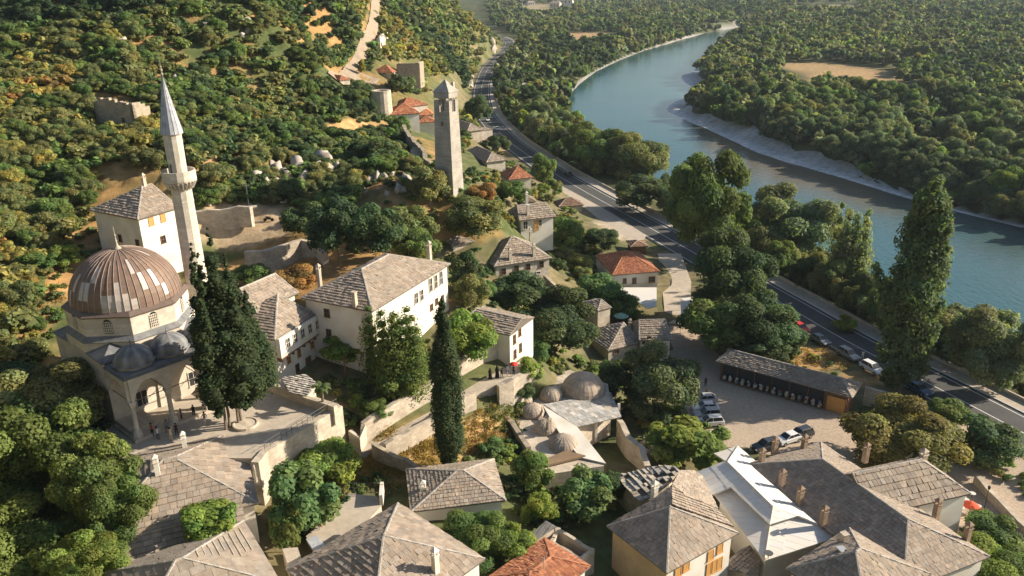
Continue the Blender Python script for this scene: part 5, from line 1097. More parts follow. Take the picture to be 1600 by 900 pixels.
SP=[ # label, cx, cy, w, h, crown, colour, trunk, under
('large leafy tree with orange blossom filling the bottom-left slope',75,700,200,190,'big0','green','a',.2,'broadleaf_tree'),
('olive-yellow tree overlapping the shaded side of the mosque',85,628,190,110,'big1','olive','b',.1,'broadleaf_tree'),
('green tree in the very bottom-left corner',50,850,190,150,'big2','green','a',.1,'broadleaf_tree'),
('blossoming tree hanging over the left edge of the big slab roof',185,800,110,150,'big1','green','c',.2,'broadleaf_tree'),
('tall green tree filling the gap between blossom tree and big slab roof',150,752,140,170,'big2','green','a',.1,'broadleaf_tree'),
('olive tree just under the shaded mosque wall',130,600,110,80,'mid2','olive','b',.1,'broadleaf_tree'),
('dark leafy tree at the left edge, halfway down the big tree mass',15,700,110,140,'big0','dark','b',.1,'broadleaf_tree'),
('bright tree at the bottom edge left of the brown roof',130,880,130,90,'big1','bright','b',.1,'broadleaf_tree'),
('dark tree at the left edge below the mosque hill',10,600,110,80,'mid1','dark','b',.1,'broadleaf_tree'),
('bright bushy tree between the two big bottom-left roofs',324,812,92,70,'fig0','bright','c',.1,'broadleaf_tree'),
('green shrub squeezed between brown roof and walled yard, left of the red flag',452,825,60,90,'fig1','green','c',.1,'shrub'),
('broad fig tree with glossy leaves below the terrace retaining wall',478,775,120,120,'fig2','fig','multi',.1,'fig_tree'),
('bright feathery tree right below the terrace retaining wall corner',512,722,110,76,'mid0','bright','b',.1,'broadleaf_tree'),
('dark dense tree behind the large mansion, leftmost of that mass',478,345,74,70,'mid0','dark','a',.3,'broadleaf_tree'),
('tall dark tree behind the large mansion roof, left of centre',530,355,90,110,'mid1','deep','b',.3,'broadleaf_tree'),
('dark tree just above the mansion ridge',588,362,95,90,'mid2','dark','c',.3,'broadleaf_tree'),
('olive tree above the mansion ridge, right of the dark mass',640,352,90,80,'mid3','olive','a',.3,'broadleaf_tree'),
('green tree touching the mansion rear chimney',655,388,70,64,'mid0','green','b',.3,'broadleaf_tree'),
('large olive-green tree right of the clock tower foot',742,338,98,84,'mid1','olive','a',.3,'broadleaf_tree'),
('tree just left of the clock tower foot',672,288,70,64,'mid2','olive','c',.3,'broadleaf_tree'),
('dark ivy-like tree in the shade below the dry field',588,236,70,46,'fig1','dark','c',.1,'broadleaf_tree'),
('tall tree right of the mansion end wall',728,425,58,72,'mid2','dark','b',.3,'broadleaf_tree'),
('rusty-green tree behind the stone hut and mansion',738,455,62,60,'mid3','olive','b',.2,'broadleaf_tree'),
('tall feathery tree standing in front of the mansion',625,545,120,118,'feather','green','multi',.15,'feathery_tree'),
('bright green tree behind the tall slim cypress',730,528,92,92,'mid2','bright','multi',.2,'broadleaf_tree'),
('small bright tree with a thin pale trunk in the mansion yard',538,544,70,56,'fig0','bright','a',.55,'broadleaf_tree'),
('large dark tree right of the gabled white house',866,500,146,122,'big0','dark','a',.25,'broadleaf_tree'),
('dark green tree below the four-windowed house',810,455,100,60,'mid1','dark','b',.2,'broadleaf_tree'),
('thin young tree on a tall bare stem by the street top',830,575,44,40,'small1','bright','a',.9,'young_tree'),
('large round olive tree beside the parked white cars',1025,598,132,124,'big2','sage','a',.2,'broadleaf_tree'),
('dense creeper-covered tree between round olive tree and parked cars',1068,692,130,56,'fig2','bright','c',.05,'shrub'),
('dark tree behind the bathhouse dome',962,592,74,70,'mid1','dark','b',.3,'broadleaf_tree'),
('tall dark green tree between lane and main road, highest of its clump',1095,318,132,190,'big1','green','a',.35,'broadleaf_tree'),
('dark tree below the highest one of the roadside clump',1132,432,136,150,'big2','dark','b',.25,'broadleaf_tree'),
('broad tree at the back of the stall row',1175,500,136,116,'big0','dark','a',.25,'broadleaf_tree'),
('lighter green tree over the left end of the stall row',1110,508,120,100,'mid3','green','c',.15,'broadleaf_tree'),
('green tree between stall row and the red car',1225,528,70,56,'mid0','dark','b',.15,'broadleaf_tree'),
('wide rust-tinged tree in front of the grey boundary wall',1400,682,176,100,'big1','autumn','a',.12,'broadleaf_tree'),
('dark green tree behind the rust-tinged one, by the main road',1535,688,110,84,'mid2','dark','b',.2,'broadleaf_tree'),
('smaller tree between rust-tinged tree and the road edge',1475,648,80,50,'mid3','green','c',.1,'broadleaf_tree'),
('green shrubs mass in the bottom right corner',1535,885,130,60,'big2','bright','c',.05,'shrub'),
('leafy shrub beside the cafe tables',1540,830,90,60,'mid1','green','c',.05,'shrub'),
('rusty-leaved shrub in front of the lane retaining wall',462,436,74,56,'mid0','rust','c',.1,'shrub'),
('green shrub behind the dark cypress',398,428,56,46,'mid1','green','c',.1,'shrub'),
('fig tree with big pale leaves below the bathhouse',915,772,88,86,'fig1','fig','multi',.05,'fig_tree'),
('dark bush right of the bathhouse end wall',955,760,50,60,'mid0','dark','c',.1,'shrub'),
('green tree left of the bathhouse end wall',832,735,66,80,'mid2','green','b',.15,'broadleaf_tree'),
('bright yellow-green tree behind the corrugated lean-to',842,795,60,56,'mid3','lime','b',.15,'broadleaf_tree'),
('broad bushes between grey pyramid roof and orange roof',745,840,120,84,'big0','green','c',.05,'shrub'),
('bushes just above the bottom orange roof',800,852,74,74,'mid1','bright','c',.05,'shrub'),
('small round clipped bush beside the dry grass',768,700,40,36,'fig0','fig','c',.02,'shrub'),
('dark low round bush below the clipped one',762,730,38,26,'small0','olive','c',.02,'shrub'),
('second low round bush touching the pyramid roof edge',780,754,46,28,'small2','dark','c',.02,'shrub'),
('small tree below the gabled white house',815,610,40,36,'mid2','dark','c',.1,'shrub'),
('leafy garden tree above the garden wall, left of the slim cypress',632,590,90,50,'mid0','green','c',.1,'broadleaf_tree'),
('garden shrub near the terrace corner',557,627,30,26,'small1','bright','c',.05,'shrub'),
('garden shrub over the tall garden wall',590,640,56,34,'mid3','green','c',.05,'shrub'),
('low hedge shrub on top of the stubby garden wall',545,658,32,24,'small3','green','c',.02,'shrub'),
('round tree beside the hill house with orange roof',622,130,34,36,'small0','dark','a',.3,'broadleaf_tree'),
('round bush at the end of the hillside track',570,138,30,18,'small2','dark','c',.05,'shrub'),
('yellow-green poplar-shaped tree beside the hillside track',566,104,12,26,'small1','lime','a',.1,'broadleaf_tree'),
('big-leaved tree between cottage and main road',850,262,42,52,'mid0','green','a',.3,'broadleaf_tree'),
('dark round tree between the grey slab house and the road',778,224,40,36,'mid1','dark','a',.2,'broadleaf_tree'),
('dark tree left of the road curve, beside the clock tower top',748,170,44,48,'mid2','dark','b',.2,'broadleaf_tree'),
('green tree in front of the tan cottage',800,300,60,46,'mid3','green','b',.15,'broadleaf_tree'),
('rust and green bush right of the clock tower base',755,300,50,40,'mid0','rust','c',.1,'shrub'),
('willow on the bank, nearest the top of the tall poplar',1322,412,96,150,'feather','willow','multi',.1,'willow_tree'),
('wide riverbank tree left of the leaning willow',1225,350,146,136,'big0','willow','a',.3,'broadleaf_tree'),
('pale willow at the right edge between river and road',1538,540,140,140,'big1','willow','multi',.2,'willow_tree'),
('pale willow left of the right-edge one',1490,515,80,90,'mid1','willow','multi',.2,'willow_tree'),
('riverbank tree hugging the last bend before the town, light on top',990,248,110,90,'big2','olive','a',.3,'broadleaf_tree'),
('riverbank tree above the road, dark and wide',925,225,100,86,'big0','green','b',.3,'broadleaf_tree'),
('low tree below the light-topped riverbank tree',1000,300,90,60,'mid1','dark','b',.2,'broadleaf_tree'),
('dark bush mass under the roadside clump',1190,545,90,40,'mid2','dark','c',.05,'shrub'),
('bright leafy shrub below the shaded road fence',1320,505,40,26,'small2','lime','c',.05,'shrub'),
('green shrub at the foot of the tall poplar',1392,590,40,40,'mid3','green','c',.05,'shrub'),
('minaret-side tree behind the balcony of the minaret',335,275,64,50,'mid0','olive','a',.4,'broadleaf_tree'),
('shrub at the end of the lane by the orange-roofed house',905,410,46,40,'mid1','yellow','c',.1,'shrub'),
('shrub in front of the cottage retaining wall',885,365,60,60,'mid2','green','c',.15,'shrub'),
('green slope tree between four-windowed house and orange-roofed house',930,455,90,50,'mid3','fig','c',.1,'broadleaf_tree'),
('slope shrub above the stone outbuilding',975,480,60,50,'mid1','green','c',.1,'shrub'),
('dark tree beside the roadside yard',940,372,60,34,'mid0','dark','b',.1,'broadleaf_tree'),
('dark shrub behind the mosque dome, by the minaret house corner',190,358,60,50,'fig1','green','c',.05,'shrub'),
('shrub left of the mosque dome',60,410,60,40,'fig2','green','c',.05,'shrub'),
('green shrub between field path and mosque dome',105,400,60,44,'mid3','bright','c',.05,'shrub'),
]
for s_ in SP: T(s_[9],s_[0],'tree' if 'tree' in s_[9] else 'shrub',s_[1],s_[2],s_[3],s_[4],s_[5],s_[6],s_[7],s_[8],zcc={(324,812):15.,(185,800):15.5,(452,825):11.5,(150,752):16.,(130,880):15.}.get((s_[1],s_[2])))
# cypresses and poplar
def spire(name,label,bx,by,tx_,ty_,wpx,cr,col,rad0,zg=None,trunk='a',bare=.05):
    g=G(bx,by) if zg is None else W(bx,by,zg); s=F/fwd(*g); h=5.
    for _ in range(8):
        X,Y=P(g[0],g[1],g[2]+h); h*=(by-ty_)/max(1,(by-Y))
    s2=F/fwd(g[0],g[1],g[2]+h*.5); Rw=wpx/2/s2/rad0; hb=h*bare
    return tree(name,label,'tree',g,h,Rw,cr,FOL[col],trunk,(h-hb)/2,cz=hb+(h-hb)/2,trunk_s=max(2,h*.16))
spire('cypress_tree','tall slim dark cypress standing alone in the dry grass by the street',703,736,683,474,48,'cypress','cyp',.20)
spire('cypress_tree','huge broad dark cypress with several pale stems on the mosque terrace',372,662,345,362,128,'darkcypress','cyp',.40,zg=15,trunk='multi',bare=.13)
spire('poplar_tree','very tall poplar rising past the river beside the main road',1402,618,1437,283,108,'poplar','poplar',.36,bare=.06)
# palm
g=W(505,640,15); pm=empty('palm_tree',tuple(g),'small palm at the corner of the mosque terrace','palm')
m=MB(); m.tube(g-np.array([0,0,.5]),g+np.array([.05,.1,1.6]),.22,.17,8);m.tube(g+np.array([.05,.1,1.6]),g+np.array([0,.1,3.1]),.17,.22,8); m.build('trunk',M['bark'],pm)
Vs=[];rs=np.random.RandomState(3); mb=MB(); top=g+np.array([0,.1,3.1])
for k in range(20):
    a=k*2.4; el=rs.uniform(-.2,1.2); L=rs.uniform(1.2,1.7); prev=top
    for j in range(7):
        e_=el-j*.28; nx_=prev+np.array([math.cos(a)*math.cos(e_),math.sin(a)*math.cos(e_),math.sin(e_)])*L/7; sd=np.array([-math.sin(a),math.cos(a),-.25])*(.42*math.sin(math.pi*(j+.7)/7.6)); sd2=np.array([math.sin(a),-math.cos(a),-.25])*(.42*math.sin(math.pi*(j+.7)/7.6))
        col=(.9+rs.rand()*.4,)*3
        mb.add([prev,prev+sd,nx_+sd*.35,nx_],[(0,1,2,3)],col); mb.add([prev,prev+sd2,nx_+sd2*.35,nx_],[(0,1,2,3)],col); prev=nx_
o=mb.build('crown',M['foliage'],pm); o.color=(.10,.14,.05,1)
# ---- scatter
ORD=['leftmost','second from the left','third from the left','fourth from the left','fifth from the left','sixth from the left','seventh from the left','eighth from the left','ninth from the left','tenth from the left']
def relabel(items,marks,far):
    """items: (obj,px,py,adjective,noun). One label each: colour + kind + nearest landmark + place in that set"""
    sets={}
    for it in items:
        o,x,y,adj,noun=it; k=min(marks,key=lambda m:(x-m[0])**2+(1.6*(y-m[1]))**2); dx,dy=x-k[0],1.6*(y-k[1])
        rel=('right of' if dx>0 else 'left of') if abs(dx)>abs(dy) else ('below' if dy>0 else 'above')
        ad=math.hypot(dx,dy); dist='just ' if ad<45 else ('' if ad<95 else 'well '); k=(k[0],k[1],k[2].replace('the slope right of the minaret','the slope beside the minaret')); sets.setdefault((adj,noun,dist+rel+' '+k[2]),[]).append(it)
    for (adj,noun,ph),l in sets.items():
        l.sort(key=lambda t:t[1])
        for i,t in enumerate(l):
            lab=f'{adj} {noun} {ph}'
            if len(l)>1: lab+=', '+('leftmost' if i==0 else 'rightmost' if i==len(l)-1 else (ORD[i] if i<len(ORD) else f'{i+1}th from the left'))
            lab=' '.join(w_ for w_ in lab.split() if w_!='the') if len(lab.split())>16 else lab
            t[0]['label']=lab
def pxpoly(poly): return np.array(poly,float)
EXC=[pxpoly(p) for p in [
 [(150,262),(320,262),(330,420),(200,420),(150,330)],[(75,380),(330,380),(430,560),(560,640),(400,760),(60,700)],[(140,150),(222,150),(222,208),(140,208)],
 [(360,400),(720,385),(720,500),(560,600),(420,600)],[(300,318),(430,318),(520,378),(520,420),(380,400),(300,380)],[(575,98),(655,96),(655,136),(575,136)],[(498,108),(545,108),(560,135),(500,135)],[(598,150),(690,146),(690,200),(604,192)],[(500,192),(615,192),(625,216),(500,222)],[(575,130),(608,130),(610,185),(575,185)],
 [(575,-20),(605,-20),(590,60),(570,110),(600,140),(500,140),(520,120),(560,70)],[(660,120),(725,120),(725,310),(680,310)],[(625,195),(685,195),(690,265),(630,265)],
]]
def okpx(px,py,lst):
    r=np.ones(px.shape,bool)
    for p in lst: r&=~inpoly(px,py,p)
    return r
HILL=pxpoly([(-140,-160),(620,-160),(705,-40),(720,10),(772,60),(782,84),(748,112),(738,150),(735,215),(700,250),(640,268),(560,300),(560,330),(430,318),(300,320),(290,300),(150,330),(80,400),(60,480),(60,560),(-140,620)])
TOWNS=pxpoly([(700,210),(740,215),(790,240),(850,262),(905,320),(960,360),(1000,395),(930,400),(935,470),(1020,500),(930,545),(830,565),(830,480),(720,470),(720,300)])
VAL=pxpoly([(705,-160),(1750,-160),(1750,790),(1600,668),(1447,580),(1323,512),(1100,392),(973,320),(870,262),(800,212),(765,165),(762,130),(800,80),(812,62),(770,40)])
RRs=np.array([W(a_,b_,-5.5)[:2] for a_,b_ in RIVR])
def barfree(X,Y,px,py):
    d_,_=pdist(X,Y,RRs); return d_>np.where((py>105),(1.5+7*(1-sstep(1250,1480,px))),1.)
CLEAR=[pxpoly(p) for p in [[(1225,98),(1300,96),(1395,105),(1410,122),(1370,140),(1260,142),(1210,120)],[(880,52),(970,50),(965,66),(890,70)],[(800,8),(890,6),(900,20),(830,22)],[(1230,8),(1340,4),(1345,14),(1260,24)],[(1430,230),(1520,235),(1600,262),(1600,275),(1500,262),(1420,240)],[(1430,170),(1500,172),(1500,184),(1430,180)],[(1540,210),(1640,215),(1640,240),(1560,235)],[(1370,120),(1440,135),(1430,155),(1360,145)]]]
GLADE=[pxpoly(p) for p in [[(1380,130),(1480,150),(1520,200),(1620,225),(1640,300),(1480,270),(1400,205)],[(1180,90),(1240,95),(1230,125),(1170,115)],[(760,60),(860,60),(880,110),(800,120)],[(1280,20),(1500,15),(1500,40),(1300,40)]]]
def glade(px,py):
    r=np.zeros(px.shape,bool)
    for g_ in GLADE: r|=inpoly(px,py,g_)
    return r
def footmask(X,Y,mar=0):
    r=np.zeros(X.shape,bool)
    for f in FOOT:
        c=np.mean(f,axis=0); r|=inpoly(X,Y,[c+(np.array(q)-c)*1.12 for q in f])
    return r
def scatter(region,n,ymin,ymax,excl,seed,minsep,cond=None,near_w=1.6,dens=6):
    rs=np.random.RandomState(seed); Y=ymin*(ymax/ymin)**rs.rand(n*dens)**(1/near_w); X=rs.uniform(-.95,.95,len(Y))*Y; Z=height(X,Y); px,py=P(X,Y,Z); vz=fwd(X,Y,Z)>0
    ok=vz&inpoly(px,py,region)&okpx(px,py,excl)&~footmask(X,Y)
    ins=inpoly(X,Y,RP); rd,_=pdist(X,Y,RP,True); d,_=pdist(X,Y,ROAD); ok&=(~ins)&(rd>1.2)&(d>9.8)
    if cond is not None: ok&=cond(X,Y,Z,px,py)
    X,Y,Z,px,py=(a[ok] for a in (X,Y,Z,px,py)); sep=minsep(Y); cell={}; keep=[]
    for i in range(len(X)):
        s=sep[i]; cx_,cy_=int(X[i]//8),int(Y[i]//8); good=True; k=int(s//8)+1
        for a in range(cx_-k,cx_+k+1):
            for b in range(cy_-k,cy_+k+1):
                for j in cell.get((a,b),()):
                    if (X[i]-X[j])**2+(Y[i]-Y[j])**2<s*s: good=False;break
                if not good:break
            if not good:break
        if good: keep.append(i); cell.setdefault((cx_,cy_),[]).append(i)
        if len(keep)>=n: break
    print('scatter',len(keep),'of',len(X))
    return X[keep],Y[keep],Z[keep],px[keep],py[keep]
def hillcol(X,Y,px,py):
    a=fbm(np.array([X]),np.array([Y]),40,33)[0]+R.uniform(-.16,.16)
    if px>560: a-=.04
    return 'rust' if a<.165 else 'yellow' if a<.30 else 'olive' if a<.47 else 'green' if a<.58 else 'dark' if a<.72 else 'deep'
def mass(name,label,cat,pts,cvars,colf,sizef,zf_=.55,sq=.8):
    """one mesh holding very many small crowns"""
    Vs=[];Fs=[];Ts=[];off=0; base=[make_crown(*a,**k) for a,k in cvars]
    k=len(base)//2
    for i,(x,y,z) in enumerate(pts):
        V,Fq,T_=base[i%k+(k if y>330 else 0)]; r=sizef(x,y,i); a=R.uniform(0,6.28); c,s=math.cos(a),math.sin(a); Rm=np.array([[c,-s,0],[s,c,0],[0,0,sq*R.uniform(.75,1.25)]]); 
        VV=(V@Rm.T)*r+np.array([x,y,z+r*zf_]); Vs.append(VV);Fs.append(Fq+off);off+=len(V);Ts.append(T_*np.array(jc(colf(x,y,i),.2)))
    V=np.concatenate(Vs);Fq=np.concatenate(Fs);T_=np.concatenate(Ts); print('mass',name,len(pts),len(Fq))
    return tag(link(name,npm(name,V,Fq,T_)),label,cat,kind='stuff')
# hillside scrub
X,Y,Z,px,py=scatter(HILL,9000,95,900,EXC,1,lambda Y:np.clip(1.5+Y*.0036,1.6,5),cond=lambda X,Y,Z,px,py:((fbm(X,Y,16,55)>.36)|(NR.rand(len(X))<.35))&((NR.rand(len(X))<.07)|~inpoly(px,py,pxpoly([(395,262),(530,240),(640,262),(640,300),(560,292),(420,296)]))),near_w=.8,dens=16)
sz=np.array([R.choice((.9,1.3,1.7,2.1,2.7))*R.uniform(.8,1.2)*(1+Y[i]/900) for i in range(len(X))]); app=sz*F/fwd(X,Y,Z); order=np.argsort(-app)
vis=[i for i in order if -20<px[i]<1620 and py[i]>-5][:290]; vs_=set(vis); HB=[]
for i in vis:
    big=app[i]>13; c=hillcol(X[i],Y[i],px[i],py[i])
    cn={'rust':'rusty brown','yellow':'yellowing','olive':'olive','green':'green','dark':'dark green','deep':'very dark green'}[c]
    o=tree('scrub_bush','x','shrub',(X[i],Y[i],Z[i]-.15),0,sz[i],('mid' if big else 'small')+str(i%4),jc(c,.2),crown_h=sz[i]*R.uniform(.7,1.),cz=sz[i]*.55,group='scrub bushes on the hillside above the town',parts=False); HB.append((o,px[i],py[i],('large ' if sz[i]>2.6 else 'small ' if sz[i]<1.8 else '')+cn,'scrub bush'))
relabel(HB,[(182,180,'the lone stone ruin'),(252,120,'the minaret tip'),(60,30,'the top left picture corner'),(200,40,'the upper slope clearing'),(400,40,'the pale rocks on the upper slope'),(590,40,'the hillside track'),(540,160,'the foot of the track'),(570,205,'the orange dry field'),(665,215,'the crenellated stair wall'),(690,70,'the ridge over the road bend'),(440,250,'the cliff band'),(350,170,'the slope right of the minaret'),(120,270,'the minaret house roof'),(30,330,'the left picture edge'),(60,450,'the mosque dome'),(240,240,'the minaret cap'),(450,120,'the wooded mid slope')],0)
rest=[i for i in range(len(X)) if i not in vs_]
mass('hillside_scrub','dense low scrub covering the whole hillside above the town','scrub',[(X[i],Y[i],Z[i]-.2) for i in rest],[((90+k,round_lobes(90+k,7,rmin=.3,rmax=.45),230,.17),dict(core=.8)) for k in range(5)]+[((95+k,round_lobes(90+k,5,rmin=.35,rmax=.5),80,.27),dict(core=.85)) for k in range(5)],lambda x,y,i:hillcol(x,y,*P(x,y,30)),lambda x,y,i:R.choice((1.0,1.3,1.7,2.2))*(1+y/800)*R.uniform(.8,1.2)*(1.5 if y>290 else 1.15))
# slope below the houses down to the road
TB=[]
X,Y,Z,px,py=scatter(TOWNS,230,110,360,[pxpoly([(775,305),(870,325),(875,372),(780,372)]),pxpoly([(735,380),(865,360),(865,435),(750,440)]),pxpoly([(860,300),(1010,340),(1010,390),(960,390),(925,350)]),pxpoly([(925,385),(1060,400),(1060,500),(950,470)]),pxpoly([(735,225),(835,255),(835,295),(790,295),(735,250)]),pxpoly([(705,180),(770,190),(760,215),(705,215)]),pxpoly([(905,480),(1045,485),(1045,550),(900,560)])],2,lambda Y:1.9+Y*.005)
for i in range(len(X)):
    r=R.uniform(1.3,2.6); c=R.choice(['green','green','bright','olive','dark','fig','yellow']); cn={'green':'green','bright':'bright green','olive':'olive','dark':'dark','fig':'blue-green','yellow':'yellow-green'}[c]
    o=tree('garden_shrub','x','shrub',(X[i],Y[i],Z[i]-.1),0,r,'mid'+str(i%4),jc(c,.15),crown_h=r*.9,cz=r*.7,group='shrubs on the village slope',parts=False); TB.append((o,px[i],py[i],cn,'shrub'))
relabel(TB,[(710,300,'the clock tower foot'),(740,250,'the long low roadside house'),(820,340,'the hillside cottage'),(800,400,'the four-windowed house'),(860,290,'the tan cottage'),(905,330,'the roadside yard'),(905,430,'the lane-end orange-roofed house'),(870,470,'the broken zigzag wall'),(950,500,'the blank stone outbuilding'),(740,420,'the stone hut'),(950,380,'the garden shed')],0)
# valley trees
def vcol(x,y,i): 
    a=fbm(np.array([x]),np.array([y]),70,77)[0]+R.uniform(-.17,.17); return 'deep' if a<.30 else 'dark' if a<.41 else 'green' if a<.50 else 'olive' if a<.59 else 'willow' if a<.68 else 'bright' if a<.72 else 'sage'
VB=[]
X,Y,Z,px,py=scatter(VAL,8000,120,2700,CLEAR,3,lambda Y:np.clip(3.0+Y*.0036,3.3,13),cond=lambda X,Y,Z,px,py:(fbm(X,Y,45,66)>.30)&barfree(X,Y,px,py)&(~glade(px,py)|(NR.rand(len(X))<.42))&~((px>1395)&(py>195)&(py<250)&(NR.rand(len(X))<.6)),near_w=.85,dens=14)
rt_=np.array([R.uniform(2.7,5.2)*(1+min(Y[i],1500)/1500) for i in range(len(X))])
hb=(py>60)&(px<1120)&(Y<260); rt_[hb]*=.8
app=rt_*F/fwd(X,Y,Z); order=np.argsort(-app); vis=[i for i in order if -10<px[i]<1620 and -5<py[i]<900][:290]; vs_=set(vis)
# leave gaps in front of the road (nothing tall between camera and river trees is a problem: bank trees only)
for i in vis:
    c=vcol(X[i],Y[i],i); rgt=px[i]>1095+ (py[i]-100)*.0 and inpoly(np.array([px[i]]),np.array([py[i]]),[(1100,40),(1700,-50),(1700,420),(1100,175)])[0]
    cn={'dark':'dark','green':'green','olive':'olive','willow':'pale','deep':'very dark','bright':'bright','sage':'grey-green'}[c]; rg='on the far side of the river' if rgt else 'between road and river'
    o=tree('riverside_tree','x','tree',(X[i],Y[i],Z[i]-.3),0,rt_[i],('big' if app[i]>42 else 'mid' if app[i]>16 else 'small')+str(i%(3 if app[i]>42 else 4)),jc(c,.18),crown_h=rt_[i]*R.uniform(.95,1.35),cz=rt_[i]*.95,group='trees '+rg,parts=False); VB.append((o,px[i],py[i],cn+(' tall' if rt_[i]>5 else ''),'tree'))
relabel(VB,[(780,130,'the far road bend'),(850,170,'the river turn'),(900,230,'the riverbank above the road'),(990,260,'the bank opposite the gravel bar'),(1130,340,'the roadside clump'),(1230,400,'the wide bank willow'),(1330,460,'the leaning bank willow'),(1440,480,'the tall poplar'),(1560,560,'the right-edge willows'),(1120,110,'the inner river bend'),(1200,180,'the upper gravel bar'),(1320,230,'the middle of the far bank'),(1480,290,'the lower far bank'),(1590,330,'the far bank at the picture edge'),(1330,110,'the dry meadow'),(1500,180,'the small meadow'),(1520,240,'the scattered dry glade'),(960,110,'the upstream left bank'),(880,100,'the woodland by the upstream fields'),(1250,60,'the woodland beyond the meadow'),(1580,120,'the deep woodland at the right edge')],0)
rest=[i for i in range(len(X)) if i not in vs_]
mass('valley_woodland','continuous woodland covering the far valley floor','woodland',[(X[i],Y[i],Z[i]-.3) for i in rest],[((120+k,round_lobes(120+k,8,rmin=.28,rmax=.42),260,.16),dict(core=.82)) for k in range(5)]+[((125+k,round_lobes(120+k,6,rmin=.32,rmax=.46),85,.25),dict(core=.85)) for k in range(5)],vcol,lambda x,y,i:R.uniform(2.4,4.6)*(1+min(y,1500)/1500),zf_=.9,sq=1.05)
UG=[pxpoly(p) for p in [[(90,330),(160,330),(200,400),(215,440),(120,400)],[(560,190),(640,200),(680,260),(720,300),(760,330),(700,350),(640,310),(560,290)],[(300,225),(400,225),(395,262),(360,310),(310,310)],[(590,110),(720,95),(745,130),(735,220),(690,210),(655,150),(600,140)],[(700,300),(780,230),(860,270),(900,330),(930,390),(935,440),(1010,490),(940,500),(925,545),(830,560),(825,500),(730,490),(700,400)],[(60,380),(110,380),(100,480),(80,560),(-60,620),(-60,400)],[(430,690),(570,740),(620,750),(560,780),(470,850),(400,880),(400,780)],[(730,720),(820,620),(850,740),(960,740),(960,800),(880,830),(800,880),(720,860),(690,800)],
 [(1185,520),(1270,545),(1350,590),(1340,600),(1180,560),(1120,545),(1100,500),(1080,480),(1100,440),(1180,470)],[(1380,620),(1560,690),(1650,760),(1650,800),(1530,740),(1420,700),(1340,660)],[(1480,820),(1560,840),(1650,920),(1500,920)],[(440,330),(720,310),(720,400),(620,395),(510,400),(500,370),(430,350)],[(500,600),(600,600),(640,630),(590,655),(550,680),(535,640)],[(-60,560),(80,560),(170,640),(200,740),(230,870),(140,920),(-60,920)],[(560,500),(700,500),(740,480),(760,530),(700,570),(560,560)],[(830,560),(940,560),(1000,580),(960,620),(900,575),(840,600)],[(1080,430),(1200,430),(1200,540),(1110,545)],[(940,470),(1010,505),(960,520),(900,500)],[(960,620),(1080,640),(1140,690),(1060,720),(1000,690)]]]
for q_,pp in enumerate(UG):
    X,Y,Z,px,py=scatter(pp,420,50,380,[pxpoly([(575,98),(655,96),(655,140),(575,136)]),pxpoly([(600,150),(690,146),(690,200),(604,192)]),pxpoly([(430,545),(530,540),(560,600),(430,600)]),pxpoly([(860,300),(1010,340),(1010,390),(925,350)])],60+q_,lambda Y:.75+Y*.004,near_w=1,dens=40)
    if q_==0: UX=[[],[],[]]
    for a_,b_ in zip(UX,(X,Y,Z)): a_+=list(b_)
mass('undergrowth','low tangled undergrowth filling the gaps between houses and trees','undergrowth',list(zip(*UX)),[((140+k,round_lobes(140+k,6,rmin=.3,rmax=.45),330,.13),dict(core=.75)) for k in range(5)]*2,lambda x,y,i:R.choice(['dark','green','green','olive','bright','fig','yellow','dark']),lambda x,y,i:R.choice((.5,.7,.9,1.2))*(1+y/500),sq=.75)
# grass tufts and dry weeds near the camera
GR=[((640,700),90,34,230,(.34,.24,.09)),((760,690),46,60,110,(.30,.20,.08)),((600,738),60,24,120,(.34,.25,.09)),((1280,562),60,20,60,(.34,.22,.09)),((60,470),60,50,60,(.30,.22,.09)),((780,655),40,30,60,(.12,.13,.04))]
rs=np.random.RandomState(5); Vs=[];Ts=[]
for (c_,rx,ry,n,col) in GR:
    for _ in range(n):
        g=W(c_[0]+rs.normal(0,.5)*rx,c_[1]+rs.normal(0,.5)*ry,0); 
        gg=G(*P(*g)); 
        k=26; p0=gg+np.stack([rs.normal(0,.35,k),rs.normal(0,.35,k),rs.uniform(0,.1,k)],1); d=np.stack([rs.normal(0,.5,k),rs.normal(0,.5,k),np.ones(k)],1); Q=leaves(rs,p0+d*.15,np.stack([rs.normal(0,1,k),rs.normal(0,1,k),rs.uniform(0,.6,k)],1),.22,.3,(.15,.4)); Vs.append(Q.reshape(-1,3)); Ts.append(np.repeat(np.array(col)*rs.uniform(.7,1.4,(k,1)),4,0))
V=np.concatenate(Vs); T_=np.concatenate(Ts); tag(link('dry_grass',npm('dry_grass',V,np.arange(len(V)).reshape(-1,4),T_)),'straw-coloured dry grass around the slim cypress','grass',kind='stuff')
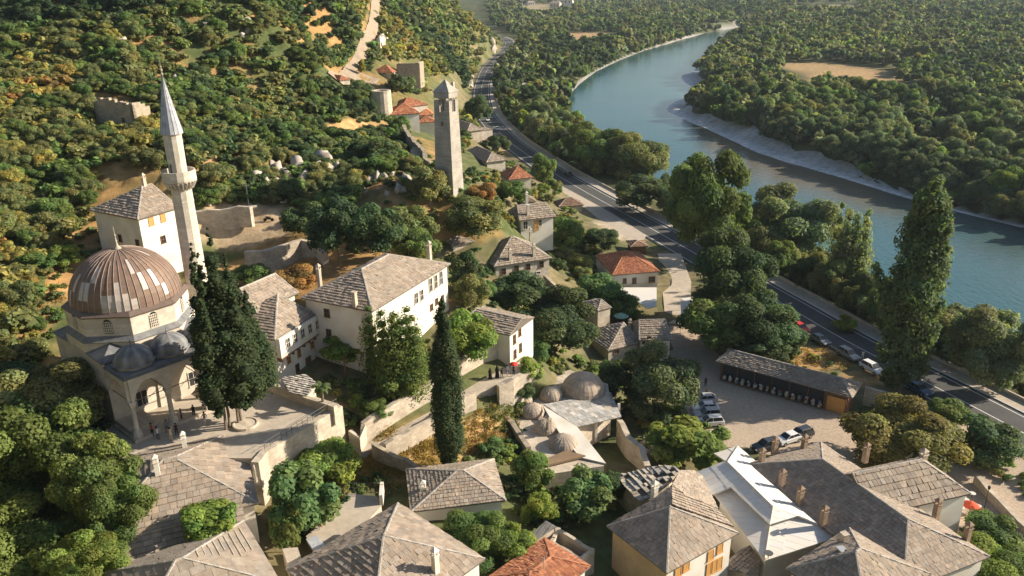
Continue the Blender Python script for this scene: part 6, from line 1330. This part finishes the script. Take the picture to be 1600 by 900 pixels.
# limestone outcrops
def rockm(seed):
    rs=np.random.RandomState(seed); v,f=ICO2; v=v.copy(); n=v*rs.uniform(.7,1.2,(1,3)); 
    for k in range(5): d=rs.normal(0,1,3);d/=np.linalg.norm(d); h=rs.uniform(.35,.7); t=n@d; n=n-np.outer(np.maximum(t-h,0),d)
    n+=rs.normal(0,.13,n.shape); n[:,2]*=rs.uniform(.9,1.5); return npm('rock',n,np.concatenate([f,f[:,2:3]],1),np.full((len(n),3),1.),'rock')
RK=[rockm(i) for i in range(4)]
import itertools
rx_=random.Random(3)
extra=[(rx_.uniform(395,640),rx_.uniform(258,304),rx_.uniform(4,9)) for _ in range(40)]+[(rx_.uniform(320,520),rx_.uniform(300,335),rx_.uniform(3,6)) for _ in range(16)]
rk=[(p,'') for p in extra]+[(p,'in the cliff band behind the minaret and above the upper lane') for p in [(405,285,15),(418,292,12),(432,272,17),(448,282,15),(462,268,18),(476,284,14),(492,275,16),(507,262,21),(515,280,18),(528,272,15),(540,290,13),(556,283,14),(575,288,12),(590,280,11),(455,300,10),(480,300,11),(500,296,12)]]+[(p,'on the upper hillside right of the minaret tip') for p in [(275,130,10),(287,138,8),(300,148,8),(310,160,7),(322,40,6),(385,38,10),(392,50,9),(380,60,7),(160,62,6),(190,68,8),(175,100,7)]]+[(p,'beside the far road bend') for p in [(768,70,8),(770,80,7),(735,120,8),(733,135,8)]]
RB=[]
for k,((x,y,w_),lab) in enumerate(rk):
    g=G(x,y); s=F/fwd(*g); o=link('limestone_rock',RK[k%4],(g[0],g[1],g[2])); r=w_/s; o.scale=(r,r,r*1.25); o.rotation_euler=(R.uniform(0,.5),R.uniform(0,.5),R.uniform(0,6)); tag(o,'pale limestone boulder '+lab,'rock','limestone boulders on the hillside'); RB.append((o,x,y,'pale','boulder'))
relabel(RB,[(430,280,'the left end of the cliff band'),(500,275,'the middle of the cliff band'),(575,285,'the right end of the cliff band'),(290,145,'the minaret tip'),(385,48,'the top picture edge'),(175,80,'the upper slope clearing'),(768,75,'the far road bend'),(734,126,'the road below the ridge')],0)
# ---------------------------------------------------------------- vehicles
def car_meshes(seed=0,suv=False):
    """car built nose towards +x, wheels on z=0"""
    L=4.3;Wd=1.78; H_=1.62 if suv else 1.44; wl=.62 if not suv else .72
    prof=[(-2.1,.34),(-2.15,.62),(-2.1,.88 if not suv else 1.0),(-1.55,.98 if not suv else 1.06),(1.0,.95),(1.95,.78),(2.12,.6),(2.1,.34)]
    m=MB(); n=len(prof); secs=[(-Wd/2,.0),(-Wd/2+.0,.0)]
    vs=[];ys=[-.89,-.86,-.6,.6,.86,.89]; ins=[.10,.03,0,0,.03,.10]
    for y,k in zip(ys,ins):
        for x,z in prof: vs.append((x*(1-k*.25),y,z-(k*.9 if z>.6 else -k*.3)))
    fs=[]
    for j in range(len(ys)-1):
        for i in range(n): fs.append((j*n+i,j*n+(i+1)%n,(j+1)*n+(i+1)%n,(j+1)*n+i))
    fs.append(tuple(range(n))); fs.append(tuple(range(len(ys)*n-1,len(ys)*n-n-1,-1))); m.add(vs,fs)
    # roof cap
    zr=H_; a=.62; xr0,xr1=(-1.75 if suv else -1.25),.25
    m.hexa([(xr0,-a,zr-.05),(xr1,-a,zr-.05),(xr1,a,zr-.05),(xr0,a,zr-.05)],[(xr0+.1,-a+.06,zr),(xr1-.1,-a+.06,zr),(xr1-.1,a-.06,zr),(xr0+.1,a-.06,zr)])
    # pillars
    zb=.93; b=.74; P4=[(xr0-(.25 if suv else .6),zb),(xr0,zr-.05),(xr1,zr-.05),(1.02,zb)]
    for s in (-1,1):
        for (x0,z0),(x1,z1) in ((P4[0],P4[1]),(P4[3],P4[2])): m.tube((x0,s*b,z0),(x1,s*a,z1),.05,n=5)
        m.tube((-.35,s*b,zb),(-.35,s*a,zr-.05),.045,n=5)
    body=m.build('body',M['carpaint']); bm_=body.data; bpy.data.objects.remove(body)
    m=MB(); x0,x1=P4[0][0],P4[3][0]; m.hexa([(x0,-b+.02,zb-.02),(x1,-b+.02,zb-.02),(x1,b-.02,zb-.02),(x0,b-.02,zb-.02)],[(xr0,-a+.02,zr-.07),(xr1,-a+.02,zr-.07),(xr1,a-.02,zr-.07),(xr0,a-.02,zr-.07)]); g=m.build('window',M['glass']); gm=g.data; bpy.data.objects.remove(g)
    m=MB(); m.tube((0,-.11,0),(0,.11,0),.33,n=16); w=m.build('wheel',M['rubber']); wm=w.data; bpy.data.objects.remove(w)
    m=MB(); m.tube((0,-.125,0),(0,.125,0),.2,n=10); w=m.build('rim',M['steel']); rm_=w.data; bpy.data.objects.remove(w)
    m=MB(); m.box((0,0,0),(.08,.34,.14)); w=m.build('headlight',M['frame']); hm_=w.data; bpy.data.objects.remove(w)
    m=MB(); m.box((0,0,0),(.07,.26,.2),col=(.5,.02,.02)); w=m.build('tail_light',M['cloth']); tm=w.data; bpy.data.objects.remove(w)
    return bm_,gm,wm,rm_,hm_,tm
CM={False:car_meshes(0,False),True:car_meshes(1,True)}
def car(label,px,py,z,az,col,suv=False,scale=1.,group=None,parts=True):
    g=W(px,py,z); rt=empty('parked_car' if 'parked' in label else 'car',tuple(g),label,'car',group); rt.rotation_euler=(0,0,rad(az)); rt.scale=(scale,)*3
    b,gl,w,r,h,t=CM[suv]
    def add(n,me,loc,par=rt,col_=None):
        o=bpy.data.objects.new(n,me); COL.objects.link(o); o.parent=par; o.location=loc
        if col_: o.color=(*col_,1)
        return o
    add('body',b,(0,0,0),rt,col); add('window',gl,(0,0,0))
    for x in (-1.32,1.32):
        for y in (-.8,.8): wh=add('wheel',w,(x,y,.33)); add('rim',r,(0,0,0),wh)
    for y in (-.6,.6): add('headlight',h,(2.1,y,.66)); add('tail_light',t,(-2.12,y,.78))
    return rt
def road_az(px,py):
    g=W(px,py,0); i=int(np.argmin(((ROAD-g[:2])**2).sum(1))); i=min(max(i,1),len(ROAD)-2); d=ROAD[i+1]-ROAD[i-1]; return math.degrees(math.atan2(d[1],d[0]))
wt=(.75,.74,.72); sv=(.40,.41,.42); dkc=(.05,.055,.065)
for lab,x,y,az,c,suv in [('red parked car on the verge of the main road',1250,516,180,(.62,.03,.02),False),('grey parked car just behind the red one on the verge',1281,535,180,(.16,.18,.21),False),('silver grey parked car third in the verge row',1325,558,180,(.30,.30,.31),True),('white parked car last in the verge row beside the poplar',1362,580,180,wt,True)]:
    car(lab,x,y,.05,road_az(x,y)+az,c,suv)
for lab,x,y,da,c,suv in [('white van-like car on the far stretch of the road, farther of two',762,189,180,wt,True),('white car on the far stretch of the road, nearer of two',777,203,180,wt,False),('dark car on the road at the foot of the rocky bend',752,130,180,dkc,False),('dark car on the road beside the big-leaved tree',888,274,0,dkc,False),('blue car on the road half hidden behind the poplar foot',1435,612,180,(.05,.10,.18),False)]:
    car(lab,x,y,.05,road_az(x,y)+da,c,suv)
for lab,x,y,az,c,suv in [('white parked estate car nearest the camera in the car park row',1108,664,184,wt,True),('silver parked car with dark roof second in the car park row',1104,652,183,sv,True),('white parked car third in the car park row',1101,641,182,wt,False),('pale silver parked car farthest in the car park row',1099,628,182,(.5,.48,.46),False),('white parked car behind the brick chimneys of the dark roof',1231,690,205,wt,False),('black parked car behind the brick chimneys, right of the white one',1249,684,205,dkc,True),('dark parked car in the chimney shade left of the white one',1196,702,200,dkc,True)]:
    car(lab,x,y,.08,az,c,suv)
car('dark parked car at the roadside lay-by under the trees',772,146,.05,120,dkc,False)
# motorbike on the upper lane
g=G(420,346); mk=empty('motorbike',tuple(g),'dark motorbike parked on the sunlit upper lane','motorbike')
m=MB(); m.tube((g[0]-.7,g[1]-.06,g[2]+.32),(g[0]-.7,g[1]+.06,g[2]+.32),.32,n=12);m.build('wheel',M['rubber'],mk); m=MB();m.tube((g[0]+.7,g[1]-.06,g[2]+.32),(g[0]+.7,g[1]+.06,g[2]+.32),.32,n=12);m.build('wheel',M['rubber'],mk)
m=MB(); m.box((g[0],g[1],g[2]+.6),(.9,.3,.4)); m.box((g[0]-.25,g[1],g[2]+.88),(.7,.3,.14)); m.tube((g[0]+.5,g[1],g[2]+.5),(g[0]+.35,g[1],g[2]+1.05),.05); m.tube((g[0]+.35,g[1]-.35,g[2]+1.05),(g[0]+.35,g[1]+.35,g[2]+1.05),.03); m.build('frame',M['metal'],mk)
# ---------------------------------------------------------------- people
SKIN=(.42,.26,.18)
def person_mesh(pose,shirt,trous,skirt=False,sleeve='short'):
    J=[];E=[];RD=[]
    def j(x,y,z,r,p=None): J.append((x,y,z)); RD.append(r); k=len(J)-1; (E.append((p,k)) if p is not None else None); return k
    pel=j(0,0,.95,.15); ch=j(0,.01,1.22,.155,pel); sh=j(0,.0,1.42,.14,ch); nk=j(0,.0,1.52,.055,sh); hd=j(0,-.02,1.62,.095,nk); ht=j(0,-.01,1.72,.085,hd)
    for s in (-1,1):
        a=pose['arm'][0 if s<0 else 1]; s0=j(s*.19,0,1.40,.06,sh); e=j(s*.24+a[0][0],a[0][1],a[0][2],.045,s0); w_=j(s*.24+a[1][0],a[1][1],a[1][2],.034,e); j(s*.24+a[1][0]*1.05,a[1][1]-.04+a[1][1]*.1,a[1][2]-.07,.036,w_)
        l=pose['leg'][0 if s<0 else 1]; h0=j(s*.10,0,.86,.105,pel); k_=j(s*.11,l[0],.48,.07,h0); f=j(s*.12,l[1],.09,.05,k_); j(s*.13,l[1]-.14,.035,.04,f)
    me=bpy.data.meshes.new('person'); me.from_pydata(J,E,[]); bm=bmesh.new(); bm.from_mesh(me); sk=bm.verts.layers.skin.verify(); bm.verts.ensure_lookup_table()
    for i,v in enumerate(bm.verts): v[sk].radius=(RD[i],RD[i]*(.72 if i in (0,1,2) else 1)); v[sk].use_root=(i==0)
    bm.to_mesh(me); bm.free(); o=bpy.data.objects.new('person',me); COL.objects.link(o); o.modifiers.new('s','SKIN'); d=o.modifiers.new('b','SUBSURF'); d.levels=1; d.render_levels=1
    dg=bpy.context.evaluated_depsgraph_get(); out=bpy.data.meshes.new_from_object(o.evaluated_get(dg)); bpy.data.objects.remove(o)
    n=len(out.vertices); co=np.empty(n*3,np.float32); out.vertices.foreach_get('co',co); co=co.reshape(-1,3); c=np.ones((n,4),np.float32)
    z=co[:,2]; x=np.abs(co[:,0]); col=np.where((z<.93)[:,None],np.array(trous),np.array(shirt)); col=np.where((z<.10)[:,None],np.array((.04,.03,.03)),col)
    arm=(x>.215)&(z<1.33)&(z>.7); bare=arm if sleeve=='short' else arm&(z<.98); col=np.where(bare[:,None],np.array(SKIN),col); col=np.where((z>1.50)[:,None],np.array(SKIN),col)
    c[:,:3]=col; a=out.color_attributes.new('tint','FLOAT_COLOR','POINT'); a.data.foreach_set('color',c.ravel()); out.materials.clear(); out.materials.append(M['cloth'])
    for p in out.polygons: p.use_smooth=True
    return out
st={'arm':(((0,-.03,1.12),(-.02,-.12,.88)),((0,-.03,1.12),(.02,-.12,.88))),'leg':((-.02,.02),(.03,-.02))}
wk={'arm':(((0,.12,1.14),(0,.16,.92)),((0,-.14,1.14),(0,-.30,.98))),'leg':((-.20,-.22),(.12,.30))}
ph={'arm':(((-.03,-.16,1.18),(.12,-.34,1.42)),((.03,-.16,1.18),(-.12,-.34,1.42))),'leg':((-.02,.02),(.06,.02))}
HAIR=None
def hair_mesh(col,long=False):
    m=MB(); prof=[(.02,.135),(.07,.12),(.105,.07),(.112,.0),(.105,-.05)] if not long else [(.02,.135),(.07,.12),(.108,.07),(.115,0),(.12,-.10),(.11,-.2)]
    m.lathe((0,.015,1.635),[(r,z) for r,z in prof][::-1],10,col=col); o=m.build('hair',M['cloth']); me=o.data; bpy.data.objects.remove(o); return me
def person(label,px,py,z,az,pose,shirt,trous,hair=(.03,.02,.015),long=False,sleeve='short',robe=None,group=None,h=1.):
    g=W(px,py,z) if z is not None else G(px,py)
    rt=link('person',person_mesh(pose,shirt,trous,sleeve=sleeve),tuple(g)); rt.rotation_euler=(0,0,rad(az)); rt.scale=(h,)*3; tag(rt,label,'person',group)
    o=link('hair',hair_mesh(hair,long),(0,0,0),rt)
    m=MB(); 
    for s in (-1,1): m.tube((s*.035,-.112,1.645),(s*.035,-.118,1.645),.012,n=6,col=(.02,.02,.02))
    m.tube((0,-.11,1.63),(0,-.135,1.605),.012,.016,5,SKIN); m.tube((-.025,-.108,1.575),(.025,-.108,1.575),.008,n=4,col=(.35,.1,.08)); e=m.build('face',M['cloth']); e.parent=rt
    if robe:
        m=MB(); m.lathe((0,0,0),[(.30,.08),(.26,.5),(.21,.95),(.23,1.25),(.17,1.45)],14,col=robe,sy=.85); r_=m.build('robe',M['cloth']); r_.parent=rt
    return rt
bk=(.025,.025,.03)
for a in [
 ('person in white top raising both hands to a phone in the mosque forecourt shade',248,687,MZ,160,ph,(.7,.68,.66),(.12,.13,.16)),
 ('person in tan shirt with raised forearm just right of the one in white',268,688,MZ,200,ph,(.62,.48,.33),(.5,.45,.36)),
 ('person in orange-red shirt at the left of the forecourt group',239,681,MZ,150,st,(.45,.10,.04),bk),
 ('person in black with light bag in the forecourt group',277,681,MZ,210,st,bk,bk),
 ('person in black standing tall near the second portico column',304,652,MZ,180,st,bk,bk),
 ('person in dark clothes crouched close to the tall one in black',285,658,MZ,120,st,(.05,.05,.07),bk),
 ('person in dark top and pale trousers walking alone at the forecourt right',321,663,MZ,230,wk,(.14,.15,.18),(.62,.58,.52)),
 ('person in grey between the forecourt group and second column',262,676,MZ,20,st,(.2,.2,.22),(.1,.1,.12)),
 ]: person(*a)
person('person in long black robe, leftmost on the sloping street',766,592,11.1,200,st,bk,bk,robe=(.02,.02,.022),long=True,sleeve='long')
person('person in long black robe, tallest of the robed pair on the street',777,590,11.1,200,st,bk,bk,robe=(.02,.02,.022),long=True,sleeve='long',h=1.12)
person('small dark-clothed person right of the robed pair on the street',784,590,11.2,170,wk,bk,bk,h=.85)
person('person in white top walking beside the red umbrella',793,587,11.3,200,wk,(.75,.7,.66),(.3,.25,.2))
g=W(803,586,11.2); um=empty('umbrella',tuple(g),'open red umbrella carried at the top of the street','umbrella'); m=MB(); m.tube(g+np.array([0,0,1.]),g+np.array([0,0,2.1]),.02); m.build('handle',M['metal'],um); m=MB(); m.lathe(g+np.array([0,0,1.75]),[(.62,0),(.5,.14),(.28,.26),(.03,.33)],12,col=(.7,.06,.05)); m.build('canopy',M['cloth'],um)
person('person in dark clothes under the red umbrella',803,587,11.2,180,st,(.08,.05,.05),bk)
person('person in black at the car park edge beside the round olive tree',1102,604,.08,180,st,bk,bk)
person('second person in black farther down behind the farthest parked car',1104,622,.08,200,wk,bk,bk)
person('person in pale clothes leaning at the left end of the stall row',1140,592,.08,30,wk,(.5,.48,.44),(.4,.38,.35))
person('person in white shirt in front of the stall row',1169,595,.08,10,st,(.8,.78,.76),(.2,.2,.22))
person('person in white walking on the main road near the white parked car',1347,561,.05,140,wk,(.8,.76,.7),(.7,.65,.58))
person('person in grey walking ahead on the main road near the silver parked car',1337,551,.05,140,wk,(.35,.36,.38),(.2,.2,.24))
person('person in dark clothes walking up the shaded lane',1048,448,.1,0,wk,(.1,.1,.12),bk)
# ---------------------------------------------------------------- street furniture and small things
def lamp(label,px,py,z,h):
    g=W(px,py,z); r=empty('street_lamp',tuple(g),label,'lamp'); m=MB(); m.tube(g,g+np.array([0,0,h]),.06,.035); m.build('pole',M['metal'],r); m=MB(); m.lathe(g+np.array([0,0,h]),[(.05,0),(.16,.1),(.2,.42),(.05,.58)],6); m.build('lantern',M['metal'],r)
lamp('thin dark street lamp beside the cobbled lane at the bottom right',1536,802,.1,3.6)
def polep(label,px,py,ptop,col='frame'):
    g=G(px,py); h=(py-ptop)/(F/fwd(*g))/.93; m=MB(); m.tube(g-np.array([0,0,1]),g+np.array([0,0,h]),.10,.07,7); m.box(g+np.array([0,0,h-.5]),(1.3,.1,.1),.4); tag(m.build('utility_pole',M[col]),label,'pole')
polep('pale utility pole at the stone steps above the upper lane',389,322,288); polep('utility pole by the shrubs right of the lane steps',541,592,556,'wood')
# parasols and cafe
def parasol(label,px,py,z,col,r=1.3,h=2.4):
    g=W(px,py,z); e=empty('parasol',tuple(g),label,'parasol'); m=MB(); m.tube(g,g+np.array([0,0,h+.3]),.035); m.build('pole',M['metal'],e); m=MB(); m.lathe(g+np.array([0,0,h-.2]),[(r,0),(r*.6,.3),(.04,.55)],8,col=col); m.build('canopy',M['cloth'],e)
parasol('red parasol beside the shaded lane',1016,520,.3,(.75,.10,.04),.8,2.); parasol('pale grey parasol in the shade above the red one',1008,486,.3,(.55,.5,.44),1.6,2.4); parasol('green parasol half hidden behind the stone outbuilding',970,510,2.,(.25,.42,.33),1.5)
parasol('red cafe parasol on the bottom right terrace',1513,806,.3,(.70,.12,.06),1.1,1.8); parasol('second smaller red cafe parasol, lower right of the first',1532,815,.3,(.66,.1,.06),.8,1.6)
def cafe(label,px,py):
    g=W(px,py,.3); e=empty('cafe_table',tuple(g),label,'table'); m=MB(); m.lathe(g+np.array([0,0,.72]),[(.4,0),(.4,.04)],12); m.build('tabletop',M['white'],e); m=MB(); m.tube(g,g+np.array([0,0,.72]),.04); m.build('leg',M['metal'],e)
for l,x,y in (('round white cafe table nearest the restaurant wall',1500,800),('round white cafe table just above the red parasol',1508,788),('round white cafe table right of the parasols',1527,798),('round white cafe table farthest up by the lane',1518,778)): cafe(l,x,y)
# goods at the stall row
h=HS['stall']; d1,d2=h.W1[1],h.W1[2]; A0=h.W1[0]; LL=h.l1-1.4
def SLc(u,o,z): q=A0+d1*u+d2*o; return np.array([q[0],q[1],z])
for k in range(8): m=MB(); m.tube(SLc(.2+k*(LL-.4)/7,.35,0),SLc(.2+k*(LL-.4)/7,.35,3.2),.08,n=6); m.build('post',M['wood'],h.root)
m=MB(); a,b=SLc(3.6,.06,.1),SLc(LL-.5,.06,.1); m.hexa([a,b,b-d2*.05,a-d2*.05],[q+np.array([0,0,3.]) for q in (a,b,b-d2*.05,a-d2*.05)]); m.build('stall_shade_panel',M['glass'],h.root)  # near-black sheet on the solid front, painted-in shade of the stall interior
m=MB(); m.box(SLc(1.7,.15,1.4),(3.1,.1,2.6),math.atan2(d1[1],d1[0])); m.build('shutter_panel',M['oak'],h.root)
ks=[(.6,.5,.45),(.3,.1,.08),(.15,.2,.3),(.5,.45,.3),(.7,.68,.62),(.2,.3,.2),(.4,.3,.2)]
for k in range(16):
    u=4.+k*(LL-5)/15; g=SLc(u,.55,0.07); e=empty('souvenir_rack',tuple(g),f'rack of souvenirs in front of the stall row, {ORD[15-k] if 15-k<9 else str(16-k)+"th from the left"}','rack','souvenir racks along the stall row'); 
    m=MB(); m.box(g+np.array([0,0,.45]),(.7,.45,.08),R.uniform(0,3)); m.tube(g,g+np.array([0,0,1.5]),.03); m.build('stand',M['wood'],e)
    m=MB()
    for q in range(6): m.box(g+np.array([R.uniform(-.13,.13),R.uniform(-.12,.12),.5+q*.16]),(R.uniform(.25,.45),R.uniform(.22,.4),R.uniform(.22,.4)),R.uniform(0,3),col=shade(R.choice(ks),.2))
    m.build('goods',M['cloth'],e)
# white kiosk tarps under the roadside clump
for lab,pts,z in (('white tarpaulin stall roof under the roadside trees, larger left one',((1064,466),(1090,463),(1088,497),(1064,500)),3.),('white tarpaulin stall roof under the roadside trees, smaller right one',((1092,470),(1106,474),(1100,488),(1089,482)),3.2)):
    e=empty('market_tent',tuple(W(*pts[3],0)),lab,'tent'); m=MB(); q=[W(x,y,z) for x,y in pts]; cen=sum(q)/4+np.array([0,0,.5]); m.add([tuple(v) for v in q]+[tuple(cen)]+[tuple(v-np.array([0,0,.3])) for v in q],[(0,1,4),(1,2,4),(2,3,4),(3,0,4),(0,5,6,1),(1,6,7,2),(2,7,8,3),(3,8,5,0)]); m.build('canopy',M['white'],e)
    m=MB()
    for v in q: m.tube((v[0],v[1],0),tuple(v-np.array([0,0,.3])),.04)
    m.build('leg',M['steel'],e)
# far houses and villas
def farhouse(label,px,py,wpx,rc,wc,hz_=1.):
    g=G(px,py); s=F/fwd(*g); w=wpx/s; h=w*.42*hz_; az=R.uniform(-.5,.5); e=empty('far_house',tuple(g),label,'house'); m=MB(); m.box(g+np.array([0,0,h/2-1]),(w,w*.7,h+2),az); m.build('wall',M[wc],e)
    m=MB(); ca,sa=math.cos(az),math.sin(az); f=lambda x,y,z:(g[0]+x*ca-y*sa,g[1]+x*sa+y*ca,g[2]+z); a,b=w*.56,w*.42; m.add([f(-a,-b,h),f(a,-b,h),f(a,b,h),f(-a,b,h),f(-a*.5,0,h+w*.2),f(a*.5,0,h+w*.2)],[(0,1,5,4),(1,2,5),(2,3,4,5),(3,0,4),(3,2,1,0)],rc); m.build('roof',M['tile'],e)
    for k in (-.28,0,.28):
        m=MB(); c=f(w*k,-w*.352,h*.55); m.box(c,(w*.1,.06,h*.3),az); m.build('window',M['glass'],e)
og=(.48,.24,.15); gy=(.35,.3,.27)
for a in [('far white house with orange roof at the top edge, leftmost of the cluster',818,6,13,og,'plaster'),('far white house right of the leftmost one at the top edge',829,9,12,gy,'plaster'),('far small orange-roofed hut at the left of the cluster',797,18,10,og,'ashlar'),('largest far white building at the top edge, with orange roof',886,8,22,og,'plaster'),('long far ochre building left of the largest white one',868,12,16,gy,'ashlar'),('far white house alone on the top edge left of the ridge trees',768,8,10,og,'plaster'),('far white hut near the top edge, above the river end',1138,11,9,gy,'plaster'),('far pale hut right of the one above the river end',1165,12,9,og,'plaster'),('tiny white hut in the woodland between river and road, mid distance',815,138,14,gy,'ashlar')]: farhouse(*a)
# loose pale stones under the creeper by the bathhouse yard
for k,(x,y,w_) in enumerate([(1008,690,9),(1018,700,8),(1024,712,9),(1034,719,8),(1040,706,7),(1012,706,7),(1003,722,6)]):
    g=G(x,y); s=F/fwd(*g); o=link('limestone_rock',RK[k%4],tuple(g)); o.scale=(w_/s,w_/s,w_/s*.6); o.rotation_euler=(0,0,k*1.3); tag(o,f'white garden boulder among creepers right of the curving rubble wall, {ORD[k]}','rock','white garden boulders')
# ---------------------------------------------------------------- air
m=bpy.data.materials.new('air'); m.use_nodes=True; n=m.node_tree.nodes; n.remove(n['Principled BSDF']); v=n.new('ShaderNodeVolumePrincipled'); v.inputs['Color'].default_value=(.72,.86,.95,1); v.inputs['Density'].default_value=.00007; v.inputs['Anisotropy'].default_value=.2
m.node_tree.links.new(v.outputs[0],n['Material Output'].inputs['Volume'])
mb=MB(); mb.box((0,2500,65),(8600,5600,160)); o=mb.build('haze',m); tag(o,kind='stuff',label='thin pale summer haze over the valley',cat='haze')
